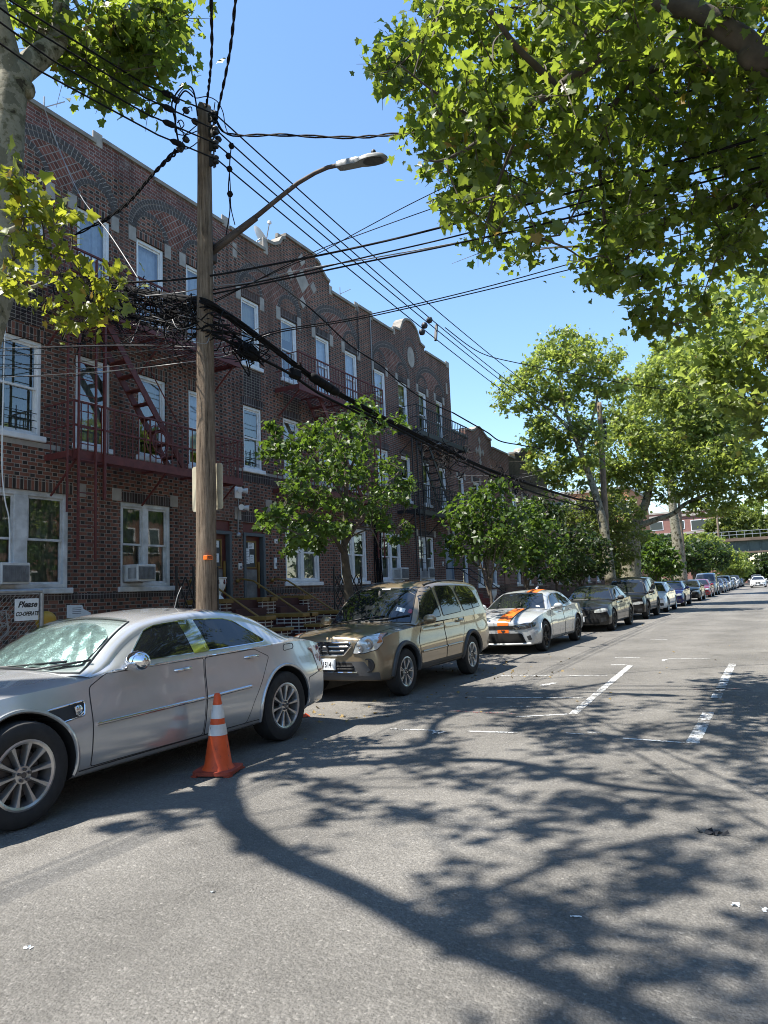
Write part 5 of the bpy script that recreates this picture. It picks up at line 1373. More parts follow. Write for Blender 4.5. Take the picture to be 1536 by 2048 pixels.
put(k, 'grille_bar', 'trim_black', lg); k = MB(); sb.line(k, 'y', [(-.50,.425),(.50,.425)], .008, .016, .05); put(k, 'chrome_strip', 'chrome', lg, 60)
put(sb.patch('y', [(-.80,.42),(.80,.42),(.80,.31),(-.80,.31)], .006, .05, .02), 'bumper_skirt', 'trim_grey', car2)
for sg in (1,-1):
    h = sb.hit('y', .655*sg, .515, 0)
    if h: k = MB(); k.lathe([(.10,.01),(.10,-.012),(.085,-.015),(.075,.0),(0,.0)], 24, 'y', h); put(k, 'fog_light', 'trim_black', car2, 50)
plate(car2, sb, 0.02, .535, '81514')
k = MB()
for md_ in ('x','-x'):
    for z, r in ((.595,.02),): sb.line(k, md_, [(.52,z),(1.43,z+.01)], r, .004, .06, seg=8); sb.line(k, md_, [(1.48,z+.01),(2.12,z+.02)], r, .004, .06, seg=8)
k.split('side_moulding', tan, car2, 60, False)
k = sb.patch('x', [(.42,.30),(.44,.42),(2.18,.43),(2.16,.31)], .006, .06, .02); put(k, 'sill_cladding', 'trim_grey', car2)
k = MB(); sb.line(k, 'z', [(-.62,-.72),(-.66,-.2),(-.68,.3)], .004, .0, .06); sb.line(k, 'z', [(.62,-.72),(.66,-.2),(.68,.3)], .004, .0, .06); k.split('bonnet_gap', M['gap'], car2, None, False)
k = MB()
for s in (1,-1): k.tube([sc.hit('z', .60*s, y, .02) for y in (1.25,1.8,2.4,3.0)], .014, 6)
k.split('roof_trim', M['trim_black'], car2, 60, False)
for pts in (((-.60,.30),(-.1,.36),(.30,.44)), ((.0,.30),(.35,.38),(.68,.56))):
    k = MB(); P = [sa.hit('z', x, y, .02) for x, y in pts]; k.tube([p for p in P if p], .010, 5); put(k, 'wiper', 'trim_black', car2)
for (x, y, w_, h_, m_, nm_) in ((.50,.60,.15,.07,'paper','registration_sticker'),(.66,.62,.06,.06,'tail_red','registration_sticker'),(.02,1.02,.16,.035,'white_plastic','mirror_back')):
    put(sc.patch('z', [(x-w_/2,y-h_/2),(x+w_/2,y-h_/2),(x+w_/2,y+h_/2),(x-w_/2,y+h_/2)], .009, .05, 0), nm_, m_, car2)
k = MB(); h = sc.hit('z', -.02, .86, .012); k.ball(h, .045, 8, 0, (.6,.5,1.6)); put(k, 'hanging_charm', 'redmark', car2)

# ---- pale grey performance sedan with orange stripe
SCH = dict(fo=.98, wb=3.05, ro=1.02, W=.955, fb=.24, rb=.16, er=.10,
    zb=[(-1,.20),(-.4,.19),(.6,.21),(2.6,.22),(4.1,.28)],
    zs=[(-1,.66),(-.6,.77),(0,.88),(.7,.93),(1.6,.94),(2.5,.98),(3.2,1.01),(4.1,.97)],
    zt=[(-1,.74),(-.6,.86),(0,.95),(.6,1.0),(2,1.02),(3.3,1.06),(4.1,1.03)],
    w=[(-1,.88),(-.5,.945),(0,.955),(1.2,.92),(2.2,.925),(3.05,.955),(4.1,.88)], ws=[(-1,.77),(-.5,.84),(0,.88),(1.2,.85),(2.2,.86),(3.05,.89),(4.1,.78)],
    cab=dict(y=(.40,1.32,2.55,3.50), roof=[(.40,.97),(1.32,1.365),(1.65,1.415),(2.05,1.43),(2.5,1.40),(2.9,1.30),(3.5,1.05)],
        belt=[(.4,.93),(1.2,.95),(3.5,1.0)], wb=[(.4,.83),(1.2,.835),(2.6,.845),(3.5,.78)], wr=[(.4,.79),(1.32,.61),(2,.62),(2.55,.60),(3.5,.64)], bow=.28, wsin=.08, wstop=.10),
    dlo=[[(.98,1.0),(1.12,1.12),(1.34,1.265),(1.52,1.31),(1.70,1.32),(1.76,1.01)], [(1.83,1.012),(1.78,1.322),(2.15,1.305),(2.42,1.225),(2.62,1.06)], [(2.68,1.07),(2.52,1.20),(2.86,1.09)]],
    doors=[[(.56,.30),(.54,.70),(.72,.93),(1.80,.95),(1.76,.30)], [(1.78,.30),(1.82,.95),(2.58,.97),(2.66,.85),(2.52,.60),(2.42,.30)]],
    handles=[(1.44,.86),(2.36,.885)], handlem='pm', mirror=(1.0,.92,1.02), mirrorm='pm', wheel=(.355,.245,.265), style='star', Ra=.40, lip=.012, dlom='trim_black', wm=('tyre','alloy_dark'))
lg_ = paint('pale_grey_paint', (0.40,0.415,0.42), 0.15, 0.26)
car3, sb, sc, sa, bw = build_car(SCH, (-5.83, 16.68, 0), 'pale grey sports sedan with an orange bonnet stripe and black wheels', lg_)
put(sb.patch('y', [(-.60,.645),(.60,.645),(.60,.565),(-.60,.565)], .007, .05, .02), 'grille', 'void', car3)
both(car3, sb, 'y', [(.46,.55),(.44,.65),(.70,.70),(.86,.70),(.86,.61),(.70,.565)], 'headlight', 'lens_dark', .010, .03, .02)
k = MB()
for sg in (1,-1):
    h = sb.hit('y', .54*sg, .60, .014); k.tube([h+Vector((math.cos(a)*.045, 0, math.sin(a)*.035)) for a in [2*PI*i/16 for i in range(17)]], .007, 6)
put(k, 'lamp_ring', 'chrome', car3, 60)
put(sb.patch('y', [(-.62,.475),(.62,.475),(.72,.25),(-.72,.25)], .007, .05, .04), 'lower_grille', 'void', car3)
both(car3, sb, 'y', [(.72,.40),(.80,.43),(.83,.33),(.76,.31)], 'fog_light', 'trim_black', .008, .03, .01)
k = MB(); sb.line(k, 'y', [(-.8,.245),(0,.235),(.8,.245)], .022, .012, .06, seg=8); put(k, 'front_lip', 'white_plastic', car3, 60)
def stripe_y(x0, x1, z0, z1): return sb.patch('y', [(x0,z0),(x1,z0),(x1,z1),(x0,z1)], .0095, .04, 0)
SX0, SX1 = .08, .36
put(stripe_y(SX0, SX1-.02, .485, .56), 'stripe', 'orange', car3); put(stripe_y(SX0, SX1-.02, .65, .72), 'stripe', 'orange', car3); put(stripe_y(SX0, SX1, .225, .25), 'stripe', 'orange', car3)
h = put(sb.patch('z', [(SX0,-.93),(SX1,-.93),(SX1,.36),(SX0,.36)], .006, .06, 0), 'stripe', 'orange', car3); k = MB(); sb.line(k, 'z', [(SX1+.015,-.93),(SX1+.015,.36)], .012, .004, .06); put(k, 'stripe_edge', 'trim_black', h)
mk = MB()
for i in range(6):
    yy = .02+i*.055; c = sb.hit('z', (SX0+SX1)/2, yy, .009)
    if c: mk.tube([c+Vector((-.05,0,0)), c+Vector((-.015,.02,.001)), c+Vector((.02,-.02,.001)), c+Vector((.05,0,0))], .004, 4)
put(mk, 'lettering', 'trim_black', h)
c = sb.hit('y', (SX0+SX1)/2-.01, .522, .012); k = MB(); k.prism([(c.x-.05,c.z+.015),(c.x-.025,c.z+.035),(c.x,c.z+.015),(c.x+.025,c.z+.035),(c.x+.05,c.z+.015),(c.x,c.z-.04)], 'y', c.y-.002, c.y+.004); put(k, 'emblem', 'trim_black', car3, None)
put(sc.patch('z', [(SX0,1.34),(SX1,1.34),(SX1,2.5),(SX0,2.5)], .006, .06, 0), 'stripe', 'orange', car3)
k = MB(); c = sb.hit('z', -.12, -.15, .004); put(sb.patch('z', [(-.34,-.22),(-.02,-.22),(.0,-.12),(-.34,-.12)], .006, .05, .03), 'bonnet_scoop', 'void', car3)
put(sc.patch('z', [(.52,.62),(.62,.62),(.62,.67),(.52,.67)], .009, .05, 0), 'registration_sticker', 'paper', car3)
k = MB(); k.tube([(0,2.5,1.44),(0,2.62,1.50)], .03, 6); put(k, 'roof_aerial', 'white_plastic', car3)

# ---- the rest of the row: generic shapes in their own colours
def sedan_spec(**kw):
    s = dict(fo=.86, wb=2.95, ro=1.05, W=.925, fb=.26, rb=.16, er=.10,
    zb=[(-.9,.20),(-.4,.20),(.6,.22),(2.6,.23),(4.1,.29)], zs=[(-.9,.68),(-.5,.80),(0,.88),(.7,.93),(1.6,.955),(2.6,.99),(3.3,1.0),(4.1,.95)],
    zt=[(-.9,.75),(-.5,.88),(0,.96),(.6,1.01),(2,1.03),(3.2,1.06),(4.1,1.02)],
    w=[(-.9,.85),(-.5,.915),(0,.925),(1.2,.91),(2.2,.91),(3.0,.925),(4.1,.85)], ws=[(-.9,.76),(-.5,.83),(0,.86),(1.2,.855),(2.2,.86),(3.0,.87),(4.1,.77)],
    cab=dict(y=(.36,1.30,2.50,3.45), roof=[(.36,.98),(1.30,1.40),(1.65,1.455),(2.05,1.47),(2.5,1.43),(2.9,1.31),(3.45,1.05)],
        belt=[(.36,.94),(1.2,.96),(3.5,1.0)], wb=[(.36,.83),(1.2,.835),(2.6,.835),(3.45,.77)], wr=[(.36,.79),(1.3,.60),(2,.61),(2.5,.60),(3.45,.63)], bow=.28, wsin=.08, wstop=.10),
    dlo=[[(.96,1.01),(1.10,1.13),(1.34,1.29),(1.55,1.345),(1.70,1.35),(1.76,1.02)], [(1.84,1.022),(1.79,1.352),(2.15,1.335),(2.45,1.25),(2.72,1.07)]],
    doors=[[(.54,.32),(.52,.70),(.70,.94),(1.80,.96),(1.76,.32)], [(1.78,.32),(1.82,.96),(2.56,.98),(2.60,.85),(2.48,.60),(2.38,.32)]],
    handles=[(1.42,.87),(2.32,.89)], handlem='pm', mirror=(.98,.88,1.03), mirrorm='pm', wheel=(.345,.235,.245), style='star', Ra=.39, lip=.010, dlom='chrome', n=56)
    s.update(kw); return s
def suv_spec(**kw):
    s = dict(SCRV); s.update(fo=.84, wb=2.78, ro=1.0, W=.93, zb=[(-.9,.28),(-.4,.27),(.5,.30),(2.2,.31),(3.0,.33),(3.8,.38)],
        w=[(-.9,.85),(-.5,.915),(0,.93),(2.8,.93),(3.3,.91),(3.8,.85)], ws=[(-.9,.78),(-.5,.84),(0,.865),(1,.87),(2.8,.87),(3.8,.80)],
        style='five', wheel=(.365,.235,.25), Ra=.43, lip=.022, n=56, dlom='trim_black'); s.update(kw); return s
def front(t, sb, kind, dark=True, txt=None):
    if kind == 'kidney':
        for sg in (1,-1):
            pl = [(.03,.70),(.27,.69),(.30,.62),(.24,.50),(.04,.49)]; pl = [(u*sg, v) for u, v in pl]
            o = put(sb.patch('y', pl if sg > 0 else pl[::-1], .008, .04, .03), 'grille', 'void', t); k = MB(); sb.line(k, 'y', smooth_poly(pl, .03), .009, .01, .04, True); put(k, 'grille_surround', 'trim_black', o, 60)
    elif kind == 'wide':
        pl = [(-.45,.70),(.45,.70),(.36,.46),(-.36,.46)]; o = put(sb.patch('y', pl, .008, .05, .05), 'grille', 'void', t); k = MB(); sb.line(k, 'y', smooth_poly(pl, .05), .012, .01, .05, True); put(k, 'grille_surround', 'chrome', o, 60)
        k = MB()
        for z in (.54,.62): sb.line(k, 'y', [(-.38,z),(.38,z)], .010, .014, .05)
        put(k, 'grille_bar', 'alloy', o, 60)
    else: put(sb.patch('y', [(-.22,.64),(.22,.64),(.22,.57),(-.22,.57)], .008, .05, .02), 'grille', 'void', t)
    both(t, sb, 'y', [(.44,.60),(.46,.69),(.66,.73),(.82,.72),(.83,.64),(.66,.60)], 'headlight', 'lens', .009, .04, .02, 'trim_black')
    put(sb.patch('y', [(-.55,.42),(.55,.42),(.60,.26),(-.60,.26)], .007, .05, .03), 'lower_grille', 'void', t)
    both(t, sb, 'y', [(.62,.44),(.78,.45),(.79,.33),(.64,.31)], 'bumper_vent', 'trim_black', .007, .04, .02)
    plate(t, sb, 0, .40, None)
def gcar(spec, y, colr, metal, label, fr='wide', x=-5.62, kind='car', rough=.28, det=False, name='parked_car', group='cars parked along the kerb'):
    pm = paint(label[:24].replace(' ', '_'), colr, metal, rough)
    t, sb, sc, sa, bw = build_car(spec, (x, y, 0), label, pm, det, group, name, kind); front(t, sb, fr); return t
gcar(sedan_spec(mirrorm='trim_black', wm=('tyre','alloy_dark'), dlom='trim_black'), 23.75, (0.014,0.015,0.016), 0.0, 'dark grey sedan with twin grille right behind the pale grey striped car', 'kidney', det=True)
gcar(suv_spec(mirrorm='trim_black', wm=('tyre','alloy_dark')), 30.55, (0.007,0.0075,0.008), 0.0, 'black SUV parked between the dark grey sedan and the white sedan', 'wide', det=True)
gcar(sedan_spec(), 36.6, (0.72,0.72,0.70), 0.0, 'white sedan parked between the black SUV and the blue sedan', 'slim')
gcar(sedan_spec(mirrorm='pm', wm=('tyre','alloy_dark')), 43.6, (0.008,0.010,0.075), 0.2, 'deep blue sedan parked behind the white sedan', 'slim')
gcar(sedan_spec(mirrorm='trim_black'), 53.2, (0.010,0.011,0.010), 0.0, 'black sedan with chrome grille parked behind the deep blue sedan', 'wide')
gcar(sedan_spec(), 61.5, (0.20,0.012,0.022), 0.4, 'dark red car parked in front of the tall grey SUV', 'slim')
bigsuv = suv_spec()
gcar(dict(bigsuv, W=.99, w=[(a,b*1.06) for a,b in bigsuv['w']], ws=[(a,b*1.06) for a,b in bigsuv['ws']], zt=[(a,b*1.12) for a,b in bigsuv['zt']], zs=[(a,b*1.12) for a,b in bigsuv['zs']],
    cab=dict(bigsuv['cab'], roof=[(a,b*1.15) for a,b in bigsuv['cab']['roof']], belt=[(a,b*1.10) for a,b in bigsuv['cab']['belt']], wb=[(a,b*1.05) for a,b in bigsuv['cab']['wb']], wr=[(a,b*1.08) for a,b in bigsuv['cab']['wr']]),
    dlo=[[(u,v*1.12) for u,v in p] for p in bigsuv['dlo']], doors=[[(u,v*1.1) for u,v in p] for p in bigsuv['doors']], mirror=(1.06,.66,1.25), handles=[(a,b*1.1) for a,b in bigsuv['handles']]), 68.5, (0.20,0.215,0.235), 0.6, 'tall grey SUV standing above the row beyond the dark red car', 'wide', x=-5.7)
for y, c, mt, lab, sp, fr in ((77,(0.035,0.045,0.075),.4,'small dark blue car just beyond the tall grey SUV',sedan_spec(),'slim'),(83.5,(0.06,0.08,0.14),.4,'blue grey car second beyond the tall grey SUV',sedan_spec(),'slim'),(90,(0.60,0.62,0.63),.2,'white SUV far along the row near the railway',suv_spec(),'wide'),
    (97,(0.05,0.055,0.07),.4,'dark car far along the row, beyond the white SUV',sedan_spec(),'slim'),(104,(0.62,0.62,0.60),0,'small white car far along the row near its end',sedan_spec(),'slim'),(112,(0.045,0.07,0.13),.3,'dark blue van at the far end of the row',suv_spec(),'wide'),(121,(0.30,0.32,0.34),.5,'silver car at the far end of the row under the railway',sedan_spec(),'slim')):
    gcar(sp, y, c, mt, lab, fr)
gcar(sedan_spec(), 104.0, (0.74,0.74,0.73), 0.0, 'white car driving towards us in the far lane', 'kidney', x=-2.35, name='moving_car', group='cars on the road')
gcar(suv_spec(), 128.0, (0.10,0.10,0.105), 0.3, 'dark SUV on the road behind the oncoming white car', 'wide', x=-3.1, name='moving_car', group='cars on the road')
gcar(sedan_spec(), 118.0, (0.25,0.33,0.36), 0.4, 'teal grey car at the right edge beyond the oncoming white car', 'slim', x=-0.2, name='moving_car', group='cars on the road')
# ================================================================ utility poles, street lamp, wires
def wood():
    t = NT('pole_wood'); oc = t.obj(); mp = t.n('Mapping'); mp.inputs['Scale'].default_value = (1,1,0.05); t.l(oc, mp.inputs[0])
    n = t.noise(mp.outputs[0], 30, 8, 0.8); n2 = t.noise(oc, 2.2, 6, 0.7)
    c = t.ramp(n, [(0.34, (0.030,0.022,0.017)), (0.44, (0.17,0.128,0.092)), (0.56, (0.27,0.21,0.155)), (0.7, (0.36,0.29,0.22))])
    c = t.mix(1.0, c, t.ramp(n2, [(0.3, 0.7), (0.7, 1.15)]), 'MULTIPLY')
    t.bsdf(c, 0.9, 0, 0.2, t.bump(n, 1.0, 0.04)); return t.m
M['wood'] = wood()
def pole_mesh(x, y, z0, z1, r0, r1, lean=(0,0), seg=20, n=40):
    mb = MB(); vs = []; fs = []
    for i in range(n+1):
        t = i/n; z = z0+(z1-z0)*t; r = r0+(r1-r0)*t
        for k in range(seg):
            a = 2*PI*k/seg; q = r*(1+0.05*noise.noise(Vector((math.cos(a)*3, math.sin(a)*3, z*0.8)))+0.02*noise.noise(Vector((math.cos(a)*9, math.sin(a)*9, z*0.5))))
            vs.append((x+lean[0]*t+math.cos(a)*q, y+lean[1]*t+math.sin(a)*q, z+(0.05*noise.noise(Vector((k*1.3,2,z))) if i == n else 0)))
    for i in range(n):
        for k in range(seg): k2 = (k+1)%seg; fs.append((i*seg+k, i*seg+k2, (i+1)*seg+k2, (i+1)*seg+k))
    fs.append(tuple(range(n*seg, (n+1)*seg))); return mb.add(vs, fs)
PX = -7.2
pole = thing('utility_pole', 'weathered wooden utility pole between the silver sedan and the nearest brick houses', 'utility pole', (PX, 7.75, 0.1), 'wooden utility poles')
pole_mesh(PX, 7.73, 0.1, 9.18, 0.158, 0.104, (0.0, 0.10)).build('post', M['wood'], pole, 179)
for k, (za, m_) in enumerate(((2.10,'orange'),)):
    MB().bbox(PX+0.08, PX+0.152, 7.60, 7.72, za, za+0.06, 0.004).build('number_tag', M[m_], pole); text_mesh('7273', 0.045, Vector((PX+0.154,7.66,za+0.03)), ROT_X, 'lettering', M['ink'], pole, 0.0006, 0.001)
b = MB()
for z in (8.95, 8.70, 8.47, 8.22): b.box(PX+0.08, PX+0.20, 7.80, 7.84, z-0.07, z+0.07); b.box(PX+0.18, PX+0.20, 7.78, 7.86, z-0.09, z+0.09)
b.tube([(PX+0.19,7.82,8.1),(PX+0.19,7.82,9.05)], 0.012, 6); b.build('wire_rack', M['trim_black'], pole)
for z in (8.95, 8.70, 8.47, 8.22):
    MB().lathe([(0,-0.05),(0.045,-0.05),(0.05,-0.03),(0.03,0),(0.05,0.03),(0.045,0.05),(0,0.05)], 12, 'z', (PX+0.23,7.82,z)).build('insulator', M['trim_black'], pole, 40)
sb_ = MB(); p0 = ony(387, 935, 8.0); p1 = ony(448, 1018, 8.0)
x0, x1, z0, z1 = p0.x, p1.x, p1.z, p0.z; rp = smooth_poly([(x0,z0),(x1,z0),(x1,z1),(x0,z1)], 0.05, 5)
sg2 = thing('parking_sign', 'blank beige back of a square sign fixed behind the utility pole', 'sign', ((x0+x1)/2, 8.0, z0))
sb_.prism(rp, 'y', 7.97, 7.985).build('sign_board', simple('sign_back', (0.50,0.455,0.335), 0.6, var=0.15), sg2); MB().box((x0+x1)/2-0.03,(x0+x1)/2+0.03,7.94,7.969,z0+0.1,z1-0.1).build('bracket', M['galv'], sg2)

p2y = 36.9
pole2 = thing('utility_pole', 'tall wooden utility pole in front of the plane trees further along', 'utility pole', (-7.25, p2y, 0.1), 'wooden utility poles')
tp = onx(1199, 806, -7.25); bt = onx(1216, 1120, -7.25)
pole_mesh(-7.25, bt.y-0.3, 0.1, tp.z, 0.19, 0.12, (0, tp.y-bt.y+0.2)).build('post', M['wood'], pole2, 179)
b = MB()
for k in range(4): z = tp.z-1.0-0.28*k; b.box(-7.15,-7.0,tp.y-0.1,tp.y+0.05,z-0.08,z+0.08)
b.split('wire_rack', M['trim_black'], pole2)
for (px, y, zt, lab) in ((1432, 120.0, 1012, 'thin dark utility pole far off in front of the elevated railway'), (1356, 70.0, 985, 'weathered utility pole among the plane tree trunks far along the row')):
    q = ony(px, zt, y); t = thing('utility_pole', lab, 'utility pole', (q.x, y, 0), 'wooden utility poles'); pole_mesh(q.x, y, 0, q.z, 0.2, 0.13, (0,0), 10, 10).build('post', M['wood'], t, 179)

# ---- street lamp
lamp = thing('street_lamp', 'grey street lamp on a long rusty arm reaching from the wooden pole', 'street lamp', (PX, 7.9, 6.9))
M['rust'] = simple('rusty_arm', (0.080,0.064,0.055), 0.75, 0.2, var=0.4, scale=8)
pts = [ony(px, py, 8.0) for px, py in ((422,500),(468,466),(514,432),(558,396),(596,366),(630,346),(655,335),(682,329))]
MB().tube(pts, [0.045,0.042,0.038,0.034,0.032,0.030,0.030,0.030], 10).build('arm', M['rust'], lamp, 60)
a0 = pts[0]; MB().tube([a0+Vector((0.02,0,-0.05)), ony(513,437,7.99)], [0.05,0.035], 8).build('brace', M['rust'], lamp, 60); MB().bbox(a0.x-0.06,a0.x+0.05,a0.y-0.1,a0.y+0.1,a0.z-0.2,a0.z+0.14,0.02).build('bracket', M['rust'], lamp, 30)
H0 = ony(676, 332, 8.0); H1 = ony(778, 311, 8.0); d = (H1-H0); L = d.length; d.normalize(); sd = Vector((0,1,0)); up = d.cross(sd)*-1
up = Vector((-d.z, 0, d.x))
def hp(u, v, w): return H0 + d*(u*L*0.96) + sd*v*0.85 + up*w*0.82
m = MB()
sect = [(0.0,0.075,-0.05,0.05),(0.10,0.085,-0.055,0.06),(0.40,0.085,-0.055,0.06),(0.46,0.09,-0.05,0.045),(0.55,0.12,-0.045,0.045),(0.70,0.14,-0.04,0.045),(0.85,0.13,-0.036,0.036),(0.95,0.095,-0.03,0.024),(1.0,0.03,-0.02,0.0)]
vs = []; fs = []
for u, w, lo, hi in sect:
    for (y, z) in ((-w,lo),(w,lo),(w,lo+(hi-lo)*0.5),(w*0.75,hi),(-w*0.75,hi),(-w,lo+(hi-lo)*0.5)): vs.append(hp(u,y,z))
for i in range(len(sect)-1):
    for k in range(6): k2 = (k+1)%6; fs.append((i*6+k, i*6+k2, (i+1)*6+k2, (i+1)*6+k))
fs.append(tuple(range(6))); fs.append(tuple(range(len(vs)-6,len(vs))))
hd = m.add(vs, fs).build('lamp_head', simple('lamp_grey', (0.20,0.205,0.205), 0.5, 0.2, var=0.1), lamp, 35)
m = MB(); m.add([hp(0.74+0.20*math.cos(a), 0.11*math.sin(a), -0.052) for a in [2*PI*i/24 for i in range(24)]], [tuple(range(24))]); m.build('lens', M['trim_grey'], hd)
for u in (0.66, 0.82):
    m = MB(); m.add([hp(u+0.055*math.cos(a), 0.055*math.sin(a), -0.056) for a in [2*PI*i/16 for i in range(16)]], [tuple(range(16))]); m.build('led_module', M['brake'], hd)
m = MB(); m.tube([hp(0.72,0,0.05),hp(0.72,0,0.11)], 0.035, 10); m.ball(hp(0.72,0,0.115), 0.036, 10); m.build('photocell', M['trim_black'], hd, 60)

# ---- wires
def sag(p, q, s, n=22):
    p = Vector(p); q = Vector(q); return [p.lerp(q, i/n) - Vector((0,0,4*s*(i/n)*(1-i/n))) for i in range(n+1)]
def wire(name, label, pts, r=0.011, m='rubber', group=None, cat='wire', twist=0):
    mb = MB()
    if twist:
        P = [Vector(p) for p in pts]; D = []
        for a, b_ in zip(P, P[1:]):
            k = max(1, int((b_-a).length/0.10)); D += [a.lerp(b_, i/k) for i in range(k)]
        D.append(P[-1])
        for s in range(twist):
            o = [p + Vector((0, math.cos(i*0.9+s*2*PI/twist)*r, math.sin(i*0.9+s*2*PI/twist)*r)) for i, p in enumerate(D)]; mb.tube(o, r*0.8, 5, cap=False)
    else: mb.tube(pts, r, 6)
    return tag(mb.build(name, M[m], None, 60), label, cat, group)
xr = PX+0.25
ordn = ('topmost','second','third','lowest')
for i, (zp, lpx, py2) in enumerate(((8.95,[(290,169),(23,3)],868),(8.70,[(291,196),(16,28)],884),(8.47,[(293,228),(104,120)],900),(8.22,[(316,270),(76,140)],917))):
    P0 = Vector((xr, 7.82, zp)); Q = onx(1202, py2, -7.05)
    L_ = [onx(a, b_, xr-0.02) for a, b_ in lpx]; e = L_[-1] + (L_[-1]-P0)*0.6; e.z = max(e.z, zp-0.5)
    far = Vector((xr, -24, zp)); lst = [far] + [far.lerp(L_[-1], t) for t in (.5,.8,.95)] + L_[::-1] + [P0] + sag(P0, Q, (0.42,0.5,0.35,0.3)[i])[1:] + sag(Q, (-7.05,72,Q.z-0.4), 0.5)[1:]
    wire('power_line', '%s of the four parallel power lines running along the street past both wooden poles' % ordn[i], lst, 0.0115, group='parallel power lines')
    for j, (a, b_) in enumerate(lpx[:1]):
        c = onx(a, b_, xr-0.02); c2 = c.lerp(P0, 0.3)
        MB_ = MB(); dd = (P0-c).normalized(); MB_.tube([c2-dd*0.12, c2-dd*0.06, c2+dd*0.06, c2+dd*0.12], [0.018,0.042,0.042,0.018], 8)
        tag(MB_.build('line_splice', M['rubber'], None, 60), 'black splice and insulator on the %s parallel power line left of the pole' % ordn[i], 'splice', 'line splices')
# jumper loops at the pole head
def curve(pts, n=8):
    P = [Vector(p) for p in pts]; out = []
    for i in range(len(P)-1):
        a = P[max(i-1,0)]; b_ = P[i]; c = P[i+1]; d_ = P[min(i+2,len(P)-1)]
        for k in range(n):
            t = k/n; out.append(0.5*((2*b_)+(c-a)*t+(2*a-5*b_+4*c-d_)*t*t+(3*b_-a-3*c+d_)*t**3))
    out.append(P[-1]); return out
jl = MB()
J = lambda *pp: [onx(a, b_, -7.1+0.12*rnd.random()) for a, b_ in pp]
for pp in (((395,232),(391,200),(385,178),(372,171),(358,180),(346,200),(344,215),(350,240),(356,280)), ((396,230),(388,190),(372,176),(360,186),(350,206)), ((386,193),(372,182),(362,190),(352,210),(350,235),(352,260),(358,286)), ((424,196),(412,193),(395,196),(388,194)),
    ((424,196),(436,205),(446,225),(450,250),(456,268)), ((430,205),(428,225),(430,245),(425,255)), ((394,250),(380,262),(370,272),(362,300),(370,296)), ((352,255),(362,262),(372,270),(366,282)), ((345,215),(352,235),(350,262),(362,270),(378,268),(394,262)),
    ((394,285),(385,292),(372,298),(360,296)), ((356,240),(362,255),(370,275),(378,282)), ((366,230),(372,218),(382,214),(384,222)), ((360,260),(368,250),(362,240),(354,246))):
    jl.tube(curve(J(*pp)), 0.012 if len(pp) > 6 else 0.008, 5)
tag(jl.build('jumper_cables', M['rubber'], None, 60), 'tangle of black jumper cables looping at the head of the nearest utility pole', 'cables')
cl = MB()
for a, b_ in ((372,279),(364,292),(360,298),(352,200),(390,243),(433,262),(437,278),(372,221)): cl.ball(onx(a,b_,-7.05), 0.05, 8, 0, (1,1.3,0.9))
tag(cl.build('cable_clamps', M['trim_black'], None, 60), 'dark clamps bunched on the jumper cables at the pole head', 'clamps', kind='stuff')
# connector ladder hanging from the lines right of the pole
cn = MB()
q = [onx(a, b_, xr) for a, b_ in ((463,290),(460,318),(459,345),(457,380),(460,420),(452,470))]; cn.tube(curve(q), 0.010, 5); q = [onx(a, b_, xr) for a, b_ in ((459,345),(461,380),(462,415),(470,450))]; cn.tube(curve(q), 0.008, 5)
for a, b_ in ((463,292),(457,312),(459,338),(460,388)): cn.ball(onx(a,b_,xr), 0.05, 8)
tag(cn.build('hanging_connector', M['rubber'], None, 60), 'black connector cable hanging down from the parallel lines just right of the lamp pole', 'cable')
# span clamps far right on the lines
sc_ = MB()
for a, b_ in ((859,640),(849,651),(844,664)): sc_.ball(onx(a,b_,-6.98), 0.085, 8)
c0 = onx(873,650,-6.98); c1 = onx(871,681,-6.98); sc_.bar(c0, c1, 0.06, 0.06)
tag(sc_.build('line_spacer', M['trim_black'], None, 60), 'spacer and black clamps on the parallel lines above the rounded gable', 'spacer')
# drops over the camera
pt = Vector((PX+0.05, 7.82, 9.15))
for (px, top, lab) in ((423, -70, 'twisted black cable rising straight up from the pole head'), (480, -70, 'twisted black cable rising from the pole head, right of the straight one')):
    e = pd(px, top, 8.3); s0 = pt if px < 440 else Vector((PX+0.2,7.85,8.85)); far = s0 + (e-s0)*1.9; mid = pd((px+425)/2+ (6 if px > 440 else -1), 110, 10.3)
    wire('service_cable', lab, curve([s0, mid, e, far], 8), 0.014, group='service cables', twist=2)
# service drops crossing the street
def cross(label, left, mids, right, yr, r=0.010, m='rubber', twist=0, beyond=1.0):
    R_ = ony(right[0], right[1], yr); n = len(mids); P = [left]
    for k, (a, b_) in enumerate(mids):
        # depth interpolated along the run
        lp = project(left); t = (a-lp[0])/(right[0]-lp[0]); dl = (left-Vector(CC)).length; dr = (R_-Vector(CC)).length
        # perspective correct blend of distance
        dd = 1.0/((1-t)/dl + t/dr); P.append(pd(a, b_, dd))
    P.append(R_); far = R_ + (R_-P[-2])*(beyond*6.0/max(0.5,(R_-P[-2]).length)); P.append(far)
    return wire('service_cable', label, curve(P, 8), r, m, 'service cables', 'wire', twist)
cross('thick twisted cable from the pole head to the upper right, just above the street lamp', Vector((PX+0.2,7.85,8.98)), [(456,268),(560,270),(700,275),(800,267),(960,250),(1150,222)], (1536,150), 8.3, 0.016, twist=2)
lo = onx(190, 567, -8.6)
cross('heavy black cable crossing the street in front of the stepped gable', lo, [(380,557),(560,526),(736,490),(900,450),(1189,372)], (1536,271), 8.5, 0.016)
cross('black cable just below the heavy one in front of the stepped gable', onx(425,580,-7.1), [(560,555),(736,513),(900,475),(1121,417)], (1536,307), 8.8, 0.011)
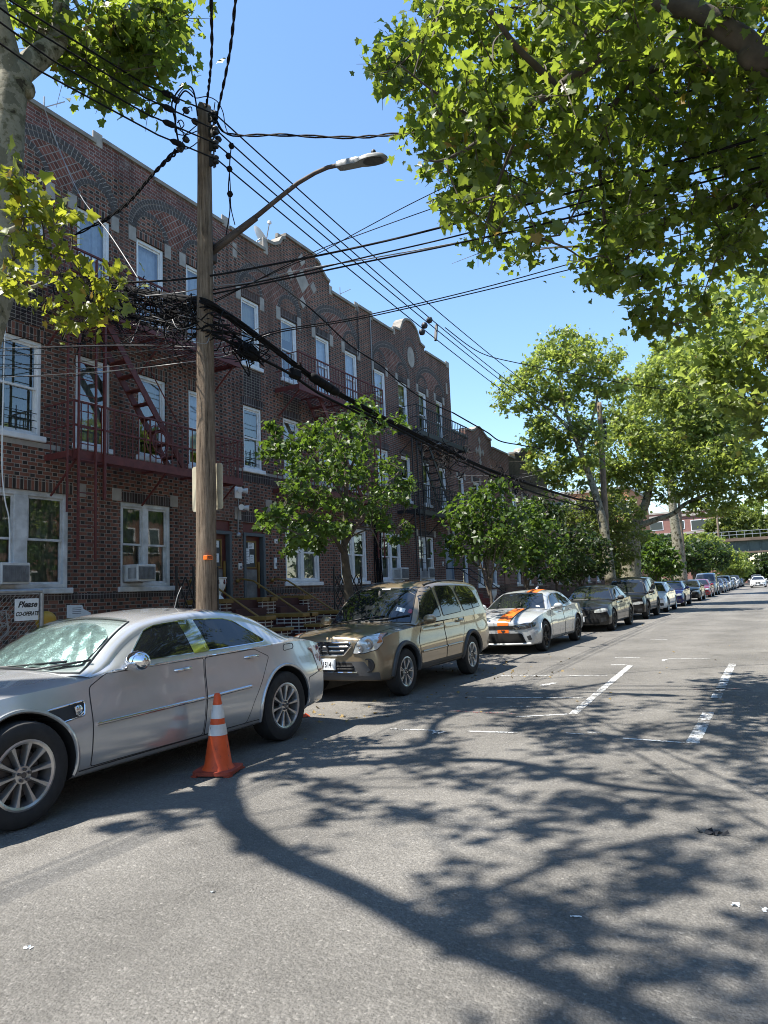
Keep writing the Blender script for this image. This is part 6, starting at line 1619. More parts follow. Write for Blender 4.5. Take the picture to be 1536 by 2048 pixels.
cross('lowest of three close black cables crossing the street at the stepped gable', onx(425,588,-7.1), [(560,560),(736,523),(900,490),(1152,432)], (1536,330), 8.9, 0.013)
cross('thin wire rising steeply from the stepped gable into the tree crown', onx(430,600,-7.1), [(560,540),(640,505),(736,453),(861,388)], (1200,225), 9.5, 0.007)
cross('thin wire rising gently from the stepped gable into the tree crown', onx(430,604,-7.1), [(617,509),(736,463),(887,409),(1012,365)], (1300,260), 9.5, 0.007)
cross('upper of two close wires crossing above the rounded gable', onx(470,690,-7.1), [(560,660),(716,634),(960,577),(1194,513)], (1536,425), 14, 0.010)
cross('lower of two close wires crossing above the rounded gable', onx(474,694,-7.1), [(560,664),(716,638),(960,583),(1184,528)], (1536,442), 14, 0.010)
cross('pale thin cable crossing in front of the lamp pole', onx(290,592,-8.0), [(360,585),(420,573),(500,565),(600,540),(740,517)], (1000,470), 9.5, 0.009, 'cable_pale')
cross('thin black drop wire from the parallel lines across to the far right trees', onx(890,655,-6.98), [(960,705),(1040,727),(1150,748),(1300,775)], (1536,805), 26, 0.012)
wire('service_cable', 'black cable drooping from the parallel lines past the black fire escape', curve([onx(905,825,-8.5), onx(940,845,-8.5), onx(975,865,-8.3), onx(1000,882,-8.0), onx(1040,890,-7.8), onx(1080,897,-7.5)]), 0.022, group='service cables')
wire('service_cable', 'thin wire between the second pole and the mossy rowhouse', curve([onx(1035,950,-11.8), onx(1100,935,-10), onx(1150,905,-8.5), onx(1195,880,-7.2)]), 0.014, 'cable_grey', group='service cables')
wire('service_cable', 'thin pale wire low between the second pole and the mossy rowhouse', curve([onx(1030,958,-11.8), onx(1110,940,-10), onx(1160,915,-8.5), onx(1197,900,-7.2)]), 0.012, 'cable_pale', group='service cables')
wire('service_cable', 'sagging cable from the right side of the nearest parapet down across the facade', curve([onx(428,455,-11.6), onx(500,525,-10.5), onx(580,585,-9.5), onx(630,625,-9), onx(700,690,-8.8), onx(760,730,-8.7), onx(800,765,-8.6), onx(850,800,-8.4), onx(905,825,-8.5)]), 0.018, group='service cables')
for k, pp in enumerate((((352,300),(300,355),(240,420),(150,470)), ((356,302),(310,345),(260,400),(200,450)))):
    wire('service_cable', ('left' if k == 0 else 'right') + ' of two twisted cables from the pole head down to the nearest house', curve([onx(a,b_,-7.1-4.6*i/3) for i, (a,b_) in enumerate(pp)]), 0.018, group='service cables', twist=2)

# main telephone bundle along the street
M['bundle'] = simple('bundled_cable', (0.010,0.010,0.011), 0.8, spec=0.12, var=0.3)
BP = [onx(a, b_, x) for a, b_, x in ((120,548,-10.2),(200,568,-9.6),(300,585,-8.6),(380,598,-7.6),(415,606,-7.02),(480,648,-7.0),(560,706,-7.0),(640,766,-7.0),(700,800,-7.0),(770,838,-7.0),(880,893,-7.0),(960,932,-7.0),(1040,962,-7.05),(1110,985,-7.05),(1165,1000,-7.05),(1205,1003,-7.1))]
bm_ = MB(); C_ = curve(BP, 12)
for s in range(5):
    bm_.tube([p + Vector((0.02*math.cos(s*1.3+i*0.11), 0, 0.028*math.sin(s*1.26+i*0.13))) for i, p in enumerate(C_)], [0.021 if i > 40 else 0.026 for i in range(len(C_))] if s < 3 else 0.013, 6)
bun = tag(bm_.build('cable_bundle', M['bundle'], None, 60), 'thick lashed black cable bundle running along the street past the wooden pole', 'cables')
B2 = [onx(a, b_, -6.95) for a, b_ in ((425,668),(470,690),(520,716),(580,748),(640,788),(700,818),(770,855))]
wire('cable_bundle', 'second thinner black cable hung below the thick bundle right of the pole', curve(B2), 0.024, 'bundle', cat='cables')
wire('cable_bundle', 'black cable slung under the thick bundle toward the second pole', curve([onx(a, b_, -6.95) for a, b_ in ((700,812),(800,860),(900,912),(1000,958),(1090,992),(1190,1020))]), 0.026, 'bundle', cat='cables')
sp = MB(); a = onx(622,752,-6.95); b_ = onx(676,786,-6.95); dv = (b_-a); sp.tube([a, a+dv*0.04, a+dv*0.10, a+dv*0.85, a+dv*0.95, b_], [0.04,0.075,0.085,0.085,0.07,0.04], 14)
for f in (0.2, 0.4, 0.65): sp.tube([a+dv*f, a+dv*(f+0.03)], 0.091, 14)
tag(sp.build('splice_closure', M['bundle'], None, 50), 'large black cylindrical splice closure on the cable bundle', 'splice case')
sp = MB(); c = onx(590,748,-6.95); sp.bbox(c.x-0.07,c.x+0.07,c.y-0.12,c.y+0.12,c.z-0.08,c.z+0.09,0.03); sp.tube([c+Vector((0.1,-.05,.12)), c+Vector((.1,0,.2)), c+Vector((.1,.06,.12))], 0.012, 5)
tag(sp.build('terminal_box', M['bundle'], None, 40), 'small black terminal box just left of the cylindrical splice closure', 'terminal box')
sp = MB(); c = onx(497,704,-6.95); sp.bbox(c.x-0.08,c.x+0.08,c.y-0.17,c.y+0.17,c.z-0.11,c.z+0.10,0.04)
rr_ = random.Random(3)
for k in range(26):
    q = c + Vector((rr_.uniform(-.1,.12), rr_.uniform(-.35,.3), rr_.uniform(-.12,.14))); w = [q + Vector((rr_.uniform(-.08,.08), rr_.uniform(-.25,.25), rr_.uniform(-.22,.12))) for _ in range(3)]; sp.tube(curve([q]+w, 5), 0.010, 4, cap=False)
tag(sp.build('terminal_box', M['bundle'], None, 40), 'tangled black terminal box hanging under the bundle right of the pole', 'terminal box')
# tangle between the pole and the nearest house
tg = MB(); rr_ = random.Random(11)
for k in range(95):
    t = rr_.random(); i = t*3.95; a = BP[int(i)].lerp(BP[int(i)+1], i-int(i))
    c = a + Vector((rr_.gauss(0,.12), rr_.gauss(0,.2), rr_.uniform(-.62,.02)*(0.4+0.6*t if t < .5 else 1)))
    R_ = rr_.uniform(.07,.30); ph = rr_.random()*6; u = Vector((rr_.gauss(0,1),rr_.gauss(0,1),rr_.gauss(0,.6))).normalized(); v = u.orthogonal().normalized(); v.rotate(Matrix.Rotation(rr_.random()*6,3,u))
    w = u.cross(v); n = rr_.choice((6,9,12)); tg.tube([c + v*math.cos(ph+j*.55)*R_ + w*math.sin(ph+j*.55)*R_*0.7 + u*j*0.03 for j in range(n)], rr_.choice((0.006,0.008,0.011)), 4, cap=False)
for k in range(46):
    y0_ = rr_.uniform(0,3.6); a = BP[int(y0_)].lerp(BP[int(y0_)+1], y0_-int(y0_)) + Vector((0,0,rr_.uniform(-.5,.0))); e_ = a + Vector((rr_.uniform(-1.5,.8), rr_.uniform(-.8,1.4), rr_.uniform(-.7,.2))); m_ = (a+e_)/2 + Vector((rr_.gauss(0,.2),rr_.gauss(0,.2),rr_.uniform(-.4,0))); tg.tube(curve([a,m_,e_],7), rr_.choice((0.006,0.009)), 4, cap=False)
for k in range(44):
    o = Vector((rr_.gauss(0,.10), 0, rr_.uniform(-.55,.06))); i0 = rr_.uniform(0,1.5); i1 = rr_.uniform(2.5,5.5); q = []
    for j in range(9):
        f = i0+(i1-i0)*j/8; q.append(BP[int(f)].lerp(BP[int(f)+1], f-int(f)) + o*(0.5+0.5*math.sin(PI*j/8)) + Vector((rr_.gauss(0,.03),rr_.gauss(0,.05),rr_.gauss(0,.035)-0.12*math.sin(PI*j/8))))
    tg.tube(curve(q,4), rr_.choice((0.008,0.011,0.015)), 4, cap=False)
tag(tg.build('cable_tangle', M['rubber'], None, 60), 'messy tangle of thin black wires between the wooden pole and the nearest house', 'cables', kind='stuff')
tg = MB()
for k in range(26):
    y0_ = rr_.uniform(.5,3.8); a = BP[int(y0_)].lerp(BP[int(y0_)+1], y0_-int(y0_)) + Vector((0.1,0,rr_.uniform(-.6,0))); e_ = a + Vector((rr_.uniform(-.3,.3), rr_.uniform(-.4,.5), rr_.uniform(-.6,.1))); m_ = (a+e_)/2 + Vector((rr_.gauss(0,.1),rr_.gauss(0,.1),rr_.uniform(-.2,.1))); tg.tube(curve([a,m_,e_],6), 0.006, 4, cap=False)
tag(tg.build('cable_tangle', M['cable_pale'], None, 60), 'pale loose wire ends caught in the black tangle left of the pole', 'cables', kind='stuff')
for i, (a0_, m0, b0, mat_) in enumerate((((-40,705),(150,694),(392,690),'rubber'),((-40,712),(180,706),(392,698),'cable_grey'),((-40,728),(160,724),(392,682),'rubber'),((-40,735),(200,735),(392,706),'cable_grey'),((-40,748),(150,752),(392,716),'rubber'),((-40,690),(140,668),(392,676),'rubber'),((-40,698),(240,690),(392,694),'cable_pale'),((-40,757),(220,742),(392,722),'cable_pale'))):
    wire('house_wire', 'thin wire strung from the pole across the nearest second-floor windows', curve([onx(a0_[0],a0_[1],-9.6), onx(m0[0],m0[1],-8.8), onx(b0[0],b0[1],-7.3)], 8), 0.006, mat_, 'thin wires across the nearest house', 'wire')
for i, (a0_, b0) in enumerate((((424,690),(520,655)),((424,700),(540,668)),((424,708),(500,690)),((424,716),(480,700)))):
    wire('house_wire', 'short pale wire between the pole and the tangled terminal box', curve([onx(*a0_,-7.1), onx((a0_[0]+b0[0])/2,(a0_[1]+b0[1])/2+4,-7.3), onx(*b0,-7.0)], 6), 0.008, 'cable_pale', 'short pale wires right of the pole', 'wire')
wire('house_wire', 'loose white wire dangling down the wall at the left edge', curve([onx(18,560,-11.6), onx(10,660,-11.6), onx(6,800,-11.6), onx(4,930,-11.6), onx(10,1000,-11.6), onx(18,1040,-11.6), onx(20,1125,-11.6)]), 0.012, 'white_plastic', cat='wire')
wire('house_wire', 'pale wire hanging across the nearest house from the parapet', curve([onx(88,215,-11.9), onx(115,290,-11.9), onx(160,390,-11.2), onx(220,470,-10.4), onx(275,555,-9.6)]), 0.010, 'cable_pale', cat='wire')
# tangle further on near the low houses
tg = MB(); rr_ = random.Random(21)
for (px, py, n, s) in ((895,905,34,.4),(1015,955,40,.45),(1165,1003,26,.5)):
    c0 = onx(px, py, -7.0)
    for k in range(n):
        c = c0 + Vector((rr_.gauss(0,.15), rr_.gauss(0,s*1.6), rr_.gauss(-.15,s*.4))); u = Vector((rr_.gauss(0,1),rr_.gauss(0,1),rr_.gauss(0,1))).normalized(); v = u.orthogonal().normalized(); w = u.cross(v); R_ = rr_.uniform(.06,.22)
        tg.tube([c + v*math.cos(j*.6)*R_ + w*math.sin(j*.6)*R_*.6 + u*j*.04 for j in range(9)], 0.013, 4, cap=False)
tag(tg.build('cable_tangle', M['rubber'], None, 60), 'knots of black wire on the bundle in front of the lower houses', 'cables', kind='stuff')
for k, (a0_, b0, c0) in enumerate((((820,968),(930,952),(1015,955)),((830,985),(940,965),(1015,962)),((1015,958),(1090,975),(1190,1005)),((860,1000),(950,985),(1015,968)))):
    wire('house_wire', 'thin pale wire fanning from the knot of cables to the lower houses', curve([onx(*a0_,-11.5), onx(*b0,-9), onx(*c0,-7.1)], 7), 0.012, 'cable_grey', 'thin wires at the lower houses', 'wire')
# ================================================================ trees
def bark_plane():
    t = NT('plane_bark'); oc = t.obj(); n = t.noise(oc, 4.2, 5, 0.6); n2 = t.noise(oc, 22, 6, 0.7); v = t.n('TexVoronoi'); v.inputs['Scale'].default_value = 3.2
    mp = t.n('Mapping'); mp.inputs['Scale'].default_value = (1,1,0.45); t.l(oc, mp.inputs[0]); t.l(mp.outputs[0], v.inputs['Vector'])
    c = t.ramp(n, [(0.39, (0.040,0.034,0.020)), (0.405, (0.115,0.108,0.066)), (0.46, (0.13,0.122,0.08)), (0.475, (0.205,0.19,0.135)), (0.57, (0.23,0.215,0.16)), (0.585, (0.135,0.128,0.09))])
    c = t.mix(1.0, c, t.ramp(v.outputs['Distance'], [(0.1, 0.85), (0.6, 1.08)]), 'MULTIPLY'); c = t.mix(1.0, c, t.ramp(n2, [(0.3, 0.82), (0.7, 1.1)]), 'MULTIPLY')
    t.bsdf(c, 0.85, 0, 0.25, t.bump(t.math('ADD', n, t.math('MULTIPLY', n2, 0.4)), 0.6, 0.03)); return t.m
M['bark'] = bark_plane(); M['bark_limb'] = simple('brown_limb_bark', (0.062,0.050,0.037), 0.9, var=0.45, scale=7, bump=0.3); M['bark_dark'] = simple('rough_bark', (0.085,0.068,0.052), 0.95, var=0.4, scale=10, bump=0.5); M['twig'] = simple('twig_bark', (0.075,0.062,0.045), 0.9, var=0.3)
M['leaf'] = leaf_mat('plane_leaf', (0.040,0.070,0.012), (0.105,0.145,0.024), (0.27,0.35,0.035), 0.014)
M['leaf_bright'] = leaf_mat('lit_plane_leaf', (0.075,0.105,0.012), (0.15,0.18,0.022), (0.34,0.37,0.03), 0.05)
M['leaf_street'] = leaf_mat('street_tree_leaf', (0.028,0.062,0.013), (0.075,0.125,0.026), (0.12,0.20,0.02), 0.0)
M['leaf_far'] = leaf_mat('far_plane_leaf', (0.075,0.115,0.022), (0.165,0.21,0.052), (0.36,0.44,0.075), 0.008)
M['leaf_dark'] = leaf_mat('dark_bush_leaf', (0.016,0.036,0.010), (0.040,0.072,0.018), (0.06,0.10,0.015), 0.0)
M['leaf_pale'] = leaf_mat('pale_bush_leaf', (0.062,0.092,0.020), (0.12,0.155,0.038), (0.20,0.25,0.04), 0.0)

MAPLE = [(0,0),(.16,.03),(.46,-.06),(.36,.17),(.60,.40),(.33,.44),(.24,.62),(0,1)]
PLANE = [(0,0),(.10,.04),(.36,-.09),(.50,.05),(.42,.17),(.50,.26),(.66,.46),(.44,.47),(.33,.52),(.32,.66),(.17,.76),(0,1)]
OVAL = [(0,0),(.26,.22),(.30,.55),(0,1)]
def leaves(name, pts, size, m, parent, seed=1, shape=MAPLE, fold=0.25, up=0.9, droop=0.45, var=0.5):
    r = np.random.default_rng(seed); pts = np.asarray(pts, float); N = len(pts); n = len(shape)
    if N == 0: return None
    x = np.array([p[0] for p in shape]); y = np.array([p[1] for p in shape])
    X = np.concatenate([x, -x[1:-1]]); Y = np.concatenate([y, y[1:-1]]); K = len(X)
    a = r.normal(size=(N,3)); a[:,2] = a[:,2]*0.35 - droop; a /= np.linalg.norm(a, axis=1)[:,None]
    nn = r.normal(size=(N,3))*0.75; nn[:,2] += up; nn -= a*np.sum(nn*a, axis=1)[:,None]; nn /= np.linalg.norm(nn, axis=1)[:,None]
    b = np.cross(nn, a); s = size*(1 + r.uniform(-var, var, N)); fo = fold*r.uniform(-0.4, 1.9, N); be = r.uniform(0.0, 0.55, N)
    V = pts[:,None,:] + s[:,None,None]*(X[None,:,None]*b[:,None,:] + Y[None,:,None]*a[:,None,:] + (fo[:,None]*np.abs(X)[None,:] - be[:,None]*(Y[None,:]**2 + 0.6*X[None,:]**2))[:,:,None]*nn[:,None,:])
    f1 = list(range(n)); f2 = [0] + [n-1] + list(range(K-1, n-1, -1))
    L = len(f1); base = (np.arange(N)*K)[:,None]
    F = np.stack([base+np.array(f1)[None,:], base+np.array(f2)[None,:]], axis=1).reshape(-1)
    me = bpy.data.meshes.new(name); me.vertices.add(N*K); me.vertices.foreach_set('co', V.reshape(-1).astype(np.float32))
    me.loops.add(len(F)); me.loops.foreach_set('vertex_index', F.astype(np.int32)); me.polygons.add(2*N)
    me.polygons.foreach_set('loop_start', (np.arange(2*N)*L).astype(np.int32)); me.polygons.foreach_set('loop_total', np.full(2*N, L, np.int32))
    me.materials.append(M[m]); me.update(calc_edges=True); me.validate()
    o = bpy.data.objects.new(name, me); COL.objects.link(o)
    if parent is not None: attach(o, parent)
    return o

def limbs(lst, parent, m, name='trunk', seg=10):
    mb = MB()
    for pts, r0, r1 in lst:
        c = curve(pts, 6); n = len(c); k = random.Random(n)
        rr = [(r0+(r1-r0)*(i/(n-1))**0.8)*(1+0.06*noise.noise(p*1.7)) for i, p in enumerate(c)]
        mb.tube(c, rr, seg)
    return mb.build(name, M[m], parent, 179)

def nearest_on(lst, p):
    best = None
    for pts, r0, r1 in lst:
        for a, b in zip(pts, pts[1:]):
            a = Vector(a); b = Vector(b); ab = b-a; t = max(0, min(1, (p-a).dot(ab)/max(1e-6, ab.length_squared))); q = a+ab*t; d = (p-q).length
            if best is None or d < best[0]: best = (d, q)
    return best[1]

def foliage(parent, lst, clumps, per, size, m, seed, shape=MAPLE, flat=0.7, twigs=True, tw='twig', up=0.9, droop=0.45, name='crown', rad_k=1.0):
    r = random.Random(seed); P = []; tb = MB(); nodes = []
    if lst and twigs: clumps = sorted(clumps, key=lambda k: (nearest_on(lst, Vector(k[0]))-Vector(k[0])).length)
    for (c, rad) in clumps:
        c = Vector(c)
        n = max(3, int(per*(0.6+0.8*r.random())))
        for _ in range(n):
            d = Vector((r.gauss(0,1), r.gauss(0,1), r.gauss(0,1)*flat)); P.append(c + d*rad*0.55*rad_k)
        if twigs and lst:
            q = nearest_on(lst, c)
            for d in nodes:
                if (d-c).length < (q-c).length*0.8: q = d
            nodes.append(c); mid = (q+c)/2 + Vector((r.gauss(0,.08), r.gauss(0,.08), r.uniform(0,.18)))*(c-q).length
            L_ = (c-q).length
            if L_ < 2.4: tb.tube(curve([q, mid, c], 4), [0.007+0.010*min(L_,2)*(1-i/8) for i in range(9)], 4, cap=False)
            for _ in range(2): e = c + Vector((r.gauss(0,1), r.gauss(0,1), r.gauss(0,.6)))*rad*0.9; tb.tube([c, e], [0.008,0.003], 3, cap=False)
    if twigs and lst and tb.v: tb.build('twigs', M[tw], parent)
    return leaves(name, P, size, m, parent, seed, shape, up=up, droop=droop)

def ell(c, r, n, rr, shell=0.55):
    out = []
    for _ in range(n):
        d = Vector((rr.gauss(0,1), rr.gauss(0,1), rr.gauss(0,1))).normalized()*(shell+(1-shell)*rr.random())**0.6
        out.append(Vector((c[0]+d.x*r[0], c[1]+d.y*r[1], c[2]+d.z*r[2])))
    return out

DARKP = [(560,1500),(760,1400),(1000,1300),(1560,1300),(1560,2080),(560,2080),(760,1980),(1080,1960),(900,1860),(760,1770),(700,1620),(520,1560)]
def shadow_ok(p):
    # keep boughs out of the beams that reach the sunlit part of the road and the nearest car
    x, y = p[0]+SUNX*(p[2]-1.0), p[1]+SUNY*(p[2]-1.0)
    if -7.4 < x < -3.9 and 0.6 < y < 8.2: return False
    q = project((p[0]+SUNX*p[2], p[1]+SUNY*p[2], 0.0))
    if q is None or not (-150 < q[0] < 1560 and 1200 < q[1] < 2250): return True
    return False
# ---- left plane tree, trunk at the left edge of the view
rr = random.Random(31)
tA = thing('plane_tree', 'plane tree with mottled bark rising at the left edge beside the nearest house', 'tree', (-7.8,3.7,0.13), 'street plane trees')
XT = -7.6
lA = [([Vector((-7.8,3.7,0.1)), Vector((-7.75,3.85,2.2)), onx(-75,760,XT), onx(-34,640,XT), onx(-4,530,XT), onx(6,400,XT), onx(8,290,XT), onx(18,190,XT), onx(30,140,XT)], 0.28, 0.20),
      ([onx(22,165,XT), onx(8,90,XT), onx(-8,10,XT), onx(-30,-120,XT-0.3), onx(-60,-420,XT-0.8)], 0.20, 0.06),
      ([onx(32,150,XT), onx(80,112,XT+0.05), onx(112,86,XT+0.1), onx(122,50,XT+0.1), onx(122,0,XT+0.1), onx(124,-80,XT), onx(160,-260,XT-0.2), onx(230,-480,XT-0.4)], 0.165, 0.06),
      ([onx(108,74,XT+0.1), onx(70,52,XT-0.3), onx(30,40,XT-0.8), onx(-30,10,XT-1.4)], 0.06, 0.02),
      ([onx(4,470,XT+0.1), onx(40,452,XT+0.5), onx(90,440,XT+0.8), onx(130,430,XT+1.0)], 0.035, 0.012), ([onx(-10,575,XT+0.1), onx(60,575,XT+0.6), onx(110,560,XT+0.8), onx(170,590,XT+1.0)], 0.03, 0.01),
      ([onx(122,0,XT), onx(180,-20,XT), onx(250,20,XT), onx(320,40,XT-.3)], 0.05, 0.015), ([onx(124,-60,XT), onx(170,40,XT+.2), onx(230,120,XT+.2), onx(280,190,XT)], 0.035, 0.01)]
trA = limbs(lA, tA, 'bark', 'trunk', 14)
MB().ball(onx(56,180,XT+0.15), 0.085, 12, 0, (1,1,1.4)).build('bark_knot', M['bark'], tA, 179)
cl = []
polyA = [(20,-10),(365,-10),(345,60),(352,150),(318,140),(300,95),(300,235),(265,232),(215,190),(150,115),(60,60)]
while len(cl) < 105:
    px, py = rr.uniform(20,365), rr.uniform(-10,240)
    if inpoly(px, py, polyA) and noise.noise(Vector((px*.018,py*.018,3.3))) > -0.12: cl.append((pd(px, py, rr.uniform(11.7,14.0)), rr.uniform(.24,.42)))
for _ in range(90):
    px, py = rr.uniform(-500,420), rr.uniform(-700,-30); p = pd(px, py, rr.uniform(8,11)); (cl.append((p, rr.uniform(.3,.5))) if shadow_ok(p) else None)
foliage(tA, lA, cl, 32, 0.105, 'leaf', 5, PLANE, up=0.75)
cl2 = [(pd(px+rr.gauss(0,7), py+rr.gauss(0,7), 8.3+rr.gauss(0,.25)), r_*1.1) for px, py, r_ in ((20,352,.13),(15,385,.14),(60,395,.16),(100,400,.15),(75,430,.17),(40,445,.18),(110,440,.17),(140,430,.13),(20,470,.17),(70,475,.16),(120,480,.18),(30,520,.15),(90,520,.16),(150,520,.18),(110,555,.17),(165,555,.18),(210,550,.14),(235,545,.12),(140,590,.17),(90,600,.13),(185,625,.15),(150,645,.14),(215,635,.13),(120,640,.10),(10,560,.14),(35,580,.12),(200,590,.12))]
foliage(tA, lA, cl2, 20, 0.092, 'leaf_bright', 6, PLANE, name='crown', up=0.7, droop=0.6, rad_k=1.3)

# ---- plane tree standing just left of the view, its crown arching over the street above the camera
tB = thing('plane_tree', 'plane tree just outside the left edge whose boughs arch over the street', 'tree', (-7.75,-0.9,0.13), 'street plane trees')
def shade(px, py, z):
    g = onz(px, py, 0.0); return Vector((g.x-SUNX*z, g.y-SUNY*z, z))
mainl = [Vector((-7.6,0.7,6.4))] + [shade(px, py, z) for px, py, z in ((395,1588,8.9),(470,1645,9.0),(560,1712,9.1),(700,1775,9.3),(900,1880,9.6),(1100,1960,9.9),(1350,2060,10.2))]
secl = [shade(430,1600,8.8), shade(480,1545,9.3), shade(700,1527,9.8), shade(1000,1522,10.2), shade(1200,1568,10.4), shade(1480,1600,10.7)]
lB = [([Vector((-7.75,-0.9,0.1)), Vector((-7.7,-0.5,3)), Vector((-7.6,0.7,6.4))], 0.36, 0.22), (mainl, 0.14, 0.085), ([Vector((-7.6,0.7,6.2)), Vector((-7.4,1.4,7.6)), secl[0], *secl[1:]], 0.17, 0.045),
      ([secl[1], shade(640,1500,10.2), shade(840,1490,10.6), shade(880,1440,10.8), shade(1000,1400,11)], 0.11, 0.05), ([mainl[5], shade(950,1800,10.4), shade(1200,1700,10.8), shade(1500,1650,11)], 0.07, 0.02), ([Vector((-7.6,0.6,6.3)), Vector((-8.4,-0.6,8.5)), Vector((-9,-1,10.5))], 0.18, 0.05)]
limbs(lB, tB, 'bark', 'trunk', 12)
cl = []; k = 0
bright = ((1020,1720,75,40),(1150,1572,200,14),(1370,1840,130,45),(1090,1770,110,30),(1290,1735,90,22),(900,1985,110,40),(1480,1720,60,18),(1000,1650,60,20),(1250,1520,60,15),(880,1590,90,25),(1190,1900,60,25),(1050,1885,60,20),(1420,1560,70,14))
dark = ((1330,1640,150,30),(960,1760,90,30),(1200,1660,160,25),(1050,1860,80,30),(1480,1950,180,120),(1250,2010,160,60),(1100,1700,60,20),(960,1640,120,18),(1330,1780,120,25))
def bad(px, py): return any(((px-a)/c)**2+((py-b)/d)**2 < 1 for a, b, c, d in bright)
def vis(p):
    q = project(p); return q is not None and -60 < q[0] < 1596 and -60 < q[1] < 2100
for (xa, xb, ya, yb, n) in ((860,1545,1375,1500,150),(780,1545,1500,1640,74),(880,1545,1640,1900,54),(1040,1545,1900,2060,8),(600,950,1470,1575,14),(1250,1545,1700,2060,4)):
    m = k = 0
    while m < n and k < 4000:
        k += 1; px, py = rr.uniform(xa, xb), rr.uniform(ya, yb)
        if bad(px, py) or noise.noise(Vector((px*.012,py*.023,7.7))) < -0.16: continue
        p = shade(px, py, rr.uniform(8.5,12))
        if vis(p): continue
        cl.append((p, rr.uniform(.12,.30))); m += 1
for px, py in ((640,1555),(700,1580),(560,1560),(740,1610),(660,1640),(620,1600),(300,1640),(380,1625),(340,1650),(250,1660),(960,1330),(900,1345),(1010,1385),(620,1700),(510,1695)):
    for _ in range(2):
        p = shade(px+rr.gauss(0,15), py+rr.gauss(0,8), rr.uniform(8.5,10))
        if not vis(p): cl.append((p, .13))
for _ in range(60): p = Vector((rr.uniform(-11,-5), rr.uniform(-6,1), rr.uniform(8,13))); (cl.append((p, .5)) if shadow_ok(p) else None)
foliage(tB, lB, cl, 12, 0.105, 'leaf', 8, up=1.2)

# ---- right-hand plane tree: trunk out of view, crown over the street
tC = thing('plane_tree', 'large leafy plane tree crown hanging into the upper right, crossed by cables', 'tree', (5.8,9.6,0.13), 'street plane trees')
lC = [([Vector((5.9,9.8,0.1)), Vector((5.7,9.6,2.5)), Vector((5.2,9.4,4.6))], 0.40, 0.24), ([Vector((5.2,9.4,4.4)), Vector((2.6,8.6,6.0)), pd(1560,130,9.3), pd(1490,85,9.3), pd(1400,28,9.3), pd(1320,8,9.3), pd(1270,28,9.2), pd(1230,80,9.1), pd(1190,118,9.0), pd(1130,165,8.9), pd(1060,215,8.8), pd(990,262,8.8), pd(930,300,8.8), pd(880,322,8.8), pd(845,318,8.8)], 0.165, 0.006),
    ([pd(1195,112,9.0), pd(1160,60,9.2), pd(1140,0,9.4), pd(1120,-120,9.6)], 0.09, 0.03), ([pd(1115,178,8.9), pd(1080,140,8.8), pd(1030,90,8.6), pd(980,20,8.5)], 0.055, 0.02), ([pd(1420,36,9.3), pd(1400,90,9.6), pd(1320,130,9.8), pd(1240,190,10), pd(1200,300,10.2), pd(1210,450,10.4)], 0.06, 0.02),
    ([Vector((5.2,9.4,4.5)), Vector((2.4,10.2,5.4)), pd(1560,390,11), pd(1480,402,11.2), pd(1430,420,11.3), pd(1330,440,11.5), pd(1250,520,11.6)], 0.16, 0.025), ([pd(1490,430,11.2), pd(1530,395,11)], 0.05, 0.04), ([pd(1240,70,9.1), pd(1250,-60,9.4), pd(1230,-260,9.8)], 0.08, 0.03),
    ([pd(1060,215,8.8), pd(1010,330,9), pd(980,420,9.1), pd(965,490,9.2)], 0.025, 0.008), ([pd(1200,300,10.2), pd(1150,420,10), pd(1120,470,9.9)], 0.02, 0.007), ([pd(985,265,8.8), pd(900,205,8.7), pd(850,170,8.6), pd(800,130,8.5)], 0.02, 0.006)]
limbs(lC, tC, 'bark_limb', 'trunk', 12)
polyC = [(845,-20),(820,30),(800,80),(748,132),(790,160),(800,190),(830,225),(800,280),(832,300),(835,345),(850,372),(880,395),(900,440),(930,480),(945,522),(1000,512),(1062,520),(1070,480),(1095,470),(1095,430),(1130,400),(1150,480),(1175,500),(1158,600),(1180,615),(1210,575),(1270,600),(1260,660),(1300,665),(1390,655),(1400,610),(1430,560),(1480,540),(1560,520),(1560,-20)]
holes = [(905,70,35,60),(1110,352,40,26),(1035,280,30,18),(1170,230,26,30),(1040,445,40,26),(1000,300,26,18),(1370,270,30,18),(1290,560,25,35),(1480,120,22,24)]
cl = []; k = 0
while len(cl) < 430 and k < 30000:
    k += 1; px, py = rr.uniform(740,1575), rr.uniform(-30,670)
    if not inpoly(px, py, polyC): continue
    if any(((px-a)/c)**2+((py-b)/d)**2 < 1 for a, b, c, d in holes) and rr.random() < 0.85: continue
    if noise.noise(Vector((px*.013,py*.013,1.9))) < -0.22 and rr.random() < 0.8: continue
    t = (py+30)/700; cl.append((pd(px, py, rr.uniform(8.0,8.7) if px < 1300 and rr.random() < 0.16 else rr.uniform(9.0,11.8)+1.0*t), rr.uniform(.17,.32)))
for _ in range(40):
    px, py = rr.uniform(1000,1900), rr.uniform(-600,-30); cl.append((pd(px, py, rr.uniform(8,11)), rr.uniform(.3,.5)))
for _ in range(60): cl.append((Vector((rr.uniform(2.5,8.5), rr.uniform(6.5,14), rr.uniform(5.5,10.5))), rr.uniform(.35,.55)))
foliage(tC, lC, cl, 33, 0.098, 'leaf', 12, PLANE, up=0.75, droop=0.55, flat=0.8)

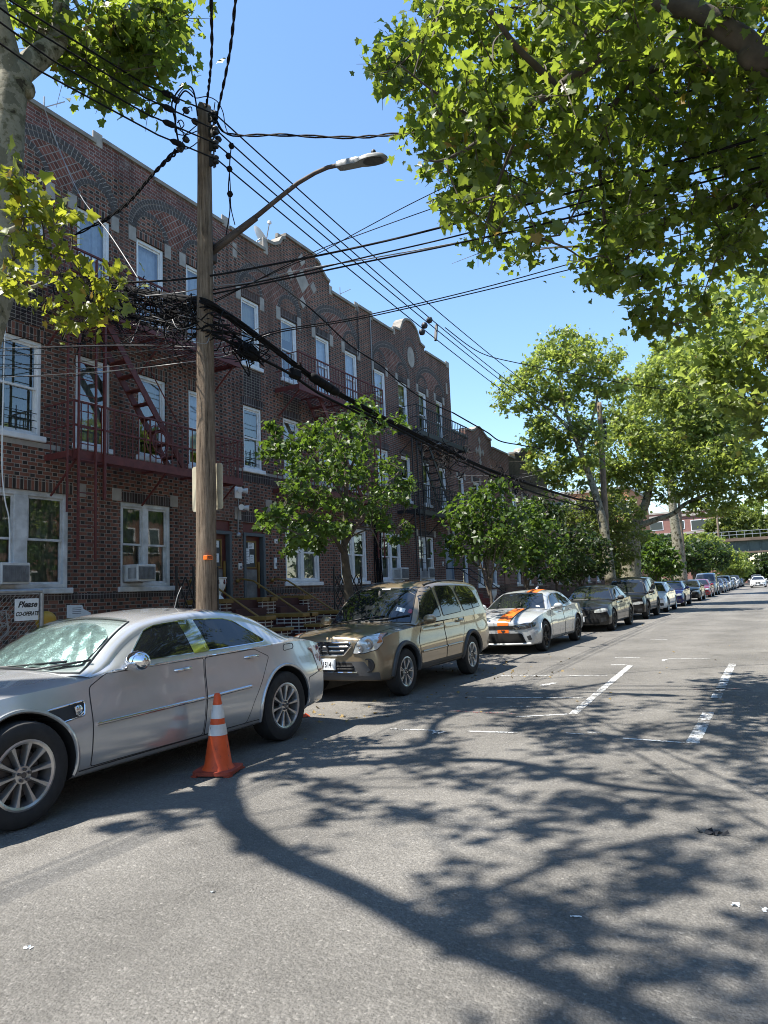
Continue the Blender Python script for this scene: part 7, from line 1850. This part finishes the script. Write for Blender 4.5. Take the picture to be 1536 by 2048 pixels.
# ---- second right-hand tree, further along
tD = thing('plane_tree', 'bright plane tree at the right edge below the big crown', 'tree', (6.9,21,0.13), 'street plane trees')
cs = [ (pd(px,py,d), r_) for px,py,d,r_ in ((1500,640,19,1.5),(1560,760,19,1.7),(1480,745,20,1.1),(1530,840,20,1.1),(1600,650,20,2.2),(1640,800,20,2.0),(1470,600,21,.9),(1460,680,21,.8),(1510,720,19.5,1.1))]
lD = [([Vector((6.9,21,0.1)), Vector((6.8,21,3.5)), Vector((5,21,6.5)), pd(1600,720,20), pd(1530,700,19.5)], 0.36, 0.06), ([Vector((5.5,21,6)), pd(1600,800,20), pd(1540,820,20)], 0.12, 0.03)]
limbs(lD, tD, 'bark'); cl = []
for c, r_ in cs: cl += [(p, rr.uniform(.3,.5)) for p in ell(c, (r_,r_,r_*0.8), int(12*r_), rr)]
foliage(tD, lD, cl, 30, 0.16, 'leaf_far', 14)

# ---- plane trees along the left pavement
def plane(label, base, trunk, lim, crowns, per, size, seed, m='leaf_far', dens=20, shape=MAPLE, bark='bark'):
    t = thing('plane_tree', label, 'tree', base, 'street plane trees'); rr = random.Random(seed)
    L_ = [(trunk[0], trunk[1], trunk[2])] + lim; limbs(L_, t, bark); cl = []
    for c, r_ in crowns:
        R_ = r_ if isinstance(r_, tuple) else (r_, r_, r_*0.85); v = (R_[0]*R_[1]*R_[2])**(1/3)
        cl += [(p, rr.uniform(.30,.55)*min(1.3, 0.6+v*0.25)) for p in ell(c, R_, int(dens*v*v), rr)]
    foliage(t, L_, cl, per, size, m, seed, shape); return t
def px_(px, py, y): return ony(px, py, y)
Y1 = 34.0
plane('leaning plane tree behind the second utility pole, its crown clear of the big one', (-7.5,Y1,0.13), ([px_(1222,1165,Y1), px_(1208,1060,Y1), px_(1190,985,Y1), px_(1160,900,Y1), px_(1135,830,Y1), px_(1115,740,Y1)], 0.27, 0.05),
    [([px_(1150,870,Y1), px_(1100,820,Y1), px_(1040,780,Y1)], 0.10, 0.03), ([px_(1160,900,Y1), px_(1190,820,Y1), px_(1200,740,Y1)], 0.09, 0.03)],
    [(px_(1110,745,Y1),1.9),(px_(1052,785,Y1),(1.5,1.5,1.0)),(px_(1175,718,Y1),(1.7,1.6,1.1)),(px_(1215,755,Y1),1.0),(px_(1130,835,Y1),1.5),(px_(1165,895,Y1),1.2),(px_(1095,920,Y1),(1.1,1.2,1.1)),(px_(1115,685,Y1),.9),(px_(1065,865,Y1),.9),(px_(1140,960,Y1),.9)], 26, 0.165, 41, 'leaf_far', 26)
Y2 = 44.0
plane('big plane tree with thick mottled trunk and a bough over the street', (-7.4,Y2,0.13), ([px_(1262,1168,Y2), px_(1262,1110,Y2), px_(1264,1050,Y2)], 0.62, 0.5),
    [([px_(1266,1060,Y2), px_(1290,1010,Y2), px_(1302,960,Y2), px_(1318,920,Y2), px_(1345,880,Y2), px_(1360,800,Y2)], 0.30, 0.08), ([px_(1270,1055,Y2), px_(1310,1040,Y2), px_(1345,1028,Y2), px_(1375,1005,Y2), px_(1430,985,Y2), px_(1490,975,Y2)], 0.22, 0.05), ([px_(1262,1055,Y2), px_(1240,1000,Y2), px_(1215,980,Y2), px_(1190,975,Y2)], 0.16, 0.05), ([px_(1300,960,Y2), px_(1280,880,Y2), px_(1260,800,Y2)], 0.14, 0.04)],
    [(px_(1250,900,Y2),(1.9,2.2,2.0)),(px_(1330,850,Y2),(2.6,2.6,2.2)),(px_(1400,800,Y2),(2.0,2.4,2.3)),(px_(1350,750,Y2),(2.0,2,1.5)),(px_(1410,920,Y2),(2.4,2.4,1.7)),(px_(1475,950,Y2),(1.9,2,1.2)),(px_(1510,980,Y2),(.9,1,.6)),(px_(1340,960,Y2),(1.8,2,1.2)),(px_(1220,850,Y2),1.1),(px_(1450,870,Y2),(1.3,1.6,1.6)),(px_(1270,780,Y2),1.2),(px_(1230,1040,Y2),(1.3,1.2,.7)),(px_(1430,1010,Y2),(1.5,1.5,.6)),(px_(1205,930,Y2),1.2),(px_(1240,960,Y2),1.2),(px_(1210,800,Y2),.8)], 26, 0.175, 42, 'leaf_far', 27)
Y3 = 66.0
plane('tall plane tree further back, its pale trunk right of the thick one', (-7.3,Y3,0.13), ([px_(1362,1165,Y3), px_(1355,1090,Y3), px_(1345,1010,Y3), px_(1340,930,Y3), px_(1350,850,Y3)], 0.55, 0.2),
    [([px_(1345,1010,Y3), px_(1380,960,Y3), px_(1410,880,Y3)], 0.22, 0.07)],
    [(px_(1340,760,Y3),(3.2,3.2,2.8)),(px_(1400,830,Y3),(3.2,3.2,3.0)),(px_(1420,740,Y3),(2.0,2.2,2)),(px_(1310,830,Y3),(2.6,2.6,2.6)),(px_(1440,900,Y3),(2.8,2.8,2.4)),(px_(1350,700,Y3),(1.8,2,1.3))], 24, 0.24, 43, 'leaf_far', 19)
Y4 = 92.0
plane('round green tree beyond the tall grey SUV', (-8,Y4,0.13), ([Vector((-8.5,Y4,0.1)), px_(1385,1110,Y4), px_(1390,1080,Y4)], 0.4, 0.1), [],
    [(px_(1350,1115,Y4),(3.6,3,1.8)),(px_(1400,1110,Y4),(3.4,3,2.0)),(px_(1310,1095,Y4),(2.8,3,1.6)),(px_(1275,1085,Y4),(2.6,3,1.8))], 20, 0.36, 44, 'leaf_dark', 16, OVAL, 'bark_dark')
Y5 = 118.0
plane('sunlit tree in front of the elevated railway', (-10,Y5,0.13), ([px_(1450,1160,Y5), px_(1446,1130,Y5), px_(1440,1110,Y5)], 0.4, 0.1), [],
    [(px_(1440,1120,Y5),(4.2,3,1.9)),(px_(1400,1095,Y5),(4,3,2.4)),(px_(1470,1135,Y5),(2.4,3,1.2))], 20, 0.42, 45, 'leaf_far', 13, OVAL, 'bark_dark')
for i, (cpx, cpy, Y, w, h, m_, lab) in enumerate(((1460,1045,165,5.0,4.0,'leaf_pale','pale leafy tree rising beyond the railway, nearest the red brick building'),(1520,1040,170,6.0,5.0,'leaf_far','leafy tree beyond the railway at the right edge'),(1590,1050,168,6,5,'leaf_pale','pale tree beyond the railway just past the right edge'),(1500,1128,160,6.0,2.6,'leaf_dark','dark tree in the shade beneath the railway'),(1560,1130,175,6,3,'leaf_far','green tree beneath the railway at the right edge'),(1340,1100,140,5,3.0,'leaf_dark','dark tree left of the railway'))):
    plane(lab, (ony(cpx,1100,Y).x, Y, 0), ([Vector((ony(cpx,1100,Y).x, Y, 0)), Vector((ony(cpx,1100,Y).x, Y, 2.5)), px_(cpx,cpy,Y)], 0.35, 0.1), [], [(px_(cpx,cpy,Y),(w,4,h)),(px_(cpx+18,cpy+14,Y),(w*.7,3,h*.7)),(px_(cpx-22,cpy+16,Y),(w*.7,3,h*.7))], 20, 0.5, 60+i, m_, 9, OVAL, 'bark_dark')

# ---- small street tree in front of the house with the stone diamond
tE = thing('street_tree', 'small leafy street tree behind the tan SUV', 'tree', (-7.5,12.1,0.13), 'small street trees')
XE = -7.5
lE = [([onx(700,1215,XE), onx(694,1150,XE), onx(688,1100,XE), onx(690,1060,XE), onx(692,960,XE), onx(690,880,XE)], 0.11, 0.03), ([onx(686,1105,XE), onx(665,1070,XE), onx(640,1045,XE), onx(590,1040,XE), onx(545,1040,XE)], 0.05, 0.012), ([onx(690,1090,XE), onx(720,1040,XE+.3), onx(755,1000,XE+.5), onx(800,940,XE+.5)], 0.05, 0.012),
    ([onx(692,1050,XE), onx(735,1055,XE), onx(790,1060,XE)], 0.03, 0.01), ([onx(690,1000,XE), onx(650,940,XE-.3), onx(610,900,XE-.4), onx(560,885,XE-.5)], 0.035, 0.01), ([onx(691,960,XE), onx(720,890,XE+.2), onx(740,820,XE+.2)], 0.03, 0.01), ([onx(690,1080,XE), onx(740,1060,XE+.7), onx(760,1100,XE+.8)], 0.02, 0.008)]
limbs(lE, tE, 'bark_dark'); rr = random.Random(77)
cl = []
for px, py, r_, n in ((720,815,.22,5),(690,845,.42,9),(640,860,.36,8),(745,850,.36,8),(790,850,.22,5),(665,895,.42,10),(720,900,.42,10),(610,890,.25,5),(555,890,.28,8),(545,860,.16,3),(590,905,.22,4),(600,935,.38,9),(660,945,.42,10),(720,950,.42,10),(775,935,.36,8),(805,965,.30,7),(800,1000,.26,6),(590,985,.36,9),(640,1000,.36,8),(700,1010,.36,8),(760,990,.36,8),(560,1035,.34,9),(530,1045,.22,5),(600,1070,.30,8),(585,1085,.18,4),(645,1060,.32,8),(640,1090,.2,4),(760,1050,.26,6),(790,1075,.18,4),(815,1055,.15,3),(625,1045,.3,6),(680,1055,.25,4),(745,1020,.3,5)):
    for _ in range(n):
        c = onx(px+rr.gauss(0,9), py+rr.gauss(0,8), XE+rr.gauss(0,.55)); cl.append((c, r_*0.62))
foliage(tE, lE, cl, 30, 0.088, 'leaf_street', 21, MAPLE, up=1.2, droop=0.5)
# ---- small yard and street trees further along
def bush(label, px, y, crowns, m, seed, size=0.15, per=22, dens=26, stem=0.07, x=None, grp='small street trees', sh=OVAL):
    p = ony(px, 1150, y); b = Vector((p.x, y, 0.13)); t = thing('street_tree', label, 'tree', b, grp); rr = random.Random(seed); cc = [(px_(a,c,y+dy), r_) for a, c, dy, r_ in crowns]
    L_ = [([b, Vector((b.x+.05,y,1.0)), Vector((b.x,y,1.7)), cc[0][0]], stem, 0.02)] + [([Vector((b.x,y,1.2+.2*i)), (Vector((b.x,y,1.6))+c)/2, c], stem*.5, .012) for i, (c, r_) in enumerate(cc[1:])]
    limbs(L_, t, 'bark_dark', seg=7); cl = []
    for c, r_ in cc: cl += [(p, rr.uniform(.22,.36)) for p in ell(c, (r_,r_,r_*0.9), int(dens*r_*r_)+4, rr)]
    foliage(t, L_, cl, per, size, m, seed, sh, up=1.0); return t
bush('dark green small tree behind the pale grey striped car', 978, 19.6, [(965,1020,0,.75),(930,1040,.2,.65),(1000,1045,-.2,.75),(960,1075,.3,.8),(1010,1090,0,.7),(920,1085,.3,.5),(985,985,0,.45)], 'leaf_street', 81)
bush('small tree beside the yard fence, right of the dark green one', 1052, 24.5, [(1045,1060,0,.9),(1075,1080,.3,.9),(1030,1100,-.3,.8),(1085,1120,0,.8),(1050,1020,0,.5)], 'leaf_street', 82, dens=28)
bush('grey green small tree near the second utility pole', 1112, 29.0, [(1110,1060,0,1.1),(1090,1010,0,.7),(1140,1090,0,1.0),(1100,1120,0,1.0)], 'leaf_dark', 83, dens=26, size=.16)
bush('dense dark bush behind the dark grey sedan', 1160, 31.5, [(1165,1130,0,.95),(1190,1110,0,.8),(1135,1135,0,.8),(1180,1085,0,.6)], 'leaf_dark', 84, dens=34)
bush('pale green young tree around the foot of the second utility pole', 1215, 38.3, [(1185,1045,0,1.2),(1235,1030,0,1.2),(1250,1080,0,1.1),(1200,1085,0,1.1),(1160,1030,0,.9),(1225,1120,0,.9),(1195,1010,0,.8)], 'leaf_pale', 85, .16, dens=34)
bush('dark shrubby tree at the foot of the thickest plane trunk', 1238, 47, [(1236,1135,0,1.1),(1220,1120,0,.9),(1250,1142,.5,.8)], 'leaf_dark', 88, .2, dens=24)
bush('low dark shrub right of the thickest plane trunk', 1292, 58, [(1296,1146,0,1.2),(1330,1150,0,1.0)], 'leaf_dark', 89, .22, dens=22)
bush('low round tree between the two thick plane trunks', 1312, 52, [(1312,1118,0,1.4),(1340,1130,0,1.0),(1290,1130,0,1.0),(1320,1095,0,.9)], 'leaf_street', 86, .24, dens=18)
# plane trees on the right pavement beyond the view, added to darken window and car reflections
for i, (y, lab) in enumerate(((1.5,'plane tree on the right pavement beside the camera'),(15.5,'plane tree on the right pavement past the view, before the bright one'),(27,'plane tree on the right pavement past the view, just behind the bright one'),(33,'plane tree on the right pavement past the view, first beyond the bright one'),(47,'plane tree on the right pavement past the view, second beyond the bright one'))):
    plane(lab, (7.3,y,0.13), ([Vector((7.3,y,.1)), Vector((7.2,y,4)), Vector((6.8,y,7))], .4, .2), [], [(Vector((7.6,y,9)),(3.6,4,2.6)),(Vector((5.2,y+1,8)),(2.0,3,1.8))], 20, .36, 90+i, 'leaf_far', 12)
# ================================================================ small street things
cone = thing('traffic_cone', 'worn orange traffic cone with two white bands beside the silver sedan', 'traffic cone', (-4.56,5.03,0))
def smeared(name, col, thr):
    t = NT(name); oc = t.obj(); mp = t.n('Mapping'); mp.inputs['Scale'].default_value = (1,1,0.45); t.l(oc, mp.inputs[0])
    n = t.noise(mp.outputs[0], 16, 8, 0.75); c = t.mix(1.0, col, t.ramp(t.noise(oc, 9, 4), [(0.3, 0.82), (0.7, 1.08)]), 'MULTIPLY')
    t.bsdf(t.mix(t.ramp(n, [(thr, 0.0), (thr+0.06, 0.85)]), c, (0.05,0.035,0.03)), 0.55, 0, 0.4); return t.m
M['cone_orange'] = smeared('cone_orange', (0.66,0.085,0.018), 0.60)
M['cone_white'] = smeared('cone_band', (0.62,0.60,0.57), 0.62)
M['cone_base'] = simple('dirty_cone_base', (0.33,0.050,0.025), 0.7, var=0.45, scale=8)
cx, cy = -4.56, 5.03; hgt = 0.70
bp = smooth_poly([(-.185,-.185),(.185,-.185),(.185,.185),(-.185,.185)], 0.07, 4); an = math.radians(20)
bp = [(cx+u*math.cos(an)-v*math.sin(an), cy+u*math.sin(an)+v*math.cos(an)) for u, v in bp]
mb = MB(); mb.prism(bp, 'z', 0.012, 0.042)
for a in range(4):
    q = Vector(bp[a*5+2]); q = Vector((cx,cy)).lerp(q, .9); mb.box(q.x-.03,q.x+.03,q.y-.03,q.y+.03,0,0.012)
mb.build('base', M['cone_base'], cone)
def cr_(z): return 0.128+(0.026-0.128)*(z-0.042)/(hgt-0.042)
MB().lathe([(0.145,0.042),(0.136,0.055),(cr_(.07),0.07)]+[(cr_(z),z) for z in (.2,.36,.5,.62,hgt-.01)]+[(0.020,hgt),(0.012,hgt),(0.012,hgt-.03)], 32, 'z', (cx,cy,0)).build('body', M['cone_orange'], cone, 60)
for za, zb in ((.335,.430),(.480,.600)): MB().lathe([(cr_(za)+.0025,za),(cr_((za+zb)/2)+.0035,(za+zb)/2),(cr_(zb)+.0025,zb)], 32, 'z', (cx,cy,0)).build('reflective_band', M['cone_white'], cone, 60)
# litter
def lump(name, label, cat, x, y, s, m, z=0.0, n=7, seed=1, flat=.35):
    r = random.Random(seed); mb = MB()
    for k in range(n):
        c = Vector((x+r.gauss(0,s*.35), y+r.gauss(0,s*.25), z+s*.12)); u = Vector((r.gauss(0,1),r.gauss(0,1),r.gauss(0,.4))).normalized()*s*r.uniform(.25,.5); v = u.orthogonal().normalized()*s*r.uniform(.15,.35)
        v.rotate(Matrix.Rotation(r.random()*6,3,u.normalized())); q = [c-u-v, c+u-v*.6, c+u*.8+v, c-u*.7+v*.9]
        for p in q: p.z = max(p.z, .004)
        mb.add(q+[c+Vector((0,0,s*flat*.4))], [(0,1,4),(1,2,4),(2,3,4),(3,0,4)])
    return tag(mb.build(name, M[m]), label, cat)
g = onz(1430,1668); lump('crushed_rag', 'crumpled black rag lying on the road at the right', 'rag', g.x, g.y, .07, 'ink', seed=2, n=9)
g = onz(1477,1812); lump('paper_scrap', 'white paper scrap on the shaded road at lower right', 'litter', g.x, g.y, .035, 'paper', seed=3)
g = onz(1525,1820); lump('paper_scrap', 'tiny white scrap at the right edge of the road', 'litter', g.x, g.y, .03, 'paper', seed=4, n=4)
g = onz(60,1897); lump('paper_scrap', 'white scrap on the sunlit road at lower left', 'litter', g.x, g.y, .03, 'paper', seed=5, n=4)
g = onz(425,1785); lump('paper_scrap', 'thin white scrap on the sunlit road below the cone', 'litter', g.x, g.y, .03, 'paper', seed=6, n=3)
g = onz(612,1434); lump('orange_litter', 'crushed orange scrap behind the rear wheel of the silver sedan', 'litter', g.x, g.y, .12, 'cone_orange', seed=7, n=5)
g = onz(354,1582); lump('dry_leaf', 'single dry leaf on the road left of the cone', 'leaf', g.x, g.y, .04, 'rust', seed=8, n=2)
M['leaf_dry'] = simple('fallen_leaf', (0.20,0.14,0.05), 0.8, var=0.4, scale=20)
pts = []; rs = random.Random(12)
for _ in range(150):
    px, py = rs.choice(((rs.gauss(690,40), rs.gauss(1420,12)), (rs.gauss(900,60), rs.gauss(1375,22)), (rs.gauss(960,60), rs.gauss(1330,12)), (rs.gauss(1050,60), rs.gauss(1345,15)), (rs.uniform(600,1500), rs.uniform(1250,1500))))
    if py < 1215: continue
    g = onz(px, py)
    if -6.5 < g.x < 6: pts.append((g.x, g.y, .012))
tag(leaves('fallen_leaves', pts, .045, 'leaf_dry', None, 4, MAPLE, fold=.3, up=2.0, droop=0), 'scattered dry leaves on the road along the parked cars', 'leaves', kind='stuff')

# ================================================================ light, sky, camera
w = bpy.data.worlds.new('World'); SC.world = w; w.use_nodes = True; nt_ = w.node_tree; nt_.nodes.clear()
sd_ = Vector((-SUNX, -SUNY, 1)).normalized()
el = math.asin(sd_.z); az = math.atan2(sd_.x, sd_.y)
sky = nt_.nodes.new('ShaderNodeTexSky'); sky.sky_type = 'NISHITA'; sky.sun_disc = False; sky.sun_elevation = el; sky.sun_rotation = az
sky.altitude = 0; sky.air_density = 1.4; sky.dust_density = 0.05; sky.ozone_density = 7.0
bg = nt_.nodes.new('ShaderNodeBackground'); bg.inputs[1].default_value = 0.1; o_ = nt_.nodes.new('ShaderNodeOutputWorld')
nt_.links.new(sky.outputs[0], bg.inputs[0]); nt_.links.new(bg.outputs[0], o_.inputs[0])
sl_ = bpy.data.lights.new('sun', 'SUN'); sl_.energy = 5.0; sl_.angle = math.radians(0.53); sl_.color = (1.0,0.945,0.86)
so = bpy.data.objects.new('sun', sl_); COL.objects.link(so); so.rotation_euler = (-sd_).to_track_quat('-Z', 'Y').to_euler(); so.location = (-20,-20,60)
cam = bpy.data.cameras.new('camera'); co = bpy.data.objects.new('camera', cam); COL.objects.link(co)
cam.sensor_fit = 'VERTICAL'; cam.sensor_height = 36; cam.lens = 36*CF/2048; cam.clip_start = 0.05; cam.clip_end = 3000
R_, D_, F_ = RM[:,0], RM[:,1], RM[:,2]
co.matrix_world = Matrix(((R_[0],-D_[0],-F_[0],0),(R_[1],-D_[1],-F_[1],0),(R_[2],-D_[2],-F_[2],CAMZ),(0,0,0,1)))
SC.camera = co
SC.view_settings.view_transform = 'Standard'; SC.view_settings.look = 'None'; SC.view_settings.exposure = 1.38; SC.view_settings.gamma = 1.0
SC.cycles.filter_width = 1.0; SC.cycles.max_bounces = 6; SC.cycles.transparent_max_bounces = 8; SC.cycles.use_denoising = True
for o in bpy.data.objects:
    if 'w_inv' in o.keys(): del o['w_inv']
